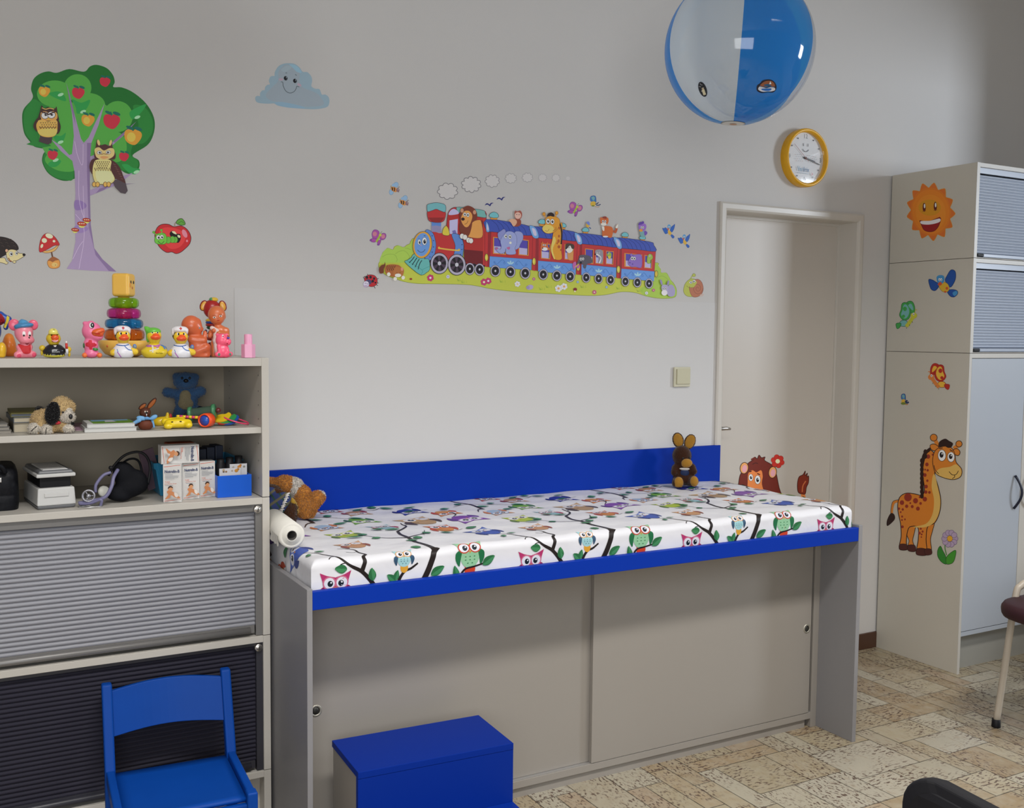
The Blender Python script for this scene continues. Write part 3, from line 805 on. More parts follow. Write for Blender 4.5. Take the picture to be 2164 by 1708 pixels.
for k_ in range(-1, 4):
    o = k_*PER; PR.n = 0; PR.e0 = .0005
    st = lambda pts, w, col=BK: PR.stroke([(a+o, b) for a, b in pts], w, col)
    # branches
    st([(.197,.835),(.165,.79),(.14,.763),(.115,.748),(.098,.733),(.073,.697),(.057,.655),(.045,.627),(.011,.610),(-.03,.600)], (.013, .0015)); st([(.140,.765),(.150,.735),(.150,.712),(.162,.694),(.152,.668),(.150,.640),(.130,.618),(.112,.607)], (.013, .0018)); st([(.073,.697),(.062,.700),(.052,.715)], .003); st([(.098,.733),(.085,.735),(.076,.742)], .003); st([(.15,.66),(.135,.665),(.12,.655)], .002)
    st([(.152,.822),(.162,.812),(.175,.805)], .004); st([(.215,.82),(.214,.805)], .004)
    st([(.241,.825),(.252,.795),(.267,.776),(.285,.770),(.306,.757)], (.010, .005))
    st([(.312,.825),(.335,.785),(.350,.750),(.358,.725),(.374,.706)], (.017, .017)); st([(.362,.722),(.358,.68),(.346,.615),(.350,.560),(.350,.50),(.362,.445)], (.016, .009)); st([(.362,.445),(.395,.415),(.419,.379),(.420,.345),(.424,.322)], (.010, .003)); st([(.355,.56),(.33,.545),(.275,.521),(.238,.474),(.20,.462)], (.006, .0015)); st([(.352,.55),(.385,.535),(.416,.518),(.44,.47)], (.007, .002)); st([(.405,.52),(.41,.54)], .003); st([(.419,.36),(.45,.345),(.478,.345)], .003)
    st([(.428,.825),(.450,.792),(.483,.785),(.531,.776)], (.007, .004))
    st([(.148,-.01),(.171,.09),(.178,.15),(.175,.212)], (.006, .013), B2); st([(.175,.20),(.15,.22),(.130,.261)], (.008, .003), B2); st([(.171,.10),(.140,.108),(.10,.13)], (.005, .002), B2); st([(.171,.10),(.25,.13),(.30,.18),(.34,.20)], (.004, .0015), B2)
    st([(.36,.02),(.40,.06),(.43,.07),(.46,.05)], .003, B2); st([(.0,.13),(-.06,.15),(-.10,.19)], .002, B2); st([(.47,.47),(.53,.50),(.56,.49)], .002, B2); st([(.62-.605,.30),(.645-.605,.27),(.65-.605,.24)], (.003,.006), B2)
    L = lambda u, v, l, w, r, *a: leaf(u+o, v, l, w, r, *a)
    L(.098,.752,-.034,.026,8); L(.172,.792,.036,.024,-97); L(.238,.800,-.030,.020,40); L(.238,.800,.03,.018,-75); L(.345,.795,.046,.026,-28); L(.43,.820,.045,.022,-105); L(.510,.783,.045,.026,-32)
    L(.33,.69,-.03,.025,20); L(.275,.521,-.03,.022,-12); L(.238,.474,.03,.03,-70); L(.36,.60,-.035,.02,20); L(.37,.585,.03,.03,-80); L(.055,.625,.012,.03,-80); L(.43,.53,.03,.03,-110); L(.01,.655,.02,.02,-60); L(.47,.52,.04,.02,20); L(.57,.495,.04,.025,-10); L(.38,.42,-.05,.02,0)
    L(.14,.108,.03,.03,-120); L(.25,.13,.03,.03,-80); L(.30,.18,.05,.02,20); L(.175,.16,.045,.022,10); L(.22,.265,.05,.02,-10); L(.36,.06,.045,.02,-20); L(.43,.05,.03,.035,-60); L(.46,.05,.05,.02,30); L(.53,.095,.05,.016,-10); L(.05,.17,.03,.035,-80); L(-.06,.15,-.045,.02,-20); L(.33,.41,-.04,.02,10); L(.23,.50,-.05,.018,12)
    W = lambda u, v, s, *a, **k2: owl(u+o, v, s*(1.16 if v < .6 else 1), *a, **k2)
    # pink owl at the bottom of the sheet
    W(.066,.798,.040,0,'#a8285e','#8c1f52','#b03368','#c46a86',wide=1.02)
    W(.265,.730,.029,0,'#9cc9cf','#33506b','#9cc9cf','#cf9a5a',tail='#d39a34',dots='#3a6a78',wide=.95)
    W(.469,.738,.043,0,'#8fc29a','#1f6a42','#8fc29a','#b8402f',tail='#cc4326',dots='#2f7a4c',wide=.98)
    W(-.004,.56,.040,-25,'#3a55a8','#2c3f86','#3a55a8','#6a80c4',closed=True)
    W(.199,.425,.037,-8,'#a3b838','#5f7a3a','#a3b838','#d0cf8a'); W(.169,.578,.034,-10,'#b98a62','#8a4a3a','#c79a72','#c48a5a',closed=True)
    W(.326,.235,.040,172,'#6aa03a','#3a6440','#6aa03a','#c5cf9a'); W(.348,.362,.033,-12,'#8fb4be','#a8485a','#9cc0c8','#b08a8a')
    W(.492,.312,.050,-14,'#a98a62','#4a3c38','#b99a72','#c2a274',closed=True); W(.505,.455,.036,-6,'#c9803c','#b04a34','#c9783c','#c2502f')
    W(.040,.355,.045,165,'#7a44a0','#5a3488','#7a44a0','#b08ac8'); W(.530,.150,.040,170,'#2f3a94','#262c74','#2f3a94','#6a70b8',closed=True)
    W(.025,.225,.035,175,'#c98a44','#b0482f','#c9803c','#c2602f'); W(.359,.100,.035,172,'#b08a6a','#8a3a34','#bf9a78','#c9a07a',closed=True); W(.188,.292,.034,168,'#9cb4d0','#c4784a','#c9956a','#6a90c4'); W(.29,.01,.034,175,'#b0a08a','#8a3a34','#bf5a4a','#8aa0b0')
PR.n = 0
cov = mb.build('cover', m_cover, mat_, fix=False)

# ------------------------------------------------------------------ paper roll on the mattress
m_paper = M('white_crepe_paper', (.70, .68, .62, 1), .85, bmp=(260, .35, .001))
rc = at(617, 1131, 'z', MZT+.041); rr = .036
roll = thing('paper_roll', 'white paper towel roll with dark core on the mattress left end', 'paper roll', (rc.x, rc.y, MZT), world=True)
ax = Vector((.07, 1, 0)).normalized()
cz = MZT+rr+.0035
e0 = Vector((rc.x, rc.y, cz)); Lr = .24
mt = Matrix.Translation(e0) @ ax.to_track_quat('Z', 'Y').to_matrix().to_4x4()
b = MB(); b.lathe([(.0135, .001), (.017, .0), (.0172, .0015), (.021, .0), (.0212, .0015), (.026, 0), (.0262, .001), (.030, 0), (rr, .0015), (rr, Lr), (.0135, Lr)], 40, mtx=mt); b.build('paper', m_paper, roll)
b = MB(); b.lathe([(.0134, .0), (.0134, Lr), (.012, Lr), (.012, .0), (.0134, 0)], 28, mtx=mt); b.build('core', M('grey_cardboard', (.06, .055, .05, 1), .9), roll)
b = MB(); vs = []; n = 10                  # loose end hanging down the left side of the roll
for i in range(n+1):
    for j in range(7):
        y_ = e0.y+Lr*(.03+.42*i/n); a_ = j/6
        vs.append((e0.x+.07*(y_-e0.y)-rr-.0012-.0012*math.sin(i*2.1+j), y_, cz-.028*a_*(1+.08*math.sin(i*1.7))))
b.add(vs, [(i*7+j, (i+1)*7+j, (i+1)*7+j+1, i*7+j+1) for i in range(n) for j in range(6)], smooth=True); b.build('loose_end', m_paper, roll)
# ================================================================== printed vinyl stickers: flat coloured shapes cut out and stuck on a surface
m_vinyl = VC('printed_vinyl', .55, spec=.3, noise=.04, nscale=500)
m_vinyl2 = VC('printed_vinyl_glossy', .4, spec=.3)
LAY = .000006

class Sheet:
    """one printed sheet on the plane axis = val; out = +1/-1 is the side it shows on; shapes are measured in a crop (ox, oy, scale) of the photo"""
    def __init__(self, axis, val, out, gain=1.0, base=.0004):
        self.axis, self.val, self.out, self.gain, self.base = axis, val, out, gain, base
        self.n = 0; self.mb = MB(); self.fr = (0, 0, 1); self.wob = 0
    def frame(self, ox, oy, s, dx=0, dy=0): self.fr = (ox+dx/s, oy+dy/s, s); return self
    def P(self, x, y):
        ox, oy, s = self.fr
        return at(ox+x/s, oy+y/s, self.axis, self.val+self.out*(self.base+self.n*LAY))
    def fill(self, pts, col, g=None):
        self.n += 1
        q = [self.P(p[0], p[1]) for p in pts]
        tri = tessellate_polygon([[Vector((p[0], -p[1], 0)) for p in pts]])
        self.mb.add(q, [tuple(t) for t in tri], lin(col, g or self.gain)); return self
    def p(self, col, *pts, line=None, w=3, n=5):
        """rounded closed shape"""
        s = [(v.x, v.y) for v in spline([(a, b, 0) for a, b in pts], True, n)]
        self.fill(s, col)
        if line: self.stroke(s, line, w, True)
        return self
    def q(self, col, *pts, line=None, w=3):
        """sharp closed shape"""
        self.fill(pts, col)
        if line: self.stroke(list(pts), line, w, True)
        return self
    def e(self, col, cx, cy, rx, ry=None, rot=0, line=None, w=3, n=26):
        ry = ry or rx; c, s = math.cos(math.radians(rot)), math.sin(math.radians(rot))
        pts = [(cx+rx*math.cos(2*PI*k/n)*c-ry*math.sin(2*PI*k/n)*s, cy+rx*math.cos(2*PI*k/n)*s+ry*math.sin(2*PI*k/n)*c) for k in range(n)]
        self.fill(pts, col)
        if line: self.stroke(pts, line, w, True)
        return self
    def stroke(self, pts, col, w=3, closed=False):
        self.n += 1; N = len(pts); L = []; R_ = []
        for i in range(N):
            a = pts[i-1] if (closed or i) else pts[i]; b = pts[(i+1) % N] if (closed or i < N-1) else pts[i]
            dx, dy = b[0]-a[0], b[1]-a[1]; l = math.hypot(dx, dy) or 1
            ww = w if not isinstance(w, tuple) else w[0]+(w[1]-w[0])*i/max(1, N-1)
            nx, ny = -dy/l*ww/2, dx/l*ww/2
            L.append(self.P(pts[i][0]+nx, pts[i][1]+ny)); R_.append(self.P(pts[i][0]-nx, pts[i][1]-ny))
        self.mb.add(L+R_, [(i, (i+1) % N, N+(i+1) % N, N+i) for i in range(N if closed else N-1)], lin(col, self.gain)); return self
    def l(self, col, w, *pts, n=5):
        s = [(v.x, v.y) for v in spline([(a, b, 0) for a, b in pts], False, n)]
        return self.stroke(s, col, w)
    def eye(self, cx, cy, rx, ry, px=0, py=0, pr=.5):
        self.e('#e8e6e6', cx, cy, rx, ry, line='#2a2326', w=max(1.5, rx*.12)); self.e('#17141a', cx+px*rx, cy+py*ry, rx*pr, ry*pr)
        return self.e('#f0f0f0', cx+px*rx+rx*.15, cy+py*ry-ry*.2, rx*.16, ry*.16)
    def flower(self, cx, cy, r, petal, mid, n=6, line=None):
        for k in range(n):
            a = 2*PI*k/n+.3; self.e(petal, cx+r*.62*math.cos(a), cy+r*.62*math.sin(a), r*.42, r*.42, line=line, w=1.5, n=12)
        return self.e(mid, cx, cy, r*.34, r*.34, n=12)
    def build(self, name, parent=None, mat=None):
        o = self.mb.build(name, mat or m_vinyl, parent, fix=False); n_ = self.n
        self.mb = MB(); return o
    def done(self, name, label, cat='sticker', group=None, mat=None):
        """a sheet that is one thing with no parts of its own: move the origin to its middle"""
        c = sum(self.mb.v, Vector())/len(self.mb.v)
        self.mb.v = [v-c for v in self.mb.v]
        o = self.build(name, None, mat); o.location = c
        return tag(o, label, cat, group)

def wall_sheet(g=1.6, base=.0004): return Sheet('y', 0, -1, g, base)
T = (0, 100, 3.416); R1 = (740, 340, 5.3375); R2X = 1975

# ------------------------------------------------------------------ apple tree
tree = thing('tree_sticker', 'large wall sticker of a leafy apple tree with a purple trunk', 'sticker', at(200, 420, 'y', -.001), world=True)
S = wall_sheet(1.75); S.frame(*T)
S.p('#20632a', (160,520),(172,445),(236,366),(224,300),(242,230),(290,190),(350,174),(410,184),(500,157),(606,176),(650,138),(700,127),(770,150),(815,200),(828,250),(818,286),(880,290),(960,325),(1050,400),(1105,490),(1118,570),(1100,650),(1060,710),(958,778),(1000,815),(1008,855),(990,895),(950,915),(900,905),(820,860),(640,900),(535,950),(470,965),(400,945),(340,900),(305,830),(310,775),(328,738),(250,718),(215,680),(175,620))
S.p('#2a7634', (170,520),(182,450),(240,375),(300,400),(420,420),(500,500),(520,700),(530,940),(470,955),(400,938),(345,895),(312,830),(318,775),(335,735),(255,708),(222,672),(184,615))
S.p('#2a7634', (640,700),(760,640),(1000,700),(1085,640),(1105,570),(1092,500),(1040,430),(960,425),(1000,560),(960,700),(945,775),(990,815),(998,852),(960,905),(900,890),(700,880))
for c in ((560,292,100,98),(395,335,128,96),(850,500,108,112),(690,590,150,200),(460,610,180,225),(840,720,75,110),(640,420,120,90)): S.e('#4c9640', *c, n=36)
S.p('#4c9640', (420,890),(330,830),(345,770),(450,700),(530,800),(535,890))
S.q('#2a7634', (190,700),(260,668),(330,680),(370,712),(300,725))
for pts in (((352,335),(420,318),(462,345),(475,388),(415,372)),((520,375),(585,400),(650,380),(620,450),(560,480),(545,430)),((935,470),(1000,430),(1055,412),(1020,470),(960,520)),((385,640),(440,640),(475,618),(455,680),(420,698)),((350,835),(400,815),(442,820),(410,860),(360,862)),((880,850),(920,845),(960,870),(1010,880),(980,915),(930,905))): S.p('#2c8a44', *pts)
for x, y in ((438,342),(600,465),(992,505),(437,685),(402,815),(985,900)): S.e('#93c49a', x, y, 22, 11, -20)
S.build('crown', tree)
S.q('#92809f', (478,255),(500,330),(535,470),(585,660),(605,690),(640,650),(690,540),(755,405),(712,560),(660,690),(645,790),(700,770),(820,680),(900,612),(985,535),(905,625),(820,700),(700,800),(650,840),(648,1000),(650,1100),(655,1280),(680,1450),(740,1530),(840,1620),(650,1612),(480,1600),(520,1540),(545,1400),(540,1200),(545,1050),(538,900),(522,820),(440,750),(370,665),(440,712),(500,778),(520,770),(533,640),(520,480))
S.q('#786589', (628,690),(660,690),(648,840),(650,1100),(655,1280),(680,1450),(740,1530),(840,1620),(785,1615),(690,1500),(640,1300),(628,900))
S.q('#92809f', (648,1032),(700,1012),(800,975),(900,925),(960,905),(900,955),(820,1003),(650,1072)); S.q('#786589', (690,1055),(720,1020),(790,1000),(750,1030)); S.q('#6f5f7e', (850,985),(980,985),(860,993))
S.q('#786589', (478,255),(535,470),(545,560),(510,430)); S.q('#786589', (815,680),(985,535),(905,622),(830,690))
S.p('#7e6798', (542,1105),(600,1115),(625,1145),(600,1170),(542,1172)); S.p('#86709f', (542,1290),(600,1290),(640,1310),(590,1340),(540,1330))
for pts in (((540,680),(560,780),(595,850),(600,700)),((545,1205),(600,1280),(605,1400),(570,1600)),((600,1000),(605,1150),(612,1300)),((525,1530),(570,1440),(600,1400)),((570,890),(572,1100),(610,1250))): S.l('#b8a8c8', 3, *pts)
S.build('trunk', tree)
def apple(x, y, r, col):
    S.p(col, (x-r,y-r*.1),(x-r*.8,y-r*.7),(x-r*.2,y-r*.75),(x,y-r*.6),(x+r*.3,y-r*.78),(x+r*.95,y-r*.4),(x+r*.95,y+r*.2),(x+r*.4,y+r*.9),(x-r*.1,y+r*.98),(x-r*.75,y+r*.6))
    S.e('#1c5e52', x-r*.35, y-r*.95, r*.48, r*.17, 25); S.e('#1c5e52', x+r*.6, y-r*.85, r*.48, r*.2, 20); S.l('#1c5e52', r*.1, (x,y-r*.6),(x-r*.05,y-r*.9),(x-r*.1,y-r*1.1))
for x, y, r in ((758,247,38),(565,327,45),(806,530,60),(380,775,37),(895,788,35)):
    apple(x, y, r, '#b02f3f'); S.build('apple', tree)
for x, y, r in ((320,317,41),(635,524,47),(960,642,63)):
    apple(x, y, r, '#dd8a35'); S.e('#e5a94a', x-r*.2, y+r*.1, r*.5, r*.55); S.build('apple', tree)
for x, y, r in ((626,1247,29),(591,1275,33),(543,1318,27)):
    S.e('#d3c060', x, y+r*.35, r*.7, r*.5); S.e('#a8402c', x, y, r, r*.45, 8, line='#6b2320', w=3)
    for k in (-.5, 0, .45): S.e('#e4cfae', x+k*r, y-r*.06, r*.16, r*.1)
    S.build('mushroom', tree)

# two owls stuck over the tree
S = wall_sheet(1.75, .0030); S.frame(*T)
S.q('#43373b', (292,630),(378,640),(372,690),(345,702),(310,690),(280,680))
S.p('#3f2b28', (240,570),(262,520),(300,500),(400,505),(436,560),(430,610),(405,625),(330,600),(270,610))
S.p('#cf9848', (262,560),(300,520),(400,520),(415,580),(400,635),(345,650),(285,630)); S.p('#dcae5e', (275,600),(340,585),(410,590),(400,632),(345,645),(290,630))
S.p('#d89c52', (275,530),(340,520),(410,530),(405,570),(350,585),(290,575))
for y in (545, 560): 
    for k in range(7): S.e('#4a342a', 295+k*17+(y-545)*.5, y, 3.5)
S.stroke([(285+i*10, 578+(8 if i % 2 else -6)) for i in range(13)], '#4a342a', 7)
S.p('#3f2b28', (300,420),(318,440),(350,432),(395,442),(408,428),(416,480),(426,525),(400,515),(350,535),(300,520),(272,525),(286,470))
S.p('#d58f50', (296,470),(330,462),(352,472),(385,460),(412,480),(408,520),(350,530),(300,520))
S.eye(325, 492, 27, 25, .2, -.2, .35); S.eye(371, 488, 28, 25, .1, -.1, .35); S.l('#3f2b28', 9, (298,465),(335,478),(350,485),(365,478),(405,462))
S.p('#d39a3a', (342,512),(358,512),(352,530)); S.l('#d8a05a', 6, (303,437),(330,447),(360,440),(390,447))
S.done('owl_sticker', 'wall sticker of a frowning owl among the tree leaves on the left', group=None)
S = wall_sheet(1.75, .0030); S.frame(*T)
S.q('#4a4146', (810,960),(900,950),(922,1035),(905,1058),(870,1050),(830,1010))
S.p('#4a2d2c', (645,860),(660,815),(700,800),(800,810),(860,860),(890,930),(905,980),(860,960),(800,940),(690,925),(660,910))
S.p('#d9b678', (672,850),(700,810),(800,815),(800,880),(830,950),(800,985),(740,990),(690,980),(668,920), line='#4a2d2c', w=3); S.p('#e0c690', (690,900),(740,890),(800,900),(822,950),(780,978),(710,975))
for j in range(4):
    for k in range(8-j): S.e('#4a342a', 690+k*14+j*7, 828+j*14, 3.4, 4.5)
S.stroke([(682+i*9, 878+(14 if i % 2 else -8)) for i in range(14)], '#4a342a', 6)
S.p('#4a2d2c', (700,665),(722,705),(760,700),(790,710),(808,668),(812,720),(835,775),(822,810),(760,800),(690,805),(680,760),(690,720))
S.p('#d5ab72', (684,735),(715,722),(750,745),(790,728),(822,735),(825,775),(800,800),(750,815),(705,800),(688,775)); S.e('#d5ab72', 712, 688, 10, 22, -15); S.e('#d5ab72', 798, 690, 9, 22, 15)
S.eye(718, 760, 17, 13, .2, 0, .5); S.eye(782, 758, 17, 13, -.1, 0, .5); S.l('#6b3a30', 4, (718,770),(738,772),(748,768),(765,772),(782,768)); S.p('#d88a5a', (722,792),(750,785),(785,793),(750,806))
for i in range(7): S.l('#6d4a44', 4, (815+i*10,840+i*18),(835+i*9,850+i*17))
for x in (680,705,760,785): S.e('#d29a50', x, 990, 14, 18, line='#4a2d2c', w=3)
S.done('owl_sticker', 'wall sticker of a spectacled owl perched on the tree branch')

# ------------------------------------------------------------------ other stickers near the tree
S = wall_sheet(1.65); S.frame(*T)
S.p('#b0282c', (1118,1370),(1130,1310),(1165,1280),(1215,1278),(1255,1295),(1310,1290),(1355,1320),(1378,1370),(1368,1420),(1330,1460),(1300,1482),(1270,1490),(1240,1478),(1200,1480),(1150,1440), line='#3c1a1c', w=4)
S.p('#c83a3a', (1150,1350),(1170,1310),(1220,1300),(1300,1320),(1340,1370),(1300,1440),(1220,1450)); S.e('#dc7a8a', 1333, 1345, 16, 32, -25); S.e('#dc7a8a', 1350, 1398, 7, 9)
S.l('#8a7a72', 10, (1262,1295),(1262,1275),(1275,1262)); S.p('#57903a', (1272,1270),(1285,1245),(1315,1238),(1338,1275),(1310,1285), line='#2c3a20', w=4); S.l('#2c5a20', 3, (1285,1272),(1310,1258),(1330,1272))
S.p('#191614', (1225,1345),(1245,1325),(1270,1345),(1300,1350),(1305,1380),(1290,1410),(1265,1405),(1240,1380)); S.p('#d8c9a0', (1240,1330),(1262,1330),(1275,1350),(1255,1345)); S.p('#d8c9a0', (1282,1355),(1300,1360),(1300,1375),(1285,1372))
for x, y, r in ((1265,1390,22),(1245,1388,24),(1215,1392,25)): S.e('#5fa23c', x, y, r*.8, r, line='#3a6a28', w=3); 
S.p('#64ad3e', (1120,1370),(1140,1345),(1190,1345),(1205,1390),(1190,1420),(1140,1420),(1118,1405), line='#3a6a28', w=3)
for x0, y0, x1, y1 in ((1130,1352,1110,1335),(1165,1345,1165,1320)): S.l('#64ad3e', 7, (x0,y0),(x1+4,y1+8),(x1,y1)); S.e('#64ad3e', x1, y1, 9, 8, line='#3a6a28', w=2)
S.eye(1143, 1372, 14, 16, .2, .1, .5); S.eye(1168, 1370, 14, 16, .2, .1, .5); S.l('#2c4a1c', 4, (1140,1400),(1165,1418),(1185,1400))
S.done('apple_sticker', 'wall sticker of a red apple with a green caterpillar')
S = wall_sheet(1.65); S.frame(*T)
S.p('#d8a05c', (300,1462),(340,1470),(390,1450),(428,1418),(400,1465),(350,1484),(310,1480), line='#7a3326', w=3)
S.p('#ad2b2d', (286,1478),(288,1410),(310,1360),(345,1342),(385,1360),(415,1395),(428,1428),(390,1432),(340,1460), line='#6b2023', w=3)
for x, y, rx, ry in ((355,1362,28,17),(320,1395,19,17),(390,1400,10,9),(302,1435,9,15)): S.e('#e6d2a8', x, y, rx, ry, 20)
S.done('mushroom_sticker', 'wall sticker of a red spotted toadstool cap')
S = wall_sheet(1.65); S.frame(*T)
S.l('#5c4233', 11, (372,1480),(376,1500),(382,1525)); S.p('#c98a46', (342,1560),(350,1535),(380,1520),(420,1530),(433,1555),(428,1585),(400,1597),(360,1592), line='#7a4a2a', w=3); S.p('#8c5432', (345,1540),(380,1512),(415,1525),(425,1535),(400,1540),(380,1550),(362,1542)); S.e('#dba765', 395, 1570, 22, 16); S.e('#7a4a2a', 400, 1572, 3)
S.done('hazelnut_sticker', 'wall sticker of a small hazelnut under the toadstool')
S = wall_sheet(1.65); S.frame(*T)
S.p('#251d1c', (-120,1470),(-100,1400),(-50,1368),(0,1366),(50,1375),(95,1395),(128,1430),(132,1462),(90,1470),(40,1500),(-20,1530),(-100,1540)); 
for k in range(12): S.l('#3c302c', 4, (-60+k*14,1390+(k % 3)*22),(-48+k*14,1385+(k % 3)*24),(-40+k*14,1395+(k % 3)*24))
S.p('#d9b888', (45,1480),(75,1460),(115,1465),(135,1485),(168,1490),(184,1498),(165,1515),(120,1540),(80,1548),(55,1530), line='#3a2a24', w=3); S.e('#1a1718', 173, 1498, 11, 10); S.eye(80, 1492, 13, 17, .2, 0, .55); S.eye(120, 1487, 10, 14, .2, 0, .55); S.e('#cf9a7c', 48, 1468, 11, 12, line='#3a2a24', w=3)
S.p('#d9b888', (-30,1530),(30,1520),(45,1545),(60,1555),(45,1568),(30,1560),(-20,1548), line='#3a2a24', w=3); S.e('#d9b888', 104, 1550, 12, 9, line='#3a2a24', w=3); S.l('#7a3326', 6, (60,1520),(72,1540),(85,1545))
S.done('hedgehog_sticker', 'wall sticker of a dark hedgehog at the left edge')

# ------------------------------------------------------------------ smiling cloud
S = wall_sheet(1.75); S.frame(500, 100, 9.017)
S.p('#7d929e', (355,985),(365,940),(410,925),(445,930),(450,870),(490,822),(535,815),(545,760),(590,715),(635,705),(615,640),(640,565),(690,545),(722,545),(730,470),(790,370),(880,318),(1000,303),(1110,318),(1200,385),(1262,465),(1350,475),(1420,550),(1440,640),(1425,740),(1500,790),(1580,800),(1625,900),(1690,900),(1750,945),(1770,1020),(1750,1110),(1690,1150),(1560,1175),(1400,1180),(1100,1160),(900,1135),(780,1110),(720,1072),(600,1075),(450,1065),(380,1040))
S.p('#838e97', (800,470),(900,350),(1000,330),(1120,370),(1200,480),(1200,640),(1250,760),(1500,860),(1600,950),(1650,1100),(1300,1130),(900,1060),(640,1010),(560,900),(680,760),(790,640)); S.p('#7c9bab', (1000,320),(1150,360),(1240,480),(1150,470),(1080,400)); S.p('#7893a5', (720,1072),(850,1040),(1200,1110),(1300,1165),(1100,1160),(900,1135)); S.p('#86959d', (850,420),(950,350),(1050,370),(1000,430),(900,470))
S.e('#9a8794', 845, 612, 45, 22); S.e('#9a8794', 1195, 715, 45, 24, 30)
for x, y in ((935,590),(1112,640)): S.e('#191a1f', x, y, 36, 42, -15); S.e('#7d8790', x+14, y-16, 9, 12); S.e('#3d444a', x+18, y+14, 8, 14)
S.l('#2e3538', 9, (845,660),(880,668),(890,740),(940,835),(1020,870),(1100,840),(1140,770),(1150,742),(1195,755)); S.l('#2e3a3e', 9, (932,492),(945,487),(962,490)); S.l('#2e3a3e', 9, (1115,520),(1130,524),(1142,540))
S.done('cloud_sticker', 'wall sticker of a pale blue smiling cloud')

# ------------------------------------------------------------------ animal train
train = thing('train_sticker', 'long wall sticker of a red and blue train full of animals', 'sticker', at(1100, 540, 'y', -.001), world=True)
S = wall_sheet(1.4); S.frame(*R1); K = R2X
S.p('#b3ba48', (320,1165),(345,1120),(362,1080),(365,1040),(395,1010),(425,985),(480,1003),(500,970),(540,955),(600,975),(640,950),(672,935),(690,900),(760,880),(1200,1000),(2000,1150),(K+900,1180),(K+1455,1148),(K+1490,1190),(K+1525,1220),(K+1532,1262),(K+1590,1265),(K+1620,1310),(K+1640,1345),(K+1675,1385),(K+1702,1440),(K+1706,1495),(K+1685,1537),(K+1600,1552),(K+1500,1550),(K+1380,1530),(K+1250,1490),(K+1150,1478),(K+1050,1482),(K+900,1512),(K+700,1520),(K+300,1500),(1900,1478),(1600,1445),(1450,1415),(1300,1396),(1000,1388),(770,1385),(620,1365),(520,1335),(440,1305),(370,1265),(330,1215), line='#7c8a3a', w=5)
S.p('#9fbf52', (335,1150),(365,1040),(425,985),(480,1003),(540,955),(600,975),(672,940),(700,900),(730,960),(690,1060),(630,1140),(450,1150)); S.p('#9cb94a', (K+1465,1155),(K+1525,1220),(K+1532,1262),(K+1590,1265),(K+1640,1345),(K+1700,1440),(K+1690,1530),(K+1560,1548),(K+1350,1520),(K+1300,1440),(K+1460,1350))
for pts in (((360,1085),(420,1055),(500,1060),(530,1110),(520,1140)),((510,1050),(560,1020),(620,1020),(668,1075),(660,1110)),((620,985),(650,990),(690,1005)),((K+1465,1330),(K+1540,1300),(K+1600,1330),(K+1612,1360))): S.l('#7fa044', 4, *pts)
for x, y in ((1240,1340),(1285,1360),(1720,1355),(K+190,1440),(K+265,1415),(K+655,1415),(K+1060,1432),(K+1290,1462)): 
    for k in range(5): S.q('#84a13c', (x-38+k*16,y-18+(k % 2)*10),(x-26+k*14,y+18),(x-14+k*10,y+16))
S.build('meadow', train)
for x, y, r, c, c2 in ((905,1320,38,'#b83a6a','#e8c9d6'),(1510,1368,38,'#b83a6a','#ead6b0'),(1558,1355,36,'#b83a6a','#e8c9d6'),(1103,1307,20,'#c9c6d8','#8c8ab0'),(1887,1390,32,'#d5d3e2','#d2b98e'),(K+97,1333,17,'#b0506a','#e2b0c0'),(K+375,1440,40,'#d9d7e6','#d99a58'),(K+438,1418,38,'#d9d7e6','#d99a58'),(K+780,1482,24,'#b8455f','#f0d0d8'),(K+592,1367,14,'#7ea6c4','#a8c4d4'),(K+917,1425,14,'#7ea6c4','#a8c4d4'),(K+1447,1460,17,'#b8455f','#e8b8c0'),(K+1368,1492,18,'#cfd4e0','#9a9aa8')):
    S.flower(x, y, r, c, c2, 6 if r > 15 else 5, line='#7a3a5a' if c == '#b83a6a' else '#8a88a8'); S.build('flower', train)
S.p('#a79ac0', (1985,1430),(2010,1405),(2040,1398),(2066,1415),(2055,1445),(2010,1455)); S.e('#968ab2', 2005, 1430, 20, 18); S.e('#8a3030', 685, 1333, 15, 11); S.e('#7a2a30', K+563, 1450, 22, 18); S.e('#d8c9b0', K+560, 1472, 10, 10); S.build('pebble', train)
LN = '#2c2a38'
def wheel(x, y, rx, ry, big=False):
    S.e('#2a262c', x, y, rx*1.07, ry*1.06); S.e('#a8a3b4', x, y, rx, ry); S.e('#221f24', x, y, rx*.78, ry*.78)
    if big:
        for k in range(6):
            a = PI*k/3+.2; S.q('#4a3c4c', (x,y),(x+rx*.76*math.cos(a),y+ry*.76*math.sin(a)),(x+rx*.76*math.cos(a+.5),y+ry*.76*math.sin(a+.5)))
    S.e('#b9b9c2', x, y, rx*.2, ry*.2)
# locomotive
S.q('#2a2228', (890,1085),(1525,1130),(1520,1195),(900,1180))
S.p('#a8322f', (1095,830),(1095,640),(1120,560),(1170,525),(1225,528),(1400,545),(1525,572),(1535,650),(1538,900),(1530,1170),(1400,1160),(1290,1150),(1285,960),(1240,838), line=LN, w=4, n=2)
S.q('#6a2226', (1285,1000),(1525,1022),(1520,1172),(1290,1148)); S.q('#b53836', (1530,570),(1535,1180),(1498,1176),(1500,570))
S.p('#6fa7a2', (1200,524),(1340,535),(1500,558),(1525,590),(1532,640),(1440,630),(1250,600), line=LN, w=4, n=3); S.q('#b5b0d4', (1120,672),(1215,655),(1210,828),(1120,826)); S.p('#b5b0d4', (1115,610),(1130,562),(1170,542),(1208,562),(1222,598)); S.q('#7a2629', (1240,650),(1500,675),(1488,862),(1240,860))
S.q('#6f6aa8', (1150,790),(1185,780),(1205,826),(1160,826))
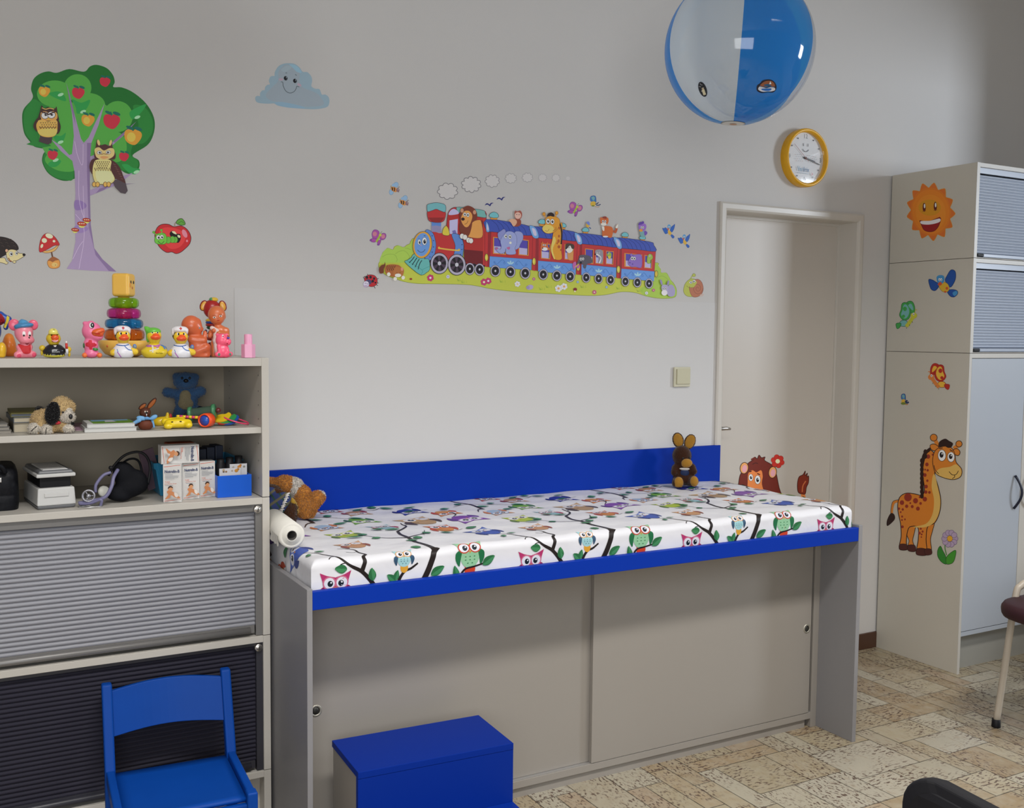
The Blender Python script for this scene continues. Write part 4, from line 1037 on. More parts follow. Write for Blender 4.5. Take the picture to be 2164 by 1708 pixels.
S.p('#b33536', (880,805),(1000,815),(1160,830),(1200,960),(1185,1110),(1000,1105),(880,1098), n=2)
S.p('#5c82c2', (845,800),(925,805),(962,900),(966,990),(930,1102),(845,1105), line=LN, w=4); S.p('#5c82c2', (1145,830),(1235,838),(1278,930),(1275,1030),(1255,1105),(1165,1110),(1185,960), line=LN, w=4)
for x, y in ((925,845),(940,900),(940,972),(925,1030),(900,1085),(1255,885),(1262,945),(1260,1000),(1245,1055)): S.e('#2a3a6a', x, y, 6)
S.q('#8a86aa', (918,690),(1026,690),(1026,808),(918,800)); S.q('#5c82c2', (918,680),(1026,680),(1026,740),(970,730),(918,735)); S.p('#b33536', (875,560),(970,545),(1072,570),(1066,660),(1020,695),(925,690),(880,660), line=LN, w=4, n=3); S.q('#8a2c2c', (880,640),(1066,640),(1020,693),(925,690))
S.p('#6faab0', (866,520),(880,490),(970,472),(1060,490),(1080,530),(1068,578),(1010,560),(970,545),(920,562),(875,572), line=LN, w=4)
S.p('#cdbb45', (1045,832),(1048,770),(1075,735),(1088,735),(1110,770),(1118,838), line=LN, w=4); S.l('#d0ac4a', 16, (1000,985),(1100,1000),(1225,1012)); S.e('#d0ac4a', 1002, 982, 12, 14); S.e('#d0ac4a', 1228, 1005, 12, 14)
S.p('#63aaa6', (722,1048),(835,1075),(835,1108),(888,1108),(900,1220),(860,1262),(800,1290),(700,1220),(615,1140),(640,1122),(690,1090), line=LN, w=4, n=2); S.l('#3f8a88', 5, (800,1285),(808,1230),(640,1125)); S.l('#3f8a88', 4, (808,1230),(895,1190))
for k in range(4): S.l('#22323a', 9, (725+k*28,1080+k*14),(700+k*28,1115+k*16),(665+k*34,1150+k*25))
S.e('#d39a38', 815, 948, 108, 152, 8, line=LN, w=4); S.e('#6791cc', 812, 946, 86, 132, 8)
S.eye(780, 917, 18, 30, .2, .1, .55); S.eye(838, 907, 27, 44, .1, .1, .55); S.l(LN, 5, (758,1005),(790,1030),(825,1025),(845,998)); S.l(LN, 4, (772,880),(782,872)); S.l(LN, 5, (830,842),(850,845)); S.e('#b08ab0', 798, 955, 9, 6)
wheel(1007, 1157, 97, 115, True); wheel(1203, 1172, 97, 115, True); wheel(1350, 1219, 53, 66); wheel(1460, 1226, 53, 66)
S.build('locomotive', train)
def win(*pts):
    S.q('#c98a3c', *pts); cx = sum(p[0] for p in pts)/4; cy = sum(p[1] for p in pts)/4
    i = [(cx+(p[0]-cx)*.84, cy+(p[1]-cy)*.9) for p in pts]; S.q('#5348a2', *i)
    m0 = ((i[0][0]+i[3][0])/2, (i[0][1]*.45+i[3][1]*.55)); m1 = ((i[1][0]+i[2][0])/2, (i[1][1]*.45+i[2][1]*.55)); S.q('#b0a9ce', m0, m1, i[2], i[3])
    S.q('#2a2236', (i[1][0]-7,i[1][1]),i[1],i[2],(i[2][0]-7,i[2][1]))
def wagon(roof, endp, body, door, panel, wins, wheels, caps, wr, knob):
    S.q('#8e2a30', *door, line=LN, w=3); S.q('#b33536', (door[0][0],door[0][1]),((door[0][0]*.5+door[1][0]*.5),door[1][1]),((door[3][0]*.5+door[2][0]*.5),door[2][1]),door[3])
    S.q('#b33536', *body, line=LN, w=4)
    for x, y, s in caps: S.q('#cf8a38', (x-s*.75,y+s*.1),(x+s*.75,y+s*.1),(x+s*.68,y+s*1.1),(x-s*.68,y+s*.9),line=LN,w=3); S.p('#6fb3ba', (x-s,y+s*.15),(x-s*.85,y-s*.5),(x,y-s*.9),(x+s*.85,y-s*.5),(x+s,y+s*.25),(x,y+s*.45), line=LN, w=4)
    S.p('#3f51a6', *roof, line=LN, w=4, n=3); S.p('#6f9ed2', *endp, line=LN, w=3, n=3)
    ex = [(sum(p[0] for p in endp)/len(endp)+(p[0]-sum(q[0] for q in endp)/len(endp))*.5, sum(p[1] for p in endp)/len(endp)+(p[1]-sum(q[1] for q in endp)/len(endp))*.6) for p in endp]; S.p('#c3bcd8', *ex, n=3)
    a, b_, c_, d_ = roof[0], roof[1], roof[-2], roof[3]
    for k in range(1, 7):
        t = k/7.; x0 = roof[0][0]+(roof[1][0]-roof[0][0])*t; y0 = roof[0][1]+(roof[1][1]-roof[0][1])*t
        x1 = body[0][0]+(body[1][0]-body[0][0])*(t*.9+.08); y1 = body[0][1]+(body[1][1]-body[0][1])*(t*.9+.08)
        S.l('#23306e', 4, (x0,y0),(x0*.45+x1*.55+10,y0*.6+y1*.4),(x1,y1))
    S.q('#638fce', *panel, line='#3f5a96', w=3)
    for w_ in wins: win(*w_)
    L = lambda u, v: (panel[0][0]+(panel[1][0]-panel[0][0])*u+(panel[3][0]-panel[0][0])*v, panel[0][1]+(panel[1][1]-panel[0][1])*u+(panel[3][1]-panel[0][1])*v)
    for u0, s in ((.10, 1), (.62, -1)):
        S.l('#3f68ae', 4, *[L(u0+.27*t, .45+s*.22*math.sin(2*PI*t)) for t in (0, .15, .3, .5, .7, .85, 1)])
        for uu in (u0+.02, u0+.25):
            cx, cy = L(uu, .5); S.stroke([(cx+14*math.cos(a)*(1-a/9), cy+16*math.sin(a)*(1-a/9)) for a in [i*.5 for i in range(14)]], '#3f68ae', 3.5)
    cx, cy = L(.5, .48)
    for dx, r_ in ((-20, -50), (0, 0), (20, 50)): S.e('#9cc2de', cx+dx, cy-(8 if dx == 0 else 0), 9, 22, r_)
    for x, y in wheels: wheel(x, y, *wr)
    S.e('#c9b040', knob[0], knob[1], 20, 42, line=LN, w=4); S.e('#dccb62', knob[0]-4, knob[1], 9, 24)
    S.build('carriage', train)
k = K
wagon([(1535,660),(1960,720),(2030,762),(2062,842),(1800,822),(1600,800),(1545,795)], [(1533,690),(1560,720),(1572,795),(1535,795)], [(1590,800),(2062,845),(2052,1112),(1578,1077)], [(1520,795),(1590,802),(1575,1200),(1520,1190)], [(1575,1077),(2048,1112),(2042,1232),(1570,1200)],
      [[(1612,858),(1760,868),(1758,1060),(1610,1048)],[(1902,880),(2016,896),(2012,1072),(1898,1062)],[(1765,985),(1868,995),(1865,1058),(1762,1052)]], [(1638,1242),(1808,1252),(1975,1268)], [(1622,622,50)], (54, 64), (1538,1090))
wagon([(k+70,738),(k+540,797),(k+578,840),(k+592,906),(k+400,890),(k+150,868),(k+110,862)], [(k+45,735),(k+105,745),(k+140,800),(k+150,868),(k+88,862)], [(k+150,868),(k+592,906),(k+577,1162),(k+147,1127)], [(k+86,866),(k+152,872),(k+145,1242),(k+75,1232)], [(k+145,1127),(k+573,1162),(k+567,1287),(k+145,1247)],
      [[(k+175,925),(k+285,938),(k+280,1112),(k+178,1102)],[(k+445,940),(k+548,950),(k+540,1122),(k+442,1112)]], [(k+203,1282),(k+357,1295),(k+507,1305)], [(k+190,695,42),(k+425,735,36)], (51, 60), (k+100,1135))
wagon([(k+560,815),(k+980,862),(k+1020,902),(k+1040,977),(k+840,955),(k+640,937),(k+600,932)], [(k+555,815),(k+600,825),(k+635,870),(k+640,937),(k+590,932)], [(k+640,937),(k+1042,977),(k+1027,1203),(k+636,1168)], [(k+590,937),(k+642,938),(k+632,1287),(k+575,1277)], [(k+635,1168),(k+1027,1205),(k+1022,1317),(k+632,1287)],
      [[(k+675,988),(k+772,998),(k+768,1162),(k+674,1152)],[(k+790,1002),(k+882,1010),(k+878,1166),(k+790,1158)],[(k+912,1015),(k+998,1022),(k+992,1172),(k+908,1164)]], [(k+688,1317),(k+828,1328),(k+963,1342)], [(k+680,785,38)], (45, 56), (k+598,1200))
wagon([(k+1000,866),(k+1400,912),(k+1450,952),(k+1472,1022),(k+1280,1003),(k+1085,987),(k+1050,985)], [(k+995,866),(k+1045,875),(k+1082,920),(k+1088,987),(k+1040,982)], [(k+1088,987),(k+1472,1022),(k+1457,1248),(k+1085,1217)], [(k+1040,988),(k+1092,990),(k+1080,1327),(k+1030,1317)], [(k+1085,1217),(k+1457,1248),(k+1452,1357),(k+1080,1327)],
      [[(k+1118,1040),(k+1318,1058),(k+1312,1208),(k+1118,1194)],[(k+1345,1062),(k+1432,1070),(k+1428,1216),(k+1342,1208)]], [(k+1130,1360),(k+1265,1372),(k+1397,1384)], [(k+1125,840,38),(k+1323,872,34)], (43, 55), (k+1052,1225))
S.e('#c9b040', k+1478, 1275, 18, 36, line=LN, w=4); S.build('coupling', train)
# passengers
S.p('#74392a', (1235,590),(1262,540),(1300,515),(1335,506),(1390,530),(1425,575),(1432,640),(1400,720),(1360,790),(1330,822),(1290,810),(1255,740),(1238,660)); S.p('#d4954f', (1375,700),(1440,668),(1480,690),(1488,860),(1340,860),(1330,820), line='#74392a', w=3); S.p('#74392a', (1240,700),(1320,740),(1375,700),(1350,820),(1310,860),(1262,820),(1235,790))
for x in (1262,1403): S.e('#c08a6c', x, 560 if x < 1300 else 580, 20, 26, line='#5a2a22', w=3)
S.p('#d4954f', (1262,610),(1290,568),(1345,568),(1378,620),(1362,690),(1330,742),(1295,745),(1262,700),(1250,655)); S.eye(1293, 605, 17, 22, .1, 0, .5); S.eye(1328, 610, 17, 24, 0, 0, .5); S.e('#3a211f', 1272, 657, 20, 18); S.l('#5a2a22', 4, (1290,715),(1315,705),(1330,675))
for x, y in ((1262,850),(1295,862),(1335,895),(1362,902)): S.e('#d9d2cc', x, y, 26, 30, line='#4a3a3a', w=3)
S.build('lion', train)
S.p('#8489bd', (1700,790),(1735,770),(1755,800),(1735,870),(1705,905),(1675,880),(1665,820), line='#4c5288', w=3); S.p('#8f97c6', (1850,820),(1900,795),(1945,820),(1950,880),(1920,940),(1900,985),(1850,990), line='#4c5288', w=3)
S.p('#939cca', (1735,830),(1780,795),(1840,805),(1875,850),(1880,930),(1860,985),(1865,1050),(1765,1052),(1755,990),(1745,1030),(1700,1048),(1660,1020),(1635,990),(1655,975),(1690,1000),(1705,970),(1695,900), line='#4c5288', w=3)
S.eye(1755, 852, 17, 23, .2, 0, .5); S.eye(1802, 858, 18, 25, .1, 0, .5); S.e('#e2d6c6', 1808, 925, 14, 14); S.p('#b0608c', (1765,980),(1800,970),(1800,995),(1785,1002)); S.e('#b0608c', 1652, 990, 14, 12)
S.build('elephant', train)
S.p('#d0902f', (k+320,800),(k+380,720),(k+415,700),(k+420,800),(k+408,1000),(k+410,1108),(k+325,1105),(k+290,1000),(k+300,920), line='#7a4a22', w=3, n=4); S.p('#d9bd62', (k+320,860),(k+345,900),(k+310,1000),(k+335,1100),(k+318,1098),(k+288,990))
for pts in ((k+380,850,10,16),(k+375,905,14,20),(k+380,970,16,18),(k+360,930,8,12),(k+385,760,10,16),(k+400,1005,8,12),(k+350,690,8,10),(k+375,705,12,18)): S.e('#a8552a', *pts)
S.l('#2a1c1a', 16, (k+372,665),(k+400,740),(k+412,830),(k+405,940))
for x0, y0, x1, y1 in ((225,640,212,600),(340,635,355,588)): S.l('#d0902f', 14, (k+x0,y0),(k+(x0+x1)/2,(y0+y1)/2-4),(k+x1,y1)); S.e('#d0902f', k+x1, y1, 17, 20, line='#7a4a22', w=3)
S.p('#d0902f', (k+195,760),(k+225,710),(k+230,650),(k+285,622),(k+365,640),(k+392,690),(k+370,760),(k+320,808),(k+250,820),(k+205,795), line='#7a4a22', w=3); S.p('#2a1c1a', (k+245,625),(k+260,595),(k+295,582),(k+325,605),(k+322,630),(k+280,622)); S.e('#d9bd62', k+258, 768, 66, 48, 8); S.eye(k+257, 682, 22, 30, .1, 0, .5); S.eye(k+305, 685, 23, 31, .1, 0, .5); S.l('#7a4a22', 4, (k+225,785),(k+250,795),(k+270,770)); S.l('#7a4a22', 4, (k+310,790),(k+345,770),(k+345,745))
S.build('giraffe', train)
def small(name, fn): fn(); S.build(name, train)
def _f(): 
    S.p('#c4683a', (k+172,970),(k+185,925),(k+195,908),(k+210,930),(k+240,930),(k+255,912),(k+255,960),(k+275,1000),(k+230,1012),(k+180,1005)); S.e('#dcd6d4', k+220, 995, 32, 20); S.eye(k+205, 950, 9, 11); S.eye(k+228, 952, 9, 11); S.e('#1f1a1a', k+195, 985, 8, 6)
small('fox', _f)
def _f():
    S.p('#c98f55', (k+480,1010),(k+530,1000),(k+535,1112),(k+485,1110)); S.p('#e0d6cb', (k+460,985),(k+490,950),(k+530,960),(k+535,1010),(k+500,1040),(k+465,1020)); S.p('#4a3a34', (k+455,950),(k+480,930),(k+545,945),(k+550,990),(k+525,990),(k+505,955),(k+470,990)); S.e('#1f1a1a', k+462, 987, 9, 9); S.eye(k+493, 975, 8, 11)
small('dog', _f)
def _f():
    S.p('#56525c', (k+600,1110),(k+610,1070),(k+650,1060),(k+700,1065),(k+745,1090),(k+750,1150),(k+700,1165),(k+680,1215),(k+655,1200),(k+650,1165),(k+600,1160),(k+582,1160)); S.eye(k+628, 1108, 14, 17, .1, 0, .5); S.eye(k+652, 1106, 13, 16, 0, 0, .5); S.e('#17141a', k+626, 1150, 13, 12)
    S.p('#b0609c', (k+540,1150),(k+570,1140),(k+580,1180),(k+612,1170),(k+600,1215),(k+570,1200),(k+552,1230),(k+535,1190)); S.l('#c9b040', 9, (k+560,1200),(k+590,1175))
small('bear', _f)
def _f():
    S.p('#8a8894', (k+790,1040),(k+800,1005),(k+860,1005),(k+878,1050),(k+870,1150),(k+825,1150),(k+830,1100)); S.p('#d6d3d8', (k+790,1055),(k+830,1075),(k+850,1100),(k+830,1150),(k+845,1150),(k+858,1090),(k+815,1050)); S.eye(k+812, 1040, 9, 12); S.eye(k+836, 1040, 9, 12); S.e('#1f1a1a', k+790, 1055, 9, 8)
small('wolf', _f)
def _f():
    S.p('#8fae3e', (k+920,1060),(k+940,1030),(k+970,1045),(k+968,1090),(k+955,1108),(k+935,1085)); S.eye(k+938, 1048, 8, 10); S.p('#cdb84c', (k+930,1080),(k+965,1075),(k+952,1110))
small('frog', _f)
def _f():
    S.p('#8468b4', (k+1195,1080),(k+1230,1062),(k+1310,1065),(k+1310,1200),(k+1240,1195),(k+1195,1195),(k+1160,1160),(k+1165,1125), line='#5a4590', w=3); S.eye(k+1205, 1100, 17, 21, 0, 0, .5); S.eye(k+1232, 1102, 16, 20, 0, 0, .5); S.e('#5a4590', k+1180, 1150, 8, 8); S.e('#5a4590', k+1210, 1165, 8, 8); S.e('#8468b4', k+1196, 1062, 12, 16)
small('hippo', _f)
def _f():
    S.p('#93ae4a', (k+1375,1150),(k+1378,1080),(k+1400,1050),(k+1430,1062),(k+1438,1100),(k+1415,1120),(k+1412,1155), line='#5f7a30', w=3); S.eye(k+1405, 1072, 10, 12)
small('crocodile', _f)
def _f():
    S.p('#8c4436', (1850,700),(1860,660),(1900,650),(1928,680),(1920,725),(1880,742),(1845,735)); S.p('#d0a184', (1790,670),(1830,655),(1870,665),(1880,700),(1845,740),(1815,700)); S.p('#9c5244', (1855,600),(1860,562),(1885,570),(1920,562),(1940,600),(1925,650),(1880,660),(1858,635)); S.e('#d2aa9c', 1892, 617, 36, 38); S.e('#3a2a2c', 1880, 605, 5); S.e('#3a2a2c', 1905, 607, 5)
small('monkey', _f)
def _f():
    S.p('#c0622f', (k+880,745),(k+960,740),(k+990,775),(k+975,862),(k+930,862),(k+900,850),(k+870,845)); S.p('#d9cfc6', (k+865,740),(k+890,745),(k+890,790),(k+872,780)); S.p('#b0522c', (k+985,790),(k+1015,780),(k+1020,745),(k+1045,712),(k+1040,780),(k+1018,818)); S.p('#dcd4c8', (k+1018,750),(k+1047,712),(k+1040,760)); S.p('#c0622f', (k+845,670),(k+850,635),(k+885,650),(k+930,640),(k+940,680),(k+920,720),(k+885,730),(k+855,715)); S.p('#8c3a2c', (k+870,645),(k+885,628),(k+915,630),(k+915,655)); S.e('#d9cfc6', k+885, 715, 32, 18); S.eye(k+876, 683, 11, 16); S.eye(k+903, 685, 11, 16); S.e('#cdd0d4', k+905, 855, 30, 9)
small('cat', _f)
def _f():
    S.p('#6f9c9c', (k+1290,800),(k+1320,780),(k+1350,800),(k+1345,860),(k+1305,850)); S.p('#6a4aa0', (k+1340,800),(k+1360,790),(k+1378,815),(k+1350,845)); S.p('#8c62b4', (k+1278,730),(k+1290,695),(k+1320,700),(k+1362,720),(k+1360,770),(k+1325,795),(k+1288,780)); S.p('#5c3a98', (k+1275,722),(k+1290,695),(k+1310,690),(k+1330,680),(k+1340,700),(k+1310,720)); S.eye(k+1310, 752, 10, 14); S.eye(k+1330, 752, 10, 14); S.p('#d08a34', (k+1282,790),(k+1300,768),(k+1325,778),(k+1315,800))
small('parrot', _f)
def _f():
    S.e('#c9a23c', k+705, 725, 20, 26); S.p('#6f7fc0', (k+690,700),(k+700,685),(k+722,690),(k+728,725),(k+705,720)); S.l('#2f4a7a', 9, (k+720,750),(k+742,765))
small('small_bird', _f)
def _f():
    S.p('#6b3a2a', (330,1260),(325,1215),(350,1180),(385,1165),(390,1140),(398,1175),(380,1220),(378,1260),(350,1272)); S.p('#a05e36', (392,1225),(410,1180),(470,1168),(540,1175),(575,1200),(600,1260),(560,1290),(500,1310),(420,1285)); 
    for i in range(5): S.l('#4a2a22', 7, (420+i*22,1180),(415+i*22,1210),(425+i*24,1240))
    S.p('#a86a3c', (488,1250),(510,1200),(560,1200),(600,1215),(605,1260),(585,1300),(530,1310),(495,1290)); S.e('#dcd2c8', 540, 1292, 36, 20); S.e('#c98a7a', 585, 1222, 14, 20); S.l('#3a2522', 4, (520,1262),(535,1268)); S.l('#3a2522', 4, (555,1262),(572,1258))
    for x, y in ((435,1280),(508,1332),(598,1318)): S.e('#dcd2c8', x, y, 20, 22)
small('tiger', _f)
def _f():
    S.p('#9a93b4', (k+1600,1440),(k+1625,1400),(k+1665,1405),(k+1690,1460),(k+1680,1520),(k+1630,1530),(k+1600,1500)); S.e('#8b84a8', k+1535, 1370, 12, 34, -15); S.e('#8b84a8', k+1612, 1378, 12, 30, 12); S.p('#a39cba', (k+1535,1430),(k+1550,1400),(k+1600,1402),(k+1612,1440),(k+1595,1475),(k+1550,1470)); S.e('#d4d0dc', k+1570, 1488, 34, 32); S.eye(k+1555, 1440, 11, 14); S.eye(k+1585, 1440, 11, 14)
small('rabbit', _f)

# ------------------------------------------------------------------ puffs of smoke above the train: eight outlined clouds
for i, (x, y, rx, ry, lob) in enumerate(((1100,342,112,90,9),(1365,267,108,88,10),(1603,228,80,70,9),(1812,198,64,55,9),(2000,188,60,52,9),(R2X+195,190,47,42,9),(R2X+347,192,45,42,9),(R2X+482,198,26,24,8))):
    S = wall_sheet(1.45); S.frame(*R1)
    pts = []; n = 80
    for j in range(n):
        a = 2*PI*j/n; r = .80+.24*abs(math.sin(a*lob/2+.4))**.7; pts.append((x+rx*r*math.cos(a), y+ry*r*math.sin(a)))
    S.fill(pts, '#bab7b6'); S.stroke(pts, ['#6c6a6e', '#6c6a6e', '#7c7a7e', '#8a888b', '#8f8d90', '#939194', '#959396', '#a9a7a9'][i], [7, 7, 6, 5, 5, 4, 4, 3][i], True)
    S.done('smoke_puff_sticker', ['wall sticker of a smoke puff nearest the train chimney', 'wall sticker of the largest smoke puff, second from the chimney', 'outlined smoke puff sticker, third from the chimney', 'outlined smoke puff sticker, fourth from the chimney', 'outlined smoke puff sticker, fifth from the chimney', 'small smoke puff sticker, sixth from the chimney', 'small smoke puff sticker, seventh from the chimney', 'tiny faint smoke puff sticker, last at the right end of the row'][i], group='smoke puffs above the train')

# ------------------------------------------------------------------ small flyers and crawlers around the train
def bee(dx, dy, label):
    S = wall_sheet(1.35); S.frame(*R1, dx, dy)
    S.e('#8fb0cf', 518, 270, 26, 30, 20, line='#6a8aa8', w=3); S.e('#8fb0cf', 488, 275, 16, 20, 30); S.e('#8fb0cf', 465, 350, 24, 34, 10, line='#6a8aa8', w=3)
    S.e('#c98a4a', 495, 322, 42, 26, 30); S.l('#2a2022', 12, (470,300),(478,315),(475,335)); S.l('#2a2022', 11, (495,302),(502,320),(495,342)); S.e('#8a6a72', 538, 330, 18, 22); S.l('#2a2a3a', 4, (535,310),(550,295),(560,298)); S.l('#2a2a3a', 4, (545,345),(550,356)); S.l('#3f5a2a', 4, (460,300),(462,280)); S.eye(542, 325, 6, 7)
    S.done('bee_sticker', label, group='bees by the train')
bee(0, 0, 'wall sticker of a small bee, the upper of two left of the smoke puffs'); bee(102, 150, 'wall sticker of a small bee, the lower of two near the train chimney')
def fly(frame, dx, dy, label, sc=1.0):
    S = wall_sheet(1.35); S.frame(*R1)
    q = lambda x, y: (dx+(x-312)*sc, dy+(y-860)*sc)
    for pts in (((245,830),(262,785),(295,778),(325,800),(325,845),(300,880),(265,890)),((335,850),(360,820),(395,820),(405,850),(385,885),(345,890)),((225,890),(260,875),(300,885),(285,915),(245,915)),((320,900),(345,895),(340,925),(322,955),(308,925))): S.p('#a04e9c', *[q(*p) for p in pts], line='#5f3a7a', w=4)
    for x, y, r in ((278,825,24),(372,852,22)): S.e('#c07a8c', *q(x, y), r*sc, r*sc*1.1)
    for x, y in ((232,897),(316,945)): S.e('#7a4a90', *q(x, y), 13*sc, 11*sc)
    S.l('#9cb03c', 22*sc, q(295,915),q(315,880),q(338,840)); S.e('#b6c24a', *q(340, 835), 15*sc, 15*sc); S.l('#4a6a30', 4, q(340,825),q(350,805),q(362,798))
    S.done('butterfly_sticker', label, group='purple butterflies by the train')
fly(R1, 312, 860, 'wall sticker of a purple butterfly left of the train face'); fly(R1, R2X+560, 540, 'wall sticker of a purple butterfly above the train carriages', .92)
for dx, dy, lab in ((1567, 490, 'tiny dark flying bird sticker, lower left of two above the train cab'), (1700, 425, 'tiny dark flying bird sticker, upper right of two above the train cab')):
    S = wall_sheet(1.35); S.frame(*R1)
    S.p('#2f3270', (dx-48,dy+12),(dx-30,dy-10),(dx-8,dy-8),(dx+4,dy+2),(dx+22,dy-16),(dx+50,dy-16),(dx+28,dy-4),(dx+12,dy+22),(dx-4,dy+12),(dx-22,dy+4))
    S.done('swallow_sticker', lab, group='dark birds above the cab')
S = wall_sheet(1.35); S.frame(*R1)
for x0, y0, x1, y1 in ((170,1300,145,1315),(200,1290,195,1275),(165,1330,150,1320),(300,1330,320,1325),(305,1375,322,1378),(298,1395,312,1408),(270,1415,284,1438)): S.l('#26242e', 6, (x0,y0),((x0+x1)/2,(y0+y1)/2+3),(x1,y1))
S.p('#b02c32', (160,1340),(175,1305),(220,1285),(275,1295),(305,1335),(300,1390),(260,1418),(215,1415),(180,1380), line='#3a2026', w=4)
for x, y, r in ((190,1315,14),(230,1312,14),(270,1328,12),(255,1358,14),(285,1375,9),(235,1370,9)): S.e('#26202a', x, y, r, r*1.2)
S.e('#4a4466', 205, 1368, 36, 32); S.e('#c9c2d4', 180, 1392, 34, 36, line='#5a5468', w=3); S.e('#b0a0b8', 175, 1415, 26, 14); S.l('#4a4466', 4, (165,1388),(175,1378),(185,1388)); S.l('#4a4466', 4, (190,1395),(200,1385),(208,1395))
S.done('ladybird_sticker', 'wall sticker of a red ladybird below left of the train')
S = wall_sheet(1.35); S.frame(*R1, R2X, 0)
S.l('#a0a848', 11, (1835,1360),(1865,1330),(1885,1295),(1905,1275)); S.e('#a9b050', 1903, 1290, 18, 18, line='#7a7a38', w=4)
S.p('#a9ae4c', (1785,1460),(1800,1395),(1835,1350),(1880,1330),(1930,1345),(1945,1400),(1930,1470),(1900,1525),(1840,1530),(1800,1505), line='#77803a', w=4)
S.p('#a8694e', (1850,1430),(1890,1360),(1945,1335),(1990,1370),(2008,1440),(1990,1500),(1940,1535),(1880,1525), line='#74463a', w=4); S.stroke([(1945+58*math.cos(a)*(1-a/14), 1440+70*math.sin(a)*(1-a/14)) for a in [i*.4 for i in range(32)]], '#8a5240', 6)
S.p('#a9ae4c', (1835,1370),(1860,1345),(1915,1350),(1935,1375),(1900,1425),(1860,1425)); S.eye(1868, 1372, 17, 14, .1, 0, .5); S.eye(1905, 1358, 17, 16, -.1, .1, .5); S.l('#77803a', 5, (1820,1410),(1850,1432),(1890,1425)); S.p('#b8a49a', (1975,1510),(2010,1500),(2005,1525),(1970,1530))
S.done('snail_sticker', 'wall sticker of a green snail with brown shell right of the train')
def bluebird(S, dx, dy, s=1.0, mir=1, tilt=0):
    c, t = math.cos(tilt), math.sin(tilt)
    q = lambda x, y: (dx+mir*(x*c-y*t)*s, dy+(x*t+y*c)*s)
    S.p('#2a5cae', *[q(*p) for p in ((-5,10),(-40,35),(-62,8),(-78,-30),(-58,-28),(-45,-38),(-25,-22))], line='#1c3a78', w=2.5*s); S.p('#2a5cae', *[q(*p) for p in ((8,5),(20,-40),(45,-62),(62,-75),(58,-40),(48,-12),(30,14))], line='#1c3a78', w=2.5*s)
    S.p('#2a5cae', *[q(*p) for p in ((15,40),(30,42),(55,62),(50,80),(35,82),(20,60))], line='#1c3a78', w=2.5*s); S.p('#cda43a', *[q(*p) for p in ((-14,-5),(10,0),(24,25),(16,48),(-2,42),(-16,20))])
    S.p('#4d8fc0', *[q(*p) for p in ((-22,-45),(-15,-68),(5,-70),(15,-52),(8,-28),(-12,-25))]); S.p('#c05a34', *[q(*p) for p in ((-26,-22),(-10,-32),(-2,-20),(-12,-8))])
    for ex in (-10, 3): S.e('#e8e6e6', *q(ex, -45), 5*s, 8*s); S.e('#17141a', *q(ex, -44), 2.5*s, 4*s)
S = wall_sheet(1.35); S.frame(*R1, R2X, 0); bluebird(S, 1625, 790); S.done('bluebird_sticker', 'wall sticker of a blue and yellow bird, upper left of the pair beside the door', group='bluebirds by the door')
S = wall_sheet(1.35); S.frame(*R1, R2X, 0); bluebird(S, 1797, 900, .97); S.done('bluebird_sticker', 'wall sticker of a blue and yellow bird, lower right of the pair beside the door', group='bluebirds by the door')
def sidebird(S, f):
    q = f
    S.p('#3f6ea8', *[q(*p) for p in ((735,410),(755,395),(790,398),(800,440),(795,475),(765,465),(735,450))], line='#26406e', w=3); S.p('#6fa0a0', *[q(*p) for p in ((745,415),(770,402),(785,420),(770,450))]); S.p('#c9a53c', *[q(*p) for p in ((735,480),(755,458),(790,462),(795,495),(770,515),(742,505))]); S.l('#1f2f58', 10, q(790,490),q(815,480),q(825,468)); S.l('#1f2f58', 10, q(800,500),q(830,500),q(850,490)); S.l('#b0783a', 5, q(785,515),q(820,520),q(838,516)); S.e('#6a7a30', *q(765, 508), 16, 8)
S = wall_sheet(1.35); S.frame(*R1, R2X, 0); sidebird(S, lambda x, y: (x, y)); S.done('bird_sticker', 'wall sticker of a small blue bird with folded wings above the carriages')

# ------------------------------------------------------------------ stickers on the side of the tall cabinet (plane x = CX)
def side_sheet(g=1.25): return Sheet('x', CX, -1, g, .0006)
KF = (1500, 320, 2.944); LF = (1500, 880, 2.997)
S = side_sheet(1.25); S.frame(*KF)
def pt(a, r): return (1375+r*.835*math.cos(a)+r*.02*math.sin(a), 375+r*math.sin(a)+r*.03*math.cos(a))
n = 13; star = []
for k_ in range(n):
    a = -PI/2+.16+2*PI*k_/n
    star += [pt(a-.235, 147), pt(a-.10, 168), pt(a-.02, 181), pt(a+.02, 181), pt(a+.10, 168), pt(a+.235, 147)]
S.fill(star, '#cc6a2c'); S.stroke(star, '#c98a2c', 3, True)
S.fill([pt(2*PI*i/48, 150) for i in range(48)], '#d07428'); S.fill([pt(2*PI*i/48, 138) for i in range(48)], '#d67c26'); S.fill([(p[0], p[1]+6) for p in [pt(2*PI*i/48, 112) for i in range(48)]], '#d8842a'); S.e('#c98a22', 1368, 350, 70, 50)
for x, y in ((1334,348),(1403,342)): S.e('#5a1f1c', x, y, 10, 28); S.e('#e6dfda', x+2, y-8, 4.5, 14); S.l('#8a4a20', 2.5, (x-12,y+26),(x,y+22),(x+12,y+22))
S.p('#8f1f22', (1310,432),(1360,438),(1433,412),(1425,460),(1400,492),(1368,500),(1335,490),(1318,460), line='#6a1a1a', w=4); S.p('#d8d4d6', (1314,434),(1370,432),(1430,418),(1428,440),(1370,455),(1318,452)); S.l('#6a1a1a', 4, (1303,434),(1312,430)); S.l('#6a1a1a', 4, (1428,408),(1436,416))
S.done('sun_sticker', 'smiling orange sun sticker on the tall cabinet side', mat=m_vinyl2)
S = side_sheet(1.25); S.frame(*KF)
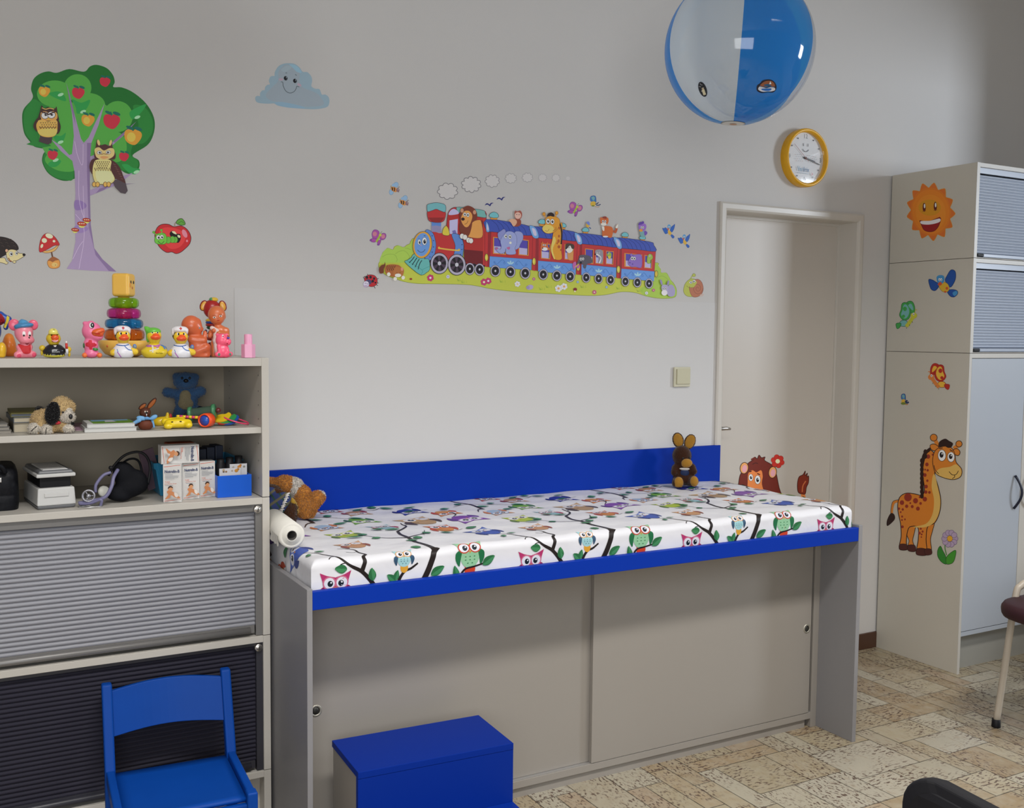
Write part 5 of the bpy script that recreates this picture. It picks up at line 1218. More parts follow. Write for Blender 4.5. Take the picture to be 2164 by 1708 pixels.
for pts in (((1430,830),(1405,865),(1380,860),(1368,835),(1362,798),(1385,800),(1410,815)),((1465,805),(1478,770),(1500,738),(1525,745),(1530,780),(1520,815),(1495,845))): S.p('#1e4a96', *pts, line='#142c5a', w=3)
S.p('#1e4a96', (1478,872),(1500,860),(1535,865),(1542,885),(1520,906),(1495,900), line='#142c5a', w=3); S.p('#3f86b8', (1510,880),(1535,868),(1540,885),(1522,900))
S.p('#c9a232', (1425,835),(1450,812),(1480,825),(1490,855),(1475,875),(1445,870), line='#7a5a20', w=2); S.p('#3f86b8', (1412,800),(1412,780),(1430,770),(1455,775),(1460,800),(1448,822),(1420,820)); S.p('#c0502c', (1418,830),(1430,812),(1445,822),(1435,835)); S.e('#c0502c', 1475, 852, 8, 9); S.e('#c0502c', 1465, 874, 7, 6)
for x in (1428,1440): S.e('#e8e6e6', x, 798, 5.5, 9); S.e('#17141a', x, 800, 2.5, 4)
S.done('bluebird_sticker', 'large blue bird sticker with yellow belly on the tall cabinet side', mat=m_vinyl2)
def bfly(S, q, w1, w2, w3, bod):
    S.p(w1, *[q(*p) for p in ((1222,950),(1240,932),(1262,938),(1275,970),(1270,1005),(1245,1000))], line=w3, w=3); S.p(w1, *[q(*p) for p in ((1190,985),(1195,950),(1215,940),(1240,955),(1250,1000),(1238,1040),(1205,1050),(1180,1020))], line=w3, w=3)
    S.p(w2, *[q(*p) for p in ((1200,985),(1205,960),(1218,952),(1235,970),(1240,1005),(1225,1035),(1205,1038),(1190,1015))]); S.p(w2, *[q(*p) for p in ((1235,960),(1252,948),(1264,970),(1262,990))])
    S.e(w1, *q(1214, 980), 12, 14); S.e(w1, *q(1205, 1026), 10, 10); S.p(w2, *[q(*p) for p in ((1180,1070),(1195,1052),(1225,1055),(1228,1085),(1190,1088))], line=w3, w=3); S.p(w1, *[q(*p) for p in ((1158,1075),(1172,1068),(1190,1072),(1182,1095),(1165,1103))], line=w3, w=3)
    S.l(bod, 22, q(1222,1090),q(1242,1065),q(1262,1035)); S.e(bod, *q(1270, 1022), 20, 18); S.l(bod, 4, q(1275,1008),q(1280,985),q(1290,988)); S.e('#e8e6e6', *q(1268, 1012), 6, 8); S.e('#17141a', *q(1269, 1013), 3, 4)
    for x, y in ((1222,1095),(1240,1078),(1258,1058)): S.l('#4a4a22', 3, q(x,y),q(x+4,y+8))
S = side_sheet(1.25); S.frame(*KF); bfly(S, lambda x, y: (x, y), '#3f9a4a', '#6fa8a8', '#2a5e3a', '#b8b83a'); S.done('butterfly_sticker', 'green and blue butterfly sticker on the tall cabinet side', mat=m_vinyl2)
S = side_sheet(1.25); S.frame(*KF); bfly(S, lambda x, y: (1355+(1292-x)*1.02, 1320+(y-932)*.945), '#a8281e', '#d6a83a', '#8a1f1a', '#c9783a'); S.done('butterfly_sticker', 'red and yellow butterfly sticker on the tall cabinet side', mat=m_vinyl2)
S = side_sheet(1.25); S.frame(*KF); sidebird(S, lambda x, y: (1190+(x-730)*.40, 1510+(y-395)*.52)); S.done('bird_sticker', 'tiny blue and yellow bird sticker above the giraffe on the cabinet side', mat=m_vinyl2)
# giraffe
S = side_sheet(1.25); S.frame(*LF); O_ = '#c9792a'; D_ = '#2a1712'; Y_ = '#cfa95a'
S.l(O_, (18,14), (1200,535),(1168,545),(1155,580),(1152,625)); S.l(D_, 3, (1200,527),(1160,540),(1148,585),(1146,620)); S.p(D_, (1145,615),(1168,622),(1170,655),(1125,695),(1122,660))
S.p(O_, (1250,690),(1300,690),(1295,740),(1285,790),(1300,840),(1250,840),(1262,790),(1248,750), line=D_, w=4); S.p(O_, (1365,690),(1420,672),(1412,720),(1398,780),(1402,855),(1355,860),(1370,780), line=D_, w=4)
S.p(O_, (1190,560),(1205,510),(1245,487),(1300,492),(1345,500),(1360,460),(1350,380),(1352,290),(1375,235),(1400,215),(1430,260),(1425,370),(1445,440),(1463,530),(1455,610),(1425,675),(1380,700),(1370,780),(1372,865),(1312,865),(1320,780),(1318,705),(1268,700),(1250,740),(1245,800),(1248,840),(1200,840),(1212,760),(1208,680),(1195,620), line=D_, w=5, n=4)
S.p(Y_, (1425,370),(1442,440),(1460,530),(1452,610),(1420,672),(1375,700),(1320,705),(1290,700),(1370,680),(1410,620),(1420,530),(1405,450),(1412,380))
for x, y, r in ((1255,513,26),(1303,535,17),(1217,547,15),(1362,525,15),(1335,552,9),(1318,585,13),(1282,572,10),(1247,570,11),(1270,550,6),(1198,585,8),(1222,590,8),(1209,607,6),(1218,635,7),(1217,657,6),(1236,653,6),(1383,255,14),(1375,305,12),(1362,372,12),(1380,342,8),(1364,338,6),(1412,243,7),(1378,408,8),(1370,445,12),(1368,480,11),(1391,482,9),(1330,512,7),(1336,712,7),(1348,730,7),(1342,748,6),(1328,740,9),(1340,765,5),(1220,700,9)): S.e('#8a2f22', x, y, r*.92, r)
S.p(D_, (1400,195),(1370,215),(1345,250),(1335,330),(1335,440),(1338,500),(1352,495),(1355,440),(1352,330),(1372,245),(1395,220))
for y in range(215, 500, 28): S.e(D_, 1343 if y > 260 else 1365, y+10, 12, 16)
for pts in (((1202,812),(1245,812),(1250,845),(1205,845)),((1255,818),(1298,818),(1302,855),(1258,852)),((1315,838),(1368,842),(1370,880),(1310,876)),((1362,842),(1400,842),(1405,872),(1368,878))): S.p('#4a2420', *pts, line=D_, w=3)
for x0, y0, x1, y1, r in ((1450,205,1418,135,22),(1545,205,1578,175,20)): S.l(O_, 24, (x0,y0),((x0+x1)/2+3,(y0+y1)/2),(x1,y1)); S.e(O_, x1, y1, r, r, line=D_, w=4)
S.p(O_, (1395,185),(1420,175),(1450,195),(1435,218),(1405,212), line=D_, w=4); S.p(O_, (1540,215),(1565,205),(1585,225),(1575,248),(1550,240), line=D_, w=4)
S.p(O_, (1418,330),(1412,270),(1430,215),(1480,190),(1530,200),(1552,240),(1560,290),(1595,335),(1590,380),(1550,400),(1500,395),(1440,370), line=D_, w=4); S.p(D_, (1448,190),(1455,160),(1490,142),(1515,155),(1540,172),(1530,195),(1510,200),(1485,188),(1465,195))
S.p(Y_, (1432,355),(1460,330),(1520,320),(1560,305),(1592,338),(1588,378),(1550,398),(1500,393),(1450,374)); S.eye(1470, 248, 25, 36, -.1, -.1, .5); S.eye(1528, 258, 23, 32, -.1, -.1, .5)
S.l(D_, 4, (1515,350),(1535,370),(1560,368),(1575,345)); S.l(D_, 4, (1550,370),(1550,385),(1535,395)); S.l(D_, 4, (1420,310),(1428,340),(1450,365)); S.l(D_, 5, (1452,205),(1475,200)); S.l(D_, 5, (1520,212),(1540,222))
S.done('giraffe_sticker', 'giraffe sticker with black mane on the tall cupboard side', mat=m_vinyl2)
S = side_sheet(1.25); S.frame(*LF)
S.l('#4a7a3a', 6, (1490,810),(1490,840),(1500,880))
for k_ in range(10):
    a = 2*PI*k_/10; S.e('#a593ac', 1520+34*math.cos(a), 775+38*math.sin(a), 18, 17, math.degrees(a), line='#6a5a7a', w=2.5)
S.e('#cf9a2c', 1520, 775, 17, 18, line='#8a6a20', w=2); S.p('#2f7a2c', (1460,822),(1443,850),(1445,890),(1470,925),(1500,935),(1495,890),(1475,850), line='#1f4a1c', w=3); S.p('#3f8a2c', (1558,850),(1525,865),(1498,895),(1500,935),(1535,930),(1552,900), line='#1f4a1c', w=3)
S.done('flower_sticker', 'lilac flower sticker beside the giraffe on the cupboard side', mat=m_vinyl2)

# ------------------------------------------------------------------ lion on the door leaf
lion = thing('lion_sticker', 'brown lion sticker with red flower on the door, peeking over the mattress', 'sticker', at(1610, 1040, 'y', LY-.001), world=True)
S = Sheet('y', LY, -1, 1.7, .0004); S.frame(*LF); M_ = '#5f1f14'
S.p(M_, (185,405),(205,350),(240,300),(275,275),(285,258),(300,268),(312,246),(328,262),(350,258),(348,280),(395,310),(420,360),(440,455),(470,560),(400,640),(260,650),(180,560), line='#33110c', w=4)
S.l(M_, 10, (262,275),(285,262)); S.l('#33110c', 4, (270,305),(290,295),(305,300))
for x, y, rx, ry in ((218,328,26,36),(398,355,25,36)): S.e('#cf8a52', x, y, rx, ry, 8, line='#33110c', w=4); S.e('#d08a92', x+2, y+4, 15, 24, 8)
S.p('#c9703a', (240,420),(245,360),(270,342),(295,355),(325,342),(335,380),(330,430),(350,520),(300,560),(240,540))
S.eye(260, 388, 14, 22, .1, 0, .5); S.eye(303, 402, 18, 28, 0, .05, .5); S.l('#33110c', 6, (250,352),(265,348)); S.l('#33110c', 6, (300,362),(318,370))
S.p('#c9703a', (300,640),(500,560),(640,620),(640,800),(300,800))
S.build('lion_body', lion)
S.p('#a8281e', (430,285),(425,270),(410,262),(425,252),(432,250),(445,262),(455,270),(448,285),(455,295),(440,300),(425,312),(415,300)); S.flower(430, 285, 42, '#a8281e', '#d8c09a', 6, line='#6a1a14'); S.l('#6a3a1c', 4, (425,318),(415,322)); S.build('flower', lion)
S.l('#c9703a', 26, (610,600),(600,540),(590,490),(600,460)); S.p('#6b2415', (560,480),(555,430),(565,385),(590,370),(605,346),(603,375),(618,360),(615,385),(626,378),(625,420),(612,450),(605,490),(585,492), line='#33110c', w=4); S.l('#a85a34', 7, (585,480),(590,440),(608,410)); S.build('tail', lion)
# ================================================================== soft toys and vinyl toys
m_plush = VC('plush_fabric', .9, spec=.15, sheen=.35, bmp=(420, .8, .003), noise=.14, nscale=160)
m_vinyltoy = VC('painted_vinyl', .32, spec=.5, coat=.12, gain=1.22)
m_matte = VC('matte_painted', .6, spec=.3, gain=1.15)
m_bead = M('black_bead', (.01, .01, .012, 1), .12)

class Toy:
    """a toy standing at photo position (px, py) on depth y; its front faces the camera; sizes are measured in a crop of the photo"""
    def __init__(self, name, label, cat, frame, cx, by, y, z, group=None, turn=0, par=None):
        self.fr, self.cx, self.by = frame, cx, by
        px = frame[0]+cx/frame[2]
        py = frame[1]+by/frame[2]
        p = at(px, py, 'y', y); self.loc = Vector((p.x, y, z))
        def proj(X):
            D = X-EYE; d = D.dot(FWD); return Vector((CAM['f']*D.dot(RT)/d, -CAM['f']*D.dot(UP)/d))
        d = self.loc-EYE; self.rz = -math.atan2(d.x, d.y)
        lat = Vector((math.cos(self.rz), math.sin(self.rz), 0))
        k0 = proj(self.loc)
        self.ux = .01/((proj(self.loc+lat*.01)-k0).length*frame[2]); self.uz = .01/((proj(self.loc+Vector((0, 0, .01)))-k0).length*frame[2])
        self.rz = 0 if turn == 'square' else self.rz+math.radians(turn)
        self.root = thing(name, label, cat, self.loc, group, self.rz)
    def X(self, x, y, d=0): return ((x-self.cx)*self.ux, -d*self.ux, (self.by-y)*self.uz)
    def E(self, x, y, rx, ry, col, d=0, rd=None, rot=0):
        rd = rd if rd is not None else (rx+ry)/2
        return ('e', self.X(x, y, d), (rx*self.ux, rd*self.ux, ry*self.uz), col, (0, math.radians(rot), 0) if rot else None)
    def Cc(self, x0, y0, x1, y1, r0, r1, col, d0=0, d1=0):
        return ('c', self.X(x0, y0, d0), self.X(x1, y1, d1), r0*self.ux, r1*self.ux, col)
    def flat(self, mb):                     # stand the lowest points on the surface
        for v in mb.v:
            if v.z < .0004: v.z = .0004
        return mb
    def blob(self, name, prims, mat=None, k=8, cell=None, fuzz=0, flen=.004, parent=None, cut=True):
        ext = max(max(p[2]) if p[0] == 'e' else max(p[3], p[4]) for p in prims)
        mb = blob(prims, cell or max(.0011, ext/9), max(.0005, k*self.ux))
        if cut: self.flat(mb)
        if fuzz:
            fuzzy(mb, fuzz, flen)
            if cut: self.flat(mb)
        return mb.build(name, mat or m_vinyltoy, parent or self.root, fix=False)
    def ells(self, name, prims, mat=None, parent=None):
        mb = MB()
        for p in prims: mb.ell(p[1], p[2], p[4] if len(p) > 4 and p[4] else (0, 0, 0), lin(p[3]) if isinstance(p[3], str) else p[3], 12)
        return mb.build(name, mat or m_vinyltoy, parent or self.root, fix=False)
    def sheet(self, name, polys, body, mat=None, parent=None, eps=.0006):
        """painted shapes laid on the front of a body: outlines in crop units, pushed onto the skin"""
        bm = bmesh.new(); bm.from_mesh(body.data); tree_ = BVHTree.FromBMesh(bm); bm.free()
        mb = MB(); n_ = 0
        for col, pts in polys:
            n_ += 1
            c = lin(col) if isinstance(col, str) else col
            def put(p):
                x, _, z = self.X(p[0], p[1])
                h = tree_.ray_cast(Vector((x, -1, z)), Vector((0, 1, 0)))
                y = h[0].y if h[0] is not None else 0
                return Vector((x, y-eps-n_*.00004, z))
            P = [Vector((p[0], -p[1], 0)) for p in pts]
            def sub(a, b_, c_, d=0):
                L_ = [((a-b_).length), ((b_-c_).length), ((c_-a).length)]; m_ = max(L_)
                if m_ > 9*self.fr[2]/8 and d < 5:
                    i = L_.index(m_)
                    if i == 0: q = (a+b_)/2; sub(a, q, c_, d+1); sub(q, b_, c_, d+1)
                    elif i == 1: q = (b_+c_)/2; sub(a, b_, q, d+1); sub(a, q, c_, d+1)
                    else: q = (c_+a)/2; sub(a, b_, q, d+1); sub(q, b_, c_, d+1)
                    return
                mb.add([put((t.x, -t.y)) for t in (a, b_, c_)], [(0, 1, 2)], c, True)
            for t in tessellate_polygon([P]): sub(P[t[0]], P[t[1]], P[t[2]])
        return mb.build(name, mat or m_matte, parent or body, fix=False)
    def line(self, pts, w):
        s = [(v.x, v.y) for v in spline([(a, b, 0) for a, b in pts], False, 5)]; L_ = []; R_ = []
        for i in range(len(s)):
            a, b_ = s[max(0, i-1)], s[min(len(s)-1, i+1)]; dx, dy = b_[0]-a[0], b_[1]-a[1]; l = math.hypot(dx, dy) or 1
            L_.append((s[i][0]-dy/l*w/2, s[i][1]+dx/l*w/2)); R_.append((s[i][0]+dy/l*w/2, s[i][1]-dx/l*w/2))
        return L_+R_[::-1]
    def oval(self, cx, cy, rx, ry, n=14): return [(cx+rx*math.cos(2*PI*k/n), cy+ry*math.sin(2*PI*k/n)) for k in range(n)]
    def round(self, *pts): return [(v.x, v.y) for v in spline([(a, b, 0) for a, b in pts], True, 4)]

def fuzzy(mb, n, length):
    """short pile: thin blades growing out of the skin"""
    F = list(mb.f); A = []; V = mb.v
    for f in F:
        a = (V[f[1]]-V[f[0]]).cross(V[f[2]]-V[f[0]]); A.append(a.length)
    A = np.cumsum(A); A /= A[-1]
    r2 = random.Random(5)
    for _ in range(n):
        f = F[int(np.searchsorted(A, r2.random()))]; c = mb.c[0]
        i = F.index(f) if False else None
        p = V[f[0]].lerp(V[f[1]], r2.random()).lerp(V[f[2]], r2.random())
        nr_ = (V[f[1]]-V[f[0]]).cross(V[f[2]]-V[f[0]])
        if nr_.length < 1e-14: continue
        nr_.normalize()
        t = nr_.cross(Vector((r2.gauss(0, 1), r2.gauss(0, 1), r2.gauss(0, 1)))).normalized()
        tip = p+nr_*length*r2.uniform(.5, 1)+t.cross(nr_)*length*r2.uniform(-.5, .5)+Vector((0, 0, -.25*length))
        w = length*.16
        k = len(mb.v); mb.v += [p-t*w, p+t*w, tip]; mb.f.append([k, k+1, k+2]); mb.s.append(False); mb.c.append(('pile', f))
    idx = {id(f): c for f, c in zip(F, mb.c)}
    for q in range(len(mb.c)):
        c = mb.c[q]
        if isinstance(c, tuple) and c and c[0] == 'pile':
            b_ = idx[id(c[1])]; g = r2.uniform(.75, 1.2); mb.c[q] = (min(1, b_[0]*g), min(1, b_[1]*g), min(1, b_[2]*g), 1)

A1, A2, A3, A4 = (0, 560, 3.607), (0, 620, 10.675), (160, 620, 8.323), (380, 600, 10.044)
# ------------------------------------------------------------------ figure cut by the left edge
t = Toy('toy_figure', 'vinyl figure in a blue jacket cut off by the left edge of the top shelf', 'toy', A2, -120, 1510, -.36, ZT)
OR_ = '#d98a44'
t.blob('body', [t.E(-130, 380, 165, 190, OR_, 0), t.E(-120, 210, 60, 70, OR_, 0), t.E(-5, 205, 26, 60, OR_, 0), t.E(-120, 900, 170, 260, '#1c3f96', 0), t.E(-130, 1250, 150, 230, '#1c3f96', 0)], k=30)
o = t.blob('jacket', [t.E(-120, 640, 210, 190, '#1f4a9c', 0), t.Cc(20, 560, 150, 640, 110, 90, '#1f4a9c', 20, 40), t.Cc(150, 640, 190, 720, 95, 85, '#1f4a9c', 40, 40), t.E(215, 640, 75, 70, '#23408c', 30), t.E(150, 830, 60, 60, '#23408c', 40)], k=40)
t.sheet('shirt_and_stripe', [('#8a1420', t.round((-80,540),(40,520),(120,620),(130,700),(60,770),(-60,790))), ('#cdb83a', [(185,545),(245,575),(215,700),(140,850),(85,815),(150,700)])], o)
t.blob('boot', [t.E(50, 1330, 105, 170, '#e0b32c', 120), t.E(20, 1460, 110, 60, '#e0b32c', 130)], k=40)
# ------------------------------------------------------------------ orange rounded toy
t = Toy('egg_toy', 'plain orange egg-shaped toy behind the pink mouse', 'toy', A2, 215, 1420, -.26, ZT)
t.blob('shell', [t.E(210, 1190, 165, 235, '#cc6f24', 0), t.E(215, 1010, 110, 120, '#d07a2a', 0), t.E(225, 1330, 175, 120, '#c96a22', 0)], k=60)
# ------------------------------------------------------------------ pink mouse with a beret
t = Toy('toy_mouse', 'pink squeaky mouse toy with round ears and a blue beret', 'toy', A2, 570, 1500, -.40, ZT)
PK, PD = '#dd8090', '#d95a74'
b_ = t.blob('body', [t.E(550, 930, 215, 230, PK, 0), t.E(600, 1090, 175, 110, PK, 80), t.E(715, 1100, 70, 65, PK, 80), t.E(560, 1320, 165, 180, PK, -20), t.Cc(430, 1260, 520, 1380, 62, 50, PK, 40, 120), t.Cc(690, 1250, 640, 1370, 60, 48, PK, 40, 120), t.Cc(520, 1420, 400, 1430, 95, 88, PK, 20, 110), t.Cc(620, 1420, 750, 1420, 90, 85, PK, 20, 110)], k=45)
for x, y, r in ((340, 760, 125), (765, 755, 112)):
    e_ = t.blob('ear', [t.E(x, y, r, r*1.02, PD, -30, 45)], k=10); t.ells('ear_rim', [t.E(x, y, r*1.06, r*1.08, PK, -48, 40)], parent=e_)
t.blob('beret', [t.E(555, 772, 228, 66, '#3f7fae', 60, 190, -7), t.E(540, 700, 110, 65, '#4a8cb8', 30, 120), t.E(430, 810, 85, 30, '#3f7fae', 60, 120, -25), t.E(515, 655, 30, 28, '#4a8cb8', 20)], k=40)
t.sheet('face', [('#e8e2e4', t.oval(555, 955, 36, 56)), ('#e8e2e4', t.oval(682, 955, 34, 56)), ('#15110f', t.oval(553, 995, 22, 24)), ('#15110f', t.oval(686, 995, 20, 24)), ('#7a1420', t.round((575,1165),(620,1175),(665,1160),(630,1195),(600,1190)))], b_)
t.ells('nose', [t.E(660, 1050, 32, 26, '#1a1210', 182, 25)])
t.sheet('shirt', [('#bd2a30', t.round((410,1185),(520,1210),(620,1225),(690,1195),(700,1290),(690,1380),(610,1410),(530,1390),(470,1290)))], b_)
t.sheet('soles', [('#d64f6c', t.oval(435, 1450, 50, 45)), ('#d64f6c', t.oval(770, 1430, 48, 52))], b_)
# ------------------------------------------------------------------ ducks
def duck(label, frame, cx, by, y, f, bodycol, headcol='#dcb92c', group='rubber ducks on the top shelf'):
    """f maps the reference duck (left nurse duck in its crop) to this duck's crop"""
    t = Toy('rubber_duck', label, 'rubber duck', frame, cx, by, y, ZT, group); t.f = f; return t
NC = 840
def duck_base(t, dx, body='#d6d6dc', wingc='#d6b42e', head='#dcb92c'):
    x = lambda v: v+dx
    bd = t.blob('body', [t.E(x(840), 1050, 205, 115, body, 0, 190), t.E(x(840), 960, 130, 80, body, 0, 120), t.E(x(840), 1110, 160, 60, body, 0, 160), t.E(x(860), 1010, 90, 80, body, -170, 100)], k=60)
    hd = t.blob('head', [t.E(x(840), 770, 128, 128, head, 0, 120), t.E(x(840), 870, 80, 60, head, 0, 80), t.E(x(845), 800, 105, 80, head, 40, 100)], k=40, cut=False)
    for wx, wy, r in ((675, 1060, -25), (1035, 1045, 20)): t.blob('wing', [t.E(x(wx), wy, 72, 58, wingc, 60, 60, r), t.E(x(wx+(38 if wx < 840 else -38)), wy-35, 40, 32, wingc, 80, 40, r)], k=30)
    return bd, hd
def beak(t, dx, dy=0, col='#d9531f'):
    x = lambda v: v+dx
    t.blob('beak', [t.E(x(855), 805+dy, 92, 34, col, 135, 60), t.E(x(862), 770+dy, 60, 34, col, 120, 45), t.E(x(855), 830+dy, 70, 24, '#cf451c', 128, 50)], k=24, cut=False)
    t.ells('mouth', [t.E(x(858), 812+dy, 84, 10, '#b8361a', 142, 56)])
def nurse(label, frame, cx, by, y, dx):
    t = Toy('rubber_duck', label, 'rubber duck', frame, cx, by, y, ZT, 'rubber ducks on the top shelf')
    x = lambda v: v+dx
    bd, hd = duck_base(t, dx)
    t.blob('hair', [t.E(x(832), 740, 142, 140, '#2f2a1c', -28, 118)], k=10, cut=False)
    cp = t.blob('nurse_cap', [t.E(x(828), 655, 148, 58, '#dcd8dc', 10, 130), t.E(x(705), 700, 28, 60, '#d4d0d4', 20, 60), t.E(x(950), 690, 24, 50, '#d4d0d4', 20, 60), t.E(x(835), 625, 110, 30, '#dcd8dc', 0, 110)], k=30, cut=False)
    t.sheet('red_cross', [('#b8343a', [(x(835),610),(x(852),610),(x(852),624),(x(868),624),(x(868),642),(x(852),642),(x(852),656),(x(835),656),(x(835),642),(x(820),642),(x(820),624),(x(835),624)])], cp, eps=.0009)
    beak(t, dx)
    t.sheet('eyes', [('#e6e2d8', t.oval(x(795), 728, 20, 24)), ('#e6e2d8', t.oval(x(905), 728, 18, 22)), ('#15140f', t.oval(x(805), 730, 15, 22)), ('#15140f', t.oval(x(897), 728, 14, 20))], hd)
    t.sheet('stethoscope_print', [('#2f5ea8', t.line([(x(715),925),(x(790),938),(x(870),938),(x(940),922)], 15)), ('#2f5ea8', t.line([(x(860),940),(x(900),985),(x(940),1010),(x(1000),1022)], 13)), ('#b06ab8', t.line([(x(735),1050),(x(770),1100),(x(800),1145)], 16)), ('#4a7ab8', t.line([(x(730),1000),(x(748),1050)], 10))], bd)
    t.ells('chest_piece', [t.E(x(1040), 955, 34, 42, '#3f68b4', 70, 20), t.E(x(1042), 958, 20, 26, '#7a8a86', 84, 14)])
    return t
nurse('rubber duck dressed as a nurse, in front of the ring stacker', A3, 840, 1158, -.425, 0)
nurse('rubber duck dressed as a nurse, beside the seated baby doll', A3, 1870, 1146, -.425, 1010)
t = Toy('rubber_duck', 'yellow rubber duck with green hair and a pink scarf', 'rubber duck', A3, 1385, 1152, -.425, ZT, 'rubber ducks on the top shelf')
dx = 530
bd = t.blob('body', [t.E(1382, 1050, 238, 105, '#cfb62a', 0, 200), t.E(1385, 960, 140, 80, '#cfb62a', 0, 130), t.E(1385, 1110, 180, 58, '#cfb62a', 0, 165), t.E(1550, 985, 60, 45, '#5a7ea8', -60, 60)], k=60)
hd = t.blob('head', [t.E(1385, 765, 128, 132, '#d4b82a', 0, 120), t.E(1390, 870, 85, 70, '#d4b82a', 0, 85)], k=40, cut=False)
t.blob('hair', [t.E(1375, 690, 132, 72, '#5fae3a', -10, 118), t.E(1260, 640, 34, 40, '#5fae3a', 0, 36, 30), t.Cc(1280, 665, 1222, 612, 34, 12, '#5fae3a', 0, 0), t.E(1275, 780, 34, 110, '#5fae3a', -40, 70)], k=40, cut=False)
beak(t, 555, -18)
t.sheet('eyes', [('#e6e2d8', t.oval(1352, 705, 20, 22)), ('#e6e2d8', t.oval(1445, 705, 18, 20)), ('#15140f', t.oval(1355, 706, 13, 17)), ('#15140f', t.oval(1447, 706, 12, 16))], hd)
t.sheet('scarf', [('#b06aa8', t.round((1240,935),(1300,920),(1400,930),(1490,910),(1470,960),(1440,950),(1380,955),(1260,960))), ('#d0ccc0', t.line([(1350,930),(1360,990),(1355,1055)], 26)), ('#d0ccc0', t.line([(1300,1030),(1380,1005),(1465,985)], 20)), ('#a85a9c', t.line([(1410,940),(1440,970),(1475,930)], 14)), ('#4a78b8', t.line([(1495,925),(1540,945),(1575,1000)], 20))], bd)
def lettering(t, body, text, cx, cy, w, col):
    v, f = text_mesh(text, 1.0)
    xs = [p.x for p in v]; s = w/(max(xs)-min(xs))
    polys = [(col, [(cx+v[i].x*s, cy-v[i].y*s) for i in q]) for q in f]
    return t.sheet('lettering', polys, body)
lettering(t, bd, 'BioGaia', 1470, 1068, 118, '#2a2416')
# duck in a black shirt with a cap and a syringe
t = Toy('rubber_duck', 'yellow rubber duck in a black shirt and cap holding a red syringe', 'rubber duck', A2, 1230, 1495, -.425, ZT, 'rubber ducks on the top shelf')
bd = t.blob('body', [t.E(1225, 1330, 275, 120, '#12131c', 0, 220), t.E(1235, 1250, 180, 80, '#12131c', 0, 150), t.E(1225, 1440, 250, 52, '#b9b03c', 0, 210)], k=50)
hd = t.blob('head', [t.E(1215, 1055, 168, 140, '#c4a926', 0, 150), t.E(1220, 1160, 110, 70, '#c4a926', 0, 110)], k=40, cut=False)
cp = t.blob('cap', [t.E(1212, 910, 108, 80, '#d6cc6a', 0, 110), t.E(1220, 945, 125, 26, '#d0c55c', 60, 120), t.E(1210, 850, 60, 24, '#d6cc6a', 0, 60)], k=24, cut=False)
lettering(t, cp, 'TG', 1230, 855, 52, '#5a5220')
bk_ = t.blob('beak', [t.E(1250, 1030, 92, 62, '#cc4f1c', 140, 60), t.E(1252, 1105, 82, 40, '#c84a1a', 128, 60)], k=30, cut=False)
t.sheet('mouth', [('#e0a8b0', t.round((1165,1080),(1210,1095),(1260,1100),(1325,1080),(1290,1130),(1250,1142),(1200,1120)))], bk_)
t.sheet('eyes', [('#15140f', t.oval(1178, 982, 18, 20)), ('#15140f', t.oval(1302, 980, 15, 17))], hd)
t.sheet('collar', [('#d8d6d0', [(1205,1215),(1250,1245),(1290,1212),(1252,1205)])], bd)
lettering(t, bd, 'BioGaia', 1265, 1348, 175, '#c9ccd0'); t.sheet('print_line', [('#c9ccd0', [(1180,1304),(1290,1304),(1290,1318),(1180,1318)])], bd)
for wx, wy in ((960, 1270), (1545, 1300)): t.blob('wing', [t.E(wx, wy, 72, 66, '#bfa426', 60, 60), t.E(wx+(20 if wx > 1200 else -10), wy+100, 32, 70, '#bfa426', 30, 40)], k=24)
sy = MB(); c0 = lin('#b82a26')
sy.tube([t.X(1510, 1280, 130), t.X(1503, 1160, 130)], 30*t.ux, 12, c0); sy.tube([t.X(1503, 1160, 130), t.X(1502, 1110, 130)], 20*t.ux, 10, lin('#d8d4d0')); sy.tube([t.X(1512, 1285, 130), t.X(1516, 1400, 120)], 32*t.ux, 12, lin('#c9ccd4')); sy.build('syringe', m_vinyltoy, t.root, fix=False)
# ------------------------------------------------------------------ pink bird
t = Toy('toy_bird', 'pink squeaky bird toy with big orange beak holding a red flower', 'toy', A3, 280, 1158, -.415, ZT)
P2 = '#dc6f96'
bd = t.blob('body', [t.E(290, 690, 175, 165, P2, 0, 150), t.E(380, 770, 120, 90, P2, 50, 110), t.E(270, 930, 135, 140, P2, 0, 120), t.E(280, 1080, 135, 80, P2, 0, 130), t.E(180, 550, 50, 36, P2, 0, 50), t.E(280, 530, 40, 26, P2, 0, 50)], k=40)
bk_ = t.blob('beak', [t.E(395, 700, 115, 60, '#cf5a2a', 130, 70, -12), t.E(400, 745, 95, 45, '#c94f26', 120, 60, 5), t.E(475, 670, 40, 40, '#cf5a2a', 120, 40)], k=40, cut=False)
t.sheet('mouth', [('#a83a1c', t.line([(290,715),(380,725),(470,700),(505,680)], 12)), ('#b82a22', t.oval(395, 735, 45, 12))], bk_)
t.sheet('eyes', [('#17181a', t.oval(292, 588, 46, 56)), ('#e4e0e0', t.oval(285, 585, 36, 48)), ('#14201c', t.oval(298, 585, 28, 38)), ('#e4e4e4', t.oval(305, 580, 9, 12))], bd)
t.sheet('flower', [('#c22a3c', t.round((180,900),(225,880),(240,845),(290,850),(295,890),(340,895),(375,930),(340,960),(300,965),(290,1010),(250,1010),(235,970),(185,950)))], bd); t.ells('leaf', [t.E(350, 1005, 50, 26, '#2f7a2c', 118, 18, 10), t.E(150, 940, 18, 46, '#24551f', 60, 18)])
for x in (160, 420): t.blob('foot', [t.E(x, 1110, 50, 45, '#dc7038', 60, 60)], k=5)
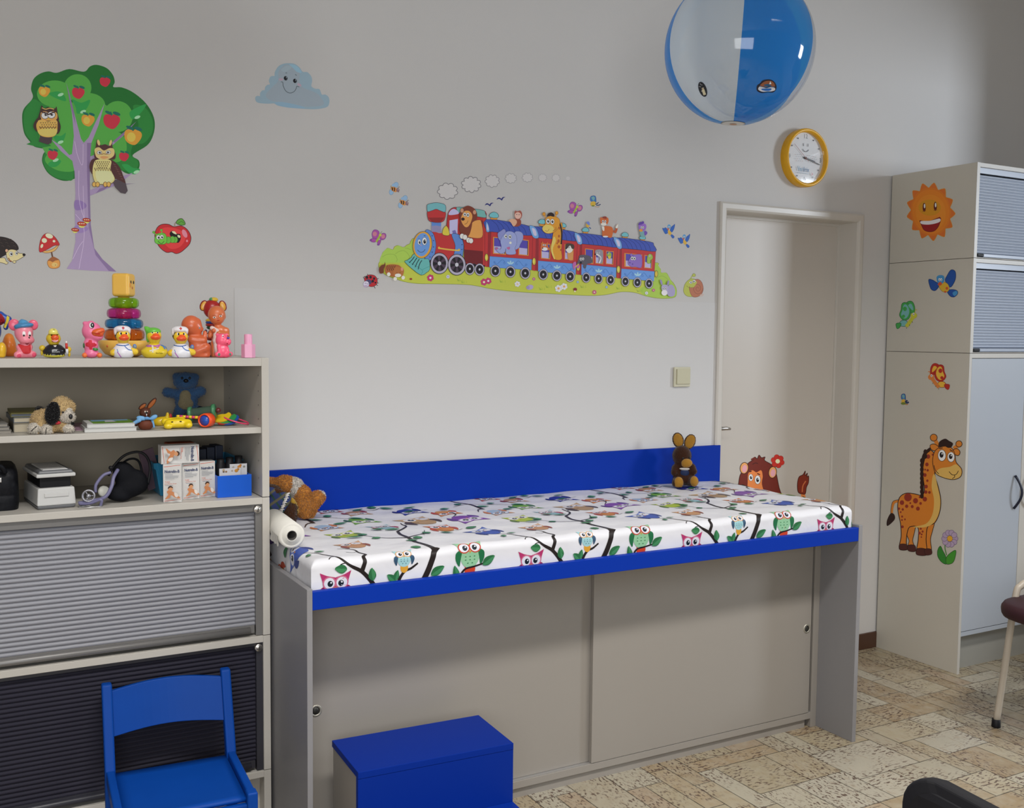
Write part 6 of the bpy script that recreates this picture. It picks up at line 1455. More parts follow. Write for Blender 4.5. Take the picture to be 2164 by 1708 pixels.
# ------------------------------------------------------------------ ring stacker
t = Toy('ring_stacker', 'ring stacking toy with coloured clear rings and yellow cube head', 'toy', A1, 950, 690, -.285, ZT)
YL = '#e0b04c'
def ring(y0, y1, r, col, lobes=12):
    m_ = M('clear_'+col[1], lin(col[0]), .10, trans=.75, spec=.5); mb = MB(); R_ = r*t.ux; h = (y1-y0)/2*t.uz; zc = (t.by-(y0+y1)/2)*t.uz; tr = h*1.05
    n, m2 = 60, 14; vs = []
    for i in range(n):
        a = 2*PI*i/n; w_ = 1+.035*math.cos(lobes*a)
        for j in range(m2):
            q = 2*PI*j/m2; e = .75; c_, s_ = math.cos(q), math.sin(q)
            rr_ = (R_-tr)+tr*math.copysign(abs(c_)**e, c_)*w_; vs.append((rr_*math.cos(a), rr_*math.sin(a), zc+h*math.copysign(abs(s_)**e, s_)))
    mb.add(vs, [(i*m2+j, ((i+1) % n)*m2+j, ((i+1) % n)*m2+(j+1) % m2, i*m2+(j+1) % m2) for i in range(n) for j in range(m2)], smooth=True)
    o = mb.build('ring', m_, t.root); o['label'] = col[1].replace('_', ' ')+' see-through ring'
ring(243, 322, 116, ('#8fd11a', 'lime_green')); ring(323, 402, 130, ('#d8329a', 'magenta')); ring(403, 478, 146, ('#1f8fd0', 'blue')); ring(480, 566, 156, ('#f07a20', 'orange'))
mb = MB(); mb.lathe([(.0001, 0), (100*t.ux, 0), (150*t.ux, 20*t.uz), (190*t.ux, 70*t.uz), (200*t.ux, 118*t.uz), (192*t.ux, 124*t.uz), (.0001, 124*t.uz)], 36); mb.build('rocking_base', M('pale_yellow_plastic', lin('#e6b654', 1.15), .35), t.root)
mb = MB()
for a in (-1.15, -2.3): mb.ell((168*t.ux*math.cos(a)*1.12, 168*t.ux*math.sin(a)*1.12, 82*t.uz), (12*t.ux, 8*t.ux, 11*t.uz), (0, 0, a), lin('#b8562a'), 8)
mb.build('rivet', m_vinyltoy, t.root)
mb = MB(); mb.tube([(0, 0, 120*t.uz), (0, 0, 470*t.uz)], 44*t.ux, 16); mb.build('spindle', M('yellow_plastic', lin('#dfb23c'), .35), t.root)
mb = MB(); cu = 72*t.ux; mb.box(-cu, cu, -cu, cu, (690-235)*t.uz, (690-60)*t.uz, mtx=Matrix.Rotation(math.radians(-24), 4, 'Z')); hd = mb.build('cube_head', M('yellow_cube_plastic', lin('#e8b450', 1.2), .35), t.root, 26*t.ux, 5)
mb = MB(); mt = Matrix.Rotation(math.radians(-24), 4, 'Z')
for y, z, r, c in ((-.35, 126, 11, '#1c1a18'), (.35, 126, 11, '#1c1a18'), (-.5, 148, 16, '#d8942e'), (0, 168, 9, '#a85a20')):
    mb.ell(mt @ Vector((cu*1.01, y*cu, (690-z)*t.uz)), (3*t.ux, r*t.ux, r*1.2*t.uz), (0, 0, math.radians(-24)), lin(c), 8)
mb.build('face', m_vinyltoy, hd)
# ------------------------------------------------------------------ seated baby doll seen from its side
t = Toy('baby_doll', 'orange-brown vinyl baby doll seated sideways hugging its knees', 'doll', A4, 400, 1535, -.37, ZT)
SK = '#c4603a'
bd = t.blob('body', [t.E(250, 870, 212, 220, SK, 0, 180), t.E(370, 930, 120, 150, SK, 0, 120), t.E(400, 850, 70, 140, SK, 0, 90), t.E(495, 935, 28, 24, SK, 0, 26), t.E(330, 1000, 130, 90, SK, 0, 110), t.E(380, 1250, 190, 220, SK, 0, 150), t.Cc(260, 1160, 520, 1180, 95, 70, SK, 60, 100), t.Cc(500, 1180, 545, 1050, 62, 48, SK, 90, 60), t.E(540, 1010, 40, 50, SK, 50), t.Cc(330, 1420, 560, 1330, 130, 100, SK, 40, 80), t.Cc(570, 1320, 600, 1480, 85, 60, SK, 70, 60), t.Cc(330, 1480, 560, 1500, 70, 50, SK, 80, 80), t.E(280, 870, 40, 60, SK, 150, 22)], k=26)
t.sheet('eye', [('#8a9ca0', t.oval(425, 915, 16, 18)), ('#3a3436', t.oval(430, 915, 8, 10)), ('#9a3a2c', t.line([(455,990),(485,985)], 7)), ('#d8907a', t.line([(270,780),(320,785)], 14))], bd)
# ------------------------------------------------------------------ red elephant behind the doll
t = Toy('toy_elephant', 'red stacking elephant toy with yellow ears behind the standing doll', 'toy', A4, 700, 1500, -.27, ZT)
RD = '#9c1c1c'
t.blob('head', [t.E(690, 500, 185, 200, RD, 0, 170)], k=20, cut=False)
for x, y, r in ((520, 430, 20), (920, 430, -15)):
    e_ = t.blob('ear', [t.E(x, y, 85, 122, '#7a1a20', 30, 30, r)], k=5, cut=False); t.ells('ear_lining', [t.E(x, y+5, 60, 98, '#d19a2c', 52, 14, r)], parent=e_)
t.blob('cap', [t.E(735, 300, 92, 52, '#cfa930', 0, 90)], k=5, cut=False); t.ells('cap_side', [t.E(690, 300, 60, 46, '#4a8a5a', 8, 78)])
for y, r, c in ((740, 150, '#c9a52c'), (785, 150, '#1f3f8c'), (835, 150, '#a8281e'), (890, 130, '#1f4a2c'), (1000, 140, '#7a1a1a'), (1120, 150, '#a8281e'), (1250, 160, '#7a1a1a'), (1380, 170, '#8f1f1c'), (1470, 165, '#5a1214')):
    t.ells('body_ring', [t.E(700, y, r, 52, c, 0, r)])
for y in (965, 1200):
    w_ = t.ells('hand', [t.E(565, y, 48, 50, '#d0ccd0', 150, 30)]); t.ells('palm', [t.E(562, y, 28, 32, '#2a1c48', 172, 18)], parent=w_)
# ------------------------------------------------------------------ standing doll
t = Toy('standing_doll', 'tan vinyl doll standing with a white cloth over its shoulder', 'doll', A4, 800, 1490, -.35, ZT)
S2 = '#c4683e'
bd = t.blob('body', [t.E(790, 600, 188, 195, S2, 0, 170), t.E(800, 700, 140, 100, S2, 30, 130), t.E(968, 640, 18, 44, S2, -20, 24), t.E(810, 820, 70, 60, S2, 0, 65), t.E(850, 960, 175, 150, S2, 0, 110), t.Cc(1000, 920, 1010, 1060, 60, 55, S2, 20, 60), t.Cc(1000, 1020, 830, 985, 58, 50, S2, 80, 130), t.Cc(690, 930, 640, 1050, 58, 50, S2, 30, 60), t.E(730, 930, 52, 58, S2, 120), t.E(850, 1130, 170, 140, S2, 0, 110), t.Cc(730, 1200, 715, 1460, 75, 55, S2, 10, 20), t.Cc(930, 1200, 935, 1460, 90, 60, S2, 0, 10)], k=30)
t.blob('cloth', [t.Cc(690, 880, 800, 930, 50, 40, '#d6c2bc', 90, 120), t.Cc(770, 960, 750, 1150, 55, 45, '#d6c2bc', 95, 90), t.Cc(750, 1150, 770, 1420, 45, 30, '#d6c2bc', 85, 70)], m_matte, k=30)
t.sheet('face', [('#e2d8d0', t.oval(740, 655, 32, 20)), ('#e2d8d0', t.oval(875, 625, 30, 20)), ('#4a4038', t.oval(742, 656, 14, 15)), ('#4a4038', t.oval(873, 626, 14, 15)), ('#a8302c', t.round((790,712),(820,706),(855,708),(825,726))), ('#8a4a30', t.line([(700,620),(740,608),(770,618)], 6)), ('#8a4a30', t.line([(845,595),(880,588),(905,600)], 6)), ('#b05a38', t.oval(812, 672, 16, 12))], bd)
# ------------------------------------------------------------------ small pink bear
t = Toy('toy_bear', 'small bright pink bear toy in front of the standing doll', 'toy', A4, 930, 1550, -.425, ZT)
P3 = '#e85878'
bd = t.blob('body', [t.E(900, 1180, 140, 145, P3, 0, 130), t.E(1010, 1210, 85, 85, P3, 60, 80), t.E(800, 1065, 40, 36, P3, 0, 30), t.E(1000, 1060, 36, 30, P3, 0, 30), t.E(925, 1400, 130, 150, P3, 0, 110), t.Cc(830, 1310, 850, 1430, 48, 42, P3, 60, 90), t.Cc(870, 1490, 800, 1480, 62, 58, P3, 40, 100), t.Cc(990, 1490, 1075, 1470, 62, 52, P3, 40, 100)], k=22)
t.ells('nose', [t.E(1030, 1130, 30, 22, '#4a3a9c', 135, 22)]); t.sheet('face', [('#e8d8dc', t.oval(918, 1085, 20, 22)), ('#1a1416', t.oval(922, 1095, 11, 12)), ('#1a1416', t.oval(1022, 1090, 8, 10)), ('#9a1a2c', t.oval(1010, 1252, 16, 12))], bd); t.sheet('soles', [('#5f7a6a', t.oval(835, 1480, 28, 32)), ('#5f7a6a', t.oval(1072, 1472, 24, 28))], bd)
# ------------------------------------------------------------------ pink peg block
t = Toy('peg_block', 'pale pink six-sided toy block with round peg on shelf end', 'toy block', A4, 1455, 1560, -.43, ZT)
m_pk = M('pale_pink_plastic', lin('#eaa6c6', 1.1), .4, trans=.1)
mb = MB(); hx6 = [(152*t.ux*math.cos(PI/3*k), 152*t.ux*math.sin(PI/3*k)) for k in range(6)]; mb.prism(hx6, 0, 285*t.uz); mb.build('block', m_pk, t.root, .0012)
mb = MB(); mb.lathe([(88*t.ux, 285*t.uz), (86*t.ux, 480*t.uz), (78*t.ux, 497*t.uz), (.0001, 500*t.uz)], 28); mb.build('peg', m_pk, t.root)

# ================================================================== soft toys on the mattress
N1 = (560, 980, 5.41); M2F = (1160, 880, 3.0914)
# ------------------------------------------------------------------ sitting brown rabbit
p = at(1443, 1016, 'z', MZT+.004)
t = Toy('plush_rabbit', 'dark brown plush rabbit with tan ears sitting against the blue backboard', 'soft toy', M2F, 882, 432, -.115, MZT+.006)
BR, TN = '#3a2012', '#a87a2e'
bd = t.blob('body', [t.E(865, 240, 62, 68, BR, 0, 58), t.E(880, 345, 66, 75, BR, 0, 58), t.E(885, 390, 75, 38, BR, 10, 60), t.Cc(825, 320, 818, 345, 26, 22, BR, 20, 50), t.Cc(930, 310, 945, 335, 26, 22, BR, 20, 40), t.Cc(845, 400, 838, 408, 34, 34, BR, 30, 75), t.Cc(920, 395, 945, 395, 34, 32, BR, 30, 75)], m_plush, k=18, fuzz=4000, flen=.0035)
for x, y, r in ((838, 140, -14), (915, 148, 20)):
    e_ = t.blob('ear', [t.E(x, y, 38, 52, BR, -6, 12, r)], m_plush, k=5, fuzz=700, flen=.003, cut=False); t.blob('ear_lining', [t.E(x+1, y-1, 32, 46, TN, 4, 9, r)], m_plush, k=5, parent=e_, fuzz=500, flen=.002, cut=False)
t.blob('muzzle', [t.E(898, 280, 36, 28, TN, 52, 24), t.E(890, 295, 24, 14, TN, 50, 20)], m_plush, k=10, fuzz=500, flen=.002, cut=False)
for x, y, rx, ry in ((848, 404, 31, 38), (948, 392, 27, 34)): t.blob('foot_sole', [t.E(x, y, rx, ry, TN, 92, 22)], m_plush, k=5, fuzz=400, flen=.002)
t.ells('eye', [t.E(872, 250, 7, 7, '#0a0806', 54, 6)], m_bead); t.ells('eye', [t.E(915, 247, 6, 7, '#0a0806', 52, 6)], m_bead)
t.blob('bib', [t.E(885, 345, 30, 30, '#17264a', 50, 12), t.E(875, 318, 26, 7, '#b8b4b0', 56, 10), t.E(900, 318, 18, 6, '#b8b4b0', 54, 10)], m_matte, k=6)
# ------------------------------------------------------------------ orange plush lying with its legs up
p = at(652, 1083, 'z', MZT+.004)
t = Toy('plush_animal', 'orange plush animal with white belly lying in the mattress corner', 'soft toy', N1, 480, 560, -.150, MZT+.006)
OG = '#c08038'
t.blob('body', [t.E(60, 250, 150, 140, OG, -60, 140), t.E(230, 190, 120, 110, OG, -30, 120), t.E(350, 230, 90, 120, '#cfc8c0', -25, 110), t.Cc(430, 280, 430, 420, 92, 95, OG, 20, 30), t.Cc(430, 430, 470, 470, 110, 90, OG, 30, 30), t.Cc(480, 490, 590, 330, 80, 72, OG, 60, 70), t.E(605, 320, 70, 60, OG, 70), t.E(640, 300, 36, 40, '#cfc8c0', 55)], m_plush, k=40, fuzz=14000, flen=.007)
# ------------------------------------------------------------------ brown plush with a plaid dress
t = Toy('plush_doll', 'brown plush toy in a blue plaid dress with lace trim', 'soft toy', N1, 170, 610, -.215, MZT+.006)
D2 = '#3f2412'
t.blob('body', [t.E(60, 280, 150, 120, D2, 0, 100), t.E(160, 400, 130, 140, D2, 0, 90), t.Cc(230, 480, 310, 420, 80, 66, D2, 40, 70), t.Cc(220, 560, 290, 530, 60, 70, D2, 60, 90), t.E(300, 480, 60, 90, D2, 80)], m_plush, k=30, fuzz=5000, flen=.005)
t.blob('ear', [t.E(130, 270, 90, 72, '#4a2a14', 90, 24, -10)], m_plush, k=5, fuzz=900, flen=.004); t.blob('foot_sole', [t.E(338, 400, 34, 100, '#a8842e', 70, 36, -20)], m_plush, k=5, fuzz=400, flen=.003)
m_plaid, nt, bs = _mat('blue_plaid_cotton')
tc = nt.nodes.new('ShaderNodeTexCoord'); cl = (.02, .035, .13, 1); prev = None
for ax_, rot_, c_, sc_ in ((0, .6, (.015, .05, .03, 1), 14), (1, .6, (.10, .09, .05, 1), 11)):
    mp = nt.nodes.new('ShaderNodeMapping'); mp.inputs['Rotation'].default_value = (0, rot_+(PI/2 if ax_ else 0), 0); wv = nt.nodes.new('ShaderNodeTexWave'); wv.inputs['Scale'].default_value = sc_
    rp = nt.nodes.new('ShaderNodeMapRange'); rp.inputs['From Min'].default_value = .75; rp.inputs['From Max'].default_value = .95
    nt.links.new(tc.outputs['Object'], mp.inputs['Vector']); nt.links.new(mp.outputs['Vector'], wv.inputs['Vector']); nt.links.new(wv.outputs['Fac'], rp.inputs['Value'])
    mx = nt.nodes.new('ShaderNodeMix'); mx.data_type = 'RGBA'; nt.links.new(rp.outputs['Result'], mx.inputs[0])
    if prev is None: mx.inputs[6].default_value = cl
    else: nt.links.new(prev, mx.inputs[6])
    mx.inputs[7].default_value = c_; prev = mx.outputs[2]
nt.links.new(prev, bs.inputs['Base Color']); bs.inputs['Roughness'].default_value = .9
dr_ = t.blob('dress', [t.Cc(70, 430, 190, 330, 130, 95, '#1a2a5a', 60, 90), t.Cc(130, 480, 240, 300, 70, 60, '#1a2a5a', 100, 110), t.E(50, 240, 100, 60, '#1a2a5a', 60, 80)], m_plaid, k=30)
mb = MB(); pts = []
for i in range(34):
    s_ = i/33; x_, y_ = 275-125*s_, 235+310*s_; d_ = 165+30*math.sin(s_*PI)
    pts.append(Vector(t.X(x_+14*math.sin(i*2.4), y_+8*math.cos(i*2.4), d_)))
mb.tube(pts, 10*t.ux, 6, lin('#c4c0bc')); mb.tube([p_+Vector((-.004, .002, -.001)) for p_ in pts], 8*t.ux, 6, lin('#b8b4b0')); mb.build('lace_trim', m_matte, t.root)
# ================================================================== things on the two shelf bays
B2F, B3F = (0, 740, 3.607), (260, 780, 7.213)
ZM_, ZL_ = 1.1987, .9982
def px2(frame, x, y): return frame[0]+x/frame[2], frame[1]+y/frame[2]
m_pages = VC('paper_edges', .9, bmp=(600, .5, .0008))
def slab(name, label, cat, x0, x1, y0, y1, z0, z1, col, rot=0, group=None, cover=None, cover_name='cover', spine=.0015, pages=None):
    """a book or booklet lying flat: pages with covers above and below"""
    t = thing(name, label, cat, ((x0+x1)/2, (y0+y1)/2, z0), group, math.radians(rot))
    a, b_ = (x1-x0)/2, (y1-y0)/2; h = z1-z0
    mb = MB(); mb.box(-a+.002, a-.002, -b_+.002, b_-.002, spine, h-spine, lin(pages or '#b8ae98')); mb.build('pages', m_pages, t)
    mb = MB(); mb.box(-a, a, -b_, b_, 0, spine); mb.box(-a, a, -b_, b_, h-spine, h); mb.box(-a, -a+.0015, -b_, b_, 0, h); mb.build(cover_name, M(name+'_cover', lin(col), .45), t, .0005)
    return t, h

def X(px, y): return at(px, 880, 'y', y).x
# ------------------------------------------------------------------ books at the left
yb0, yb1 = -.36, -.14
xa, xb = X(28, yb0), X(96, yb0)
slab('book', 'thick book with cream pages at the bottom of the stack behind the plush dog', 'book', xa, xb, yb0, yb1, ZM_, ZM_+.026, '#8a8478', 0, 'books behind the plush dog')
slab('book', 'grey-blue book in the middle of the stack behind the plush dog', 'book', xa-.003, xb+.004, yb0-.004, yb1, ZM_+.0263, ZM_+.040, '#5d646c', 1.5, 'books behind the plush dog')
slab('book', 'slim book with olive cover on top of the stack behind the plush dog', 'book', xa-.004, xb+.006, yb0+.004, yb1, ZM_+.0405, ZM_+.050, '#6f6a2c', -1, 'books behind the plush dog', pages='#5a6068')
xa, xb = X(-60, -.37), X(24, -.37)
for i in range(3):
    slab('magazine', ['grey magazine at the bottom of the low pile by the left edge', 'grey magazine in the middle of the low pile by the left edge', 'grey magazine on top of the low pile by the left edge'][i], 'magazine', xa, xb-i*.006, -.375+i*.006, -.14, ZM_+i*.0085, ZM_+.008+i*.0085, ['#8f8b84', '#7c7a76', '#858480'][i], i*1.2, 'magazines by the left edge', spine=.0008, pages='#948f86')
m_pinks = M('pink_paper', lin('#a8869a'), .6)
xa, xb = X(146, -.2), X(205, -.2)
o = MB(); o.box(xa, xb, -.36, -.12, ZM_, ZM_+.0012); o = o.build('paper_sheet', m_pinks, None); tag(o, 'pink paper sheet lying flat behind the plush dog', 'paper')
# ------------------------------------------------------------------ plush dog
t = Toy('plush_dog', 'cream plush puppy with black ears lying on the middle shelf', 'soft toy', B2F, 400, 625, -.40, ZM_)
CR = '#c4a878'
bd = t.blob('body', [t.E(475, 440, 92, 92, CR, 20, 85), t.E(330, 530, 95, 85, CR, -40, 80), t.E(400, 560, 90, 60, CR, 0, 70), t.E(545, 425, 32, 38, CR, 30, 32), t.E(505, 490, 55, 48, '#d0c8bc', 70, 40), t.E(520, 480, 34, 60, '#d0c8bc', 72, 40), t.E(540, 500, 36, 34, '#d0c8bc', 78, 36),
    t.Cc(320, 560, 265, 590, 52, 40, CR, 20, 60), t.E(262, 582, 44, 40, '#cfc7ba', 70, 44), t.Cc(390, 570, 360, 600, 46, 38, CR, 40, 80), t.E(356, 592, 42, 38, '#cfc7ba', 95, 42), t.Cc(470, 570, 520, 590, 42, 34, CR, 40, 70), t.E(520, 588, 44, 30, '#cfc7ba', 80, 40)], m_plush, k=14, fuzz=7000, flen=.005)
BKC = '#0c0b0d'
for p_ in ([t.E(404, 470, 58, 92, BKC, 98, 26, 8)], [t.E(548, 510, 16, 60, BKC, 55, 24, 0)]): t.blob('ear', p_, m_plush, k=5, fuzz=1200, flen=.004, cut=False)
t.blob('tail', [t.E(305, 448, 30, 22, BKC, -70, 24)], m_plush, k=5, fuzz=300, flen=.004, cut=False)
t.ells('nose', [t.E(540, 497, 16, 20, '#0a0a0c', 112, 14)], m_bead); t.ells('eye', [t.E(482, 463, 10, 8, '#0a0a0c', 108, 6)], m_bead)
t.blob('collar', [t.E(435, 543, 30, 14, '#b02a34', 84, 20), t.E(405, 530, 26, 10, '#b02a34', 90, 14)], m_matte, k=6, cut=False)
t.sheet('paw_seams', [('#1c1a1a', t.line([(240,600),(262,578),(285,562)], 5)), ('#1c1a1a', t.line([(350,618),(352,592),(358,572)], 5))], bd, eps=.003)
# ------------------------------------------------------------------ white booklets
xa, xb = X(178, -.40), X(288, -.40)
for i in (0, 2):
    dy = i*.004
    bt, h = slab('booklet', ['white booklet at the bottom of the pile beside the rabbit ornament', 'white booklet in the middle of the pile beside the rabbit ornament', 'white booklet with green picture cover on top of the pile'][i], 'booklet', xa+i*.003, xb-(.004 if i else 0), -.425+dy, -.29, ZM_+i*.0055, ZM_+.0105+i*.0055, '#d0d0ce', [-2, 1, -1][i], 'white booklets', spine=.0007, pages='#c8c8c4')
    if i == 2:
        mb = MB(); a, b_ = (xb-xa)/2-.006, .06
        mb.add([(-a*.75,-b_,h+.0002),(a,-b_,h+.0002),(a,b_,h+.0002),(-a*.75,b_,h+.0002)], [(0,1,2,3)], lin('#6a9a2c')); mb.add([(-a*.7,b_*.1,h+.0004),(a*.9,b_*.3,h+.0004),(a*.9,b_*.95,h+.0004),(-a*.7,b_*.95,h+.0004)], [(0,1,2,3)], lin('#7aaac8')); mb.add([(-a*.2,-b_*.4,h+.0006),(a*.3,-b_*.4,h+.0006),(a*.2,b_*.6,h+.0006),(-a*.1,b_*.6,h+.0006)], [(0,1,2,3)], lin('#c8ccd0'))
        mb.build('picture', m_vinyl2, bt, fix=False)
# ------------------------------------------------------------------ brown rabbit ornament with blue ribbon
t = Toy('rabbit_ornament', 'brown egg-bodied rabbit ornament wearing a light blue ribbon bow', 'ornament', B3F, 340, 872, -.405, ZM_)
W1 = '#5f2e1c'
bd = t.blob('body', [t.E(345, 795, 118, 92, W1, 0, 100), t.E(340, 610, 88, 82, '#4a2416', 0, 75), t.E(345, 700, 60, 60, '#4a2416', 0, 50)], m_matte, k=20)
for x, y, rx, ry, r in ((440, 475, 44, 112, 38), (300, 515, 36, 72, 50)):
    e_ = t.blob('ear', [t.E(x, y, rx, ry, '#3a1c12', 0, 16, r)], m_matte, k=4, cut=False); t.ells('ear_lining', [t.E(x+4, y+4, rx*.66, ry*.76, '#8a4a1c', 12, 9, r)], m_matte, parent=e_)
t.sheet('face', [('#c8b8a8', t.oval(340, 590, 9, 12)), ('#c8b8a8', t.oval(372, 592, 9, 12)), ('#14100e', t.oval(358, 608, 24, 16)), ('#d8d4d0', t.round((355,628),(368,628),(366,655),(358,655)))], bd, m_vinyltoy)
t.blob('ribbon', [t.E(280, 690, 75, 36, '#6a9cc8', 70, 30, 10), t.E(470, 680, 62, 34, '#6a9cc8', 60, 30, -30), t.E(365, 690, 40, 24, '#5f90c0', 84, 24), t.Cc(250, 720, 175, 760, 34, 26, '#6a9cc8', 70, 60), t.Cc(440, 700, 470, 830, 22, 18, '#6a9cc8', 40, 10), t.Cc(300, 700, 430, 700, 20, 20, '#5f90c0', 70, 70)], m_matte, k=8, cut=False)
# ------------------------------------------------------------------ small wooden piece behind it
t = Toy('wooden_figure', 'small dark brown wooden toy lying behind the rabbit ornament', 'toy', B3F, 120, 770, -.32, ZM_)
t.blob('body', [t.E(120, 738, 60, 32, '#4a2416', 0, 40), t.E(180, 730, 60, 26, '#3f2014', -20, 30)], m_matte, k=12)
# ------------------------------------------------------------------ yellow teething bears
YT = '#d8bc1c'
t = Toy('teether_toy', 'flat yellow bear-face teether with black dots, nearest the shelf edge', 'teether', B3F, 840, 880, -.41, ZM_)
bd = t.blob('body', [t.Cc(700, 800, 985, 800, 70, 70, YT, 0, 0), t.Cc(640, 780, 900, 760, 60, 55, YT, -120, -140), t.E(690, 830, 72, 50, YT, 60, 70), t.E(998, 820, 62, 48, YT, 60, 70), t.E(840, 770, 130, 40, YT, -60, 120)], k=26)
t.ells('face_dots', [t.E(800, 748, 26, 9, '#14120c', 20, 22), t.E(750, 768, 18, 8, '#14120c', 70, 16), t.E(880, 762, 18, 8, '#14120c', 70, 16)])
t = Toy('teether_toy', 'yellow teether toy with upright fin behind the bear-face teether', 'teether', B3F, 620, 800, -.30, ZM_)
t.blob('body', [t.E(560, 740, 110, 70, '#cfae1c', 0, 80), t.E(680, 660, 30, 70, '#cfae1c', 0, 30), t.E(620, 700, 90, 40, '#cfae1c', 0, 60), t.E(880, 700, 80, 50, '#c9aa20', 30, 60)], k=24)
t.blob('red_bead', [t.E(725, 670, 26, 55, '#a8201c', -20, 24)], k=4)
# ------------------------------------------------------------------ blue plush bear at the back
t = Toy('plush_bear', 'blue plush bear with beige belly standing at the back of the shelf', 'soft toy', B3F, 960, 720, -.13, ZM_)
NB = '#3f6490'
bd = t.blob('body', [t.E(960, 130, 185, 135, NB, 0, 120), t.E(830, 60, 70, 60, NB, -10, 40), t.E(1100, 70, 70, 60, NB, -10, 40), t.E(970, 420, 170, 190, NB, 0, 130), t.Cc(850, 330, 680, 290, 70, 72, NB, 20, 40), t.Cc(1090, 320, 1190, 280, 75, 78, NB, 20, 40), t.Cc(870, 560, 830, 680, 80, 80, NB, 20, 60), t.Cc(1060, 560, 1150, 570, 80, 70, NB, 20, 80), t.E(965, 175, 100, 70, NB, 70, 80)], m_plush, k=30, fuzz=6000, flen=.004)
t.blob('belly', [t.E(955, 370, 92, 110, '#958a6c', 92, 46), t.E(960, 460, 118, 98, '#958a6c', 88, 56)], m_plush, k=24, fuzz=1200, flen=.003, cut=False)
t.ells('nose', [t.E(965, 118, 40, 28, '#08090c', 150, 30)], m_bead)
for x in (908, 1022): t.ells('eye', [t.E(x, 80, 20, 20, '#08090c', 108, 16)], m_bead)
t.ells('foot_pad', [t.E(1178, 530, 45, 26, '#10182c', 150, 30)], m_matte)
# ------------------------------------------------------------------ cylinder rattle with an orange and blue end
t = Toy('rattle_toy', 'cylinder rattle with orange and blue end wheel and green clear barrel', 'rattle', B3F, 1285, 838, -.40, ZM_)
mb = MB(); u_ = t.ux; R_ = 112*u_; q_ = Euler((PI/2, 0, math.radians(-28))).to_matrix().to_4x4(); c_ = Matrix.Translation((0, 0, R_+.001)) @ q_
mb.lathe([(.0001, .018), (R_*.72, .016), (R_*.74, .012)], 30, lin('#1f4aa8'), c_); mb.lathe([(R_*.74, .012), (R_*.80, .019), (R_*.93, .019), (R_, .010), (R_, -.010), (R_*.8, -.014), (.0001, -.014)], 30, lin('#d94a20'), c_); mb.build('end_wheel', m_vinyltoy, t.root)
def clear(name, col, fac=.75, rough=.08):
    m, nt, b = _mat(name); tr = nt.nodes.new('ShaderNodeBsdfTransparent'); mx = nt.nodes.new('ShaderNodeMixShader'); out = [n for n in nt.nodes if n.type == 'OUTPUT_MATERIAL'][0]
    b.inputs['Base Color'].default_value = lin(col); b.inputs['Roughness'].default_value = rough; tr.inputs['Color'].default_value = lin(col)
    mx.inputs[0].default_value = fac; nt.links.new(b.outputs[0], mx.inputs[1]); nt.links.new(tr.outputs[0], mx.inputs[2]); nt.links.new(mx.outputs[0], out.inputs[0])
    return m
ba = Vector(t.X(1030, 650, -250)); bb = Vector(t.X(1390, 600, -160))
mb = MB(); mb.tube([ba, bb], 88*u_, 20, caps=False); mb.build('clear_barrel', clear('clear_green_plastic', '#8fb09a', .8), t.root)
dv = (bb-ba).normalized()
for p_, r_ in ((ba, 118), (bb, 112)):
    mb = MB(); mb.tube([p_-dv*.004, p_+dv*.004], r_*u_, 24, lin('#3f7a54')); mb.build('green_disc', m_vinyltoy, t.root)
mb = MB(); ra, rb_ = Vector(t.X(820, 668, -60)), Vector(t.X(1190, 690, -20))
for i in range(8): mb.tube([ra.lerp(rb_, i/8), ra.lerp(rb_, (i+1)/8)], 24*u_, 10, lin(['#d8b820', '#c23a6a'][i % 2]))
mb.build('striped_rod', m_vinyltoy, t.root)
mb = MB(); p_ = bb+dv*.012; mb.ell(p_, 42*u_, (0, 0, 0), lin('#5a1c20')); mb.build('end_knob', m_vinyltoy, t.root)
# ------------------------------------------------------------------ teething keys on a pink ring
t = Toy('teething_keys', 'yellow, green and blue teething discs on a pink ring by the shelf end', 'teether', B3F, 1560, 800, -.36, ZM_)
for i, (c, dx_, dz_) in enumerate((('#b03a2a', 70, -6), ('#1f4f9c', 150, 0), ('#2f8a4a', 105, 8), ('#d8b81c', 0, 18))):
    mb = MB(); pl = [(v.x, v.y) for v in spline([(a*u_*150, b_*u_*88, 0) for a, b_ in ((-1,-.2),(-.7,.7),(-.1,1),(.5,.75),(.9,.9),(1,.2),(.6,-.5),(.2,-.9),(-.5,-.8))], True, 5)]
    mt = Matrix.Translation(Vector(t.X(1520+dx_*.8, 735+dx_*.15, 40-i*4))+Vector((0, 0, dz_*u_+.006))) @ Euler((math.radians(38), math.radians(-14), .3)).to_matrix().to_4x4()
    mb.prism(pl, -.0022, .0022, mtx=mt); mb.build('disc', M('disc_'+c[1:], lin(c), .35), t.root, .0012)
mb = MB(); ctr_ = Vector(t.X(1720, 722, -40)); pts = []
for i in range(40):
    a = 2*PI*i/40; pts.append(ctr_+Vector((200*u_*math.cos(a), .028*math.sin(a), -60*u_*math.cos(a)+.003*math.sin(a))))
mb.tube(pts, 13*u_, 10, closed=True); mb.build('ring', M('pink_ring', lin('#e0486e'), .3), t.root)

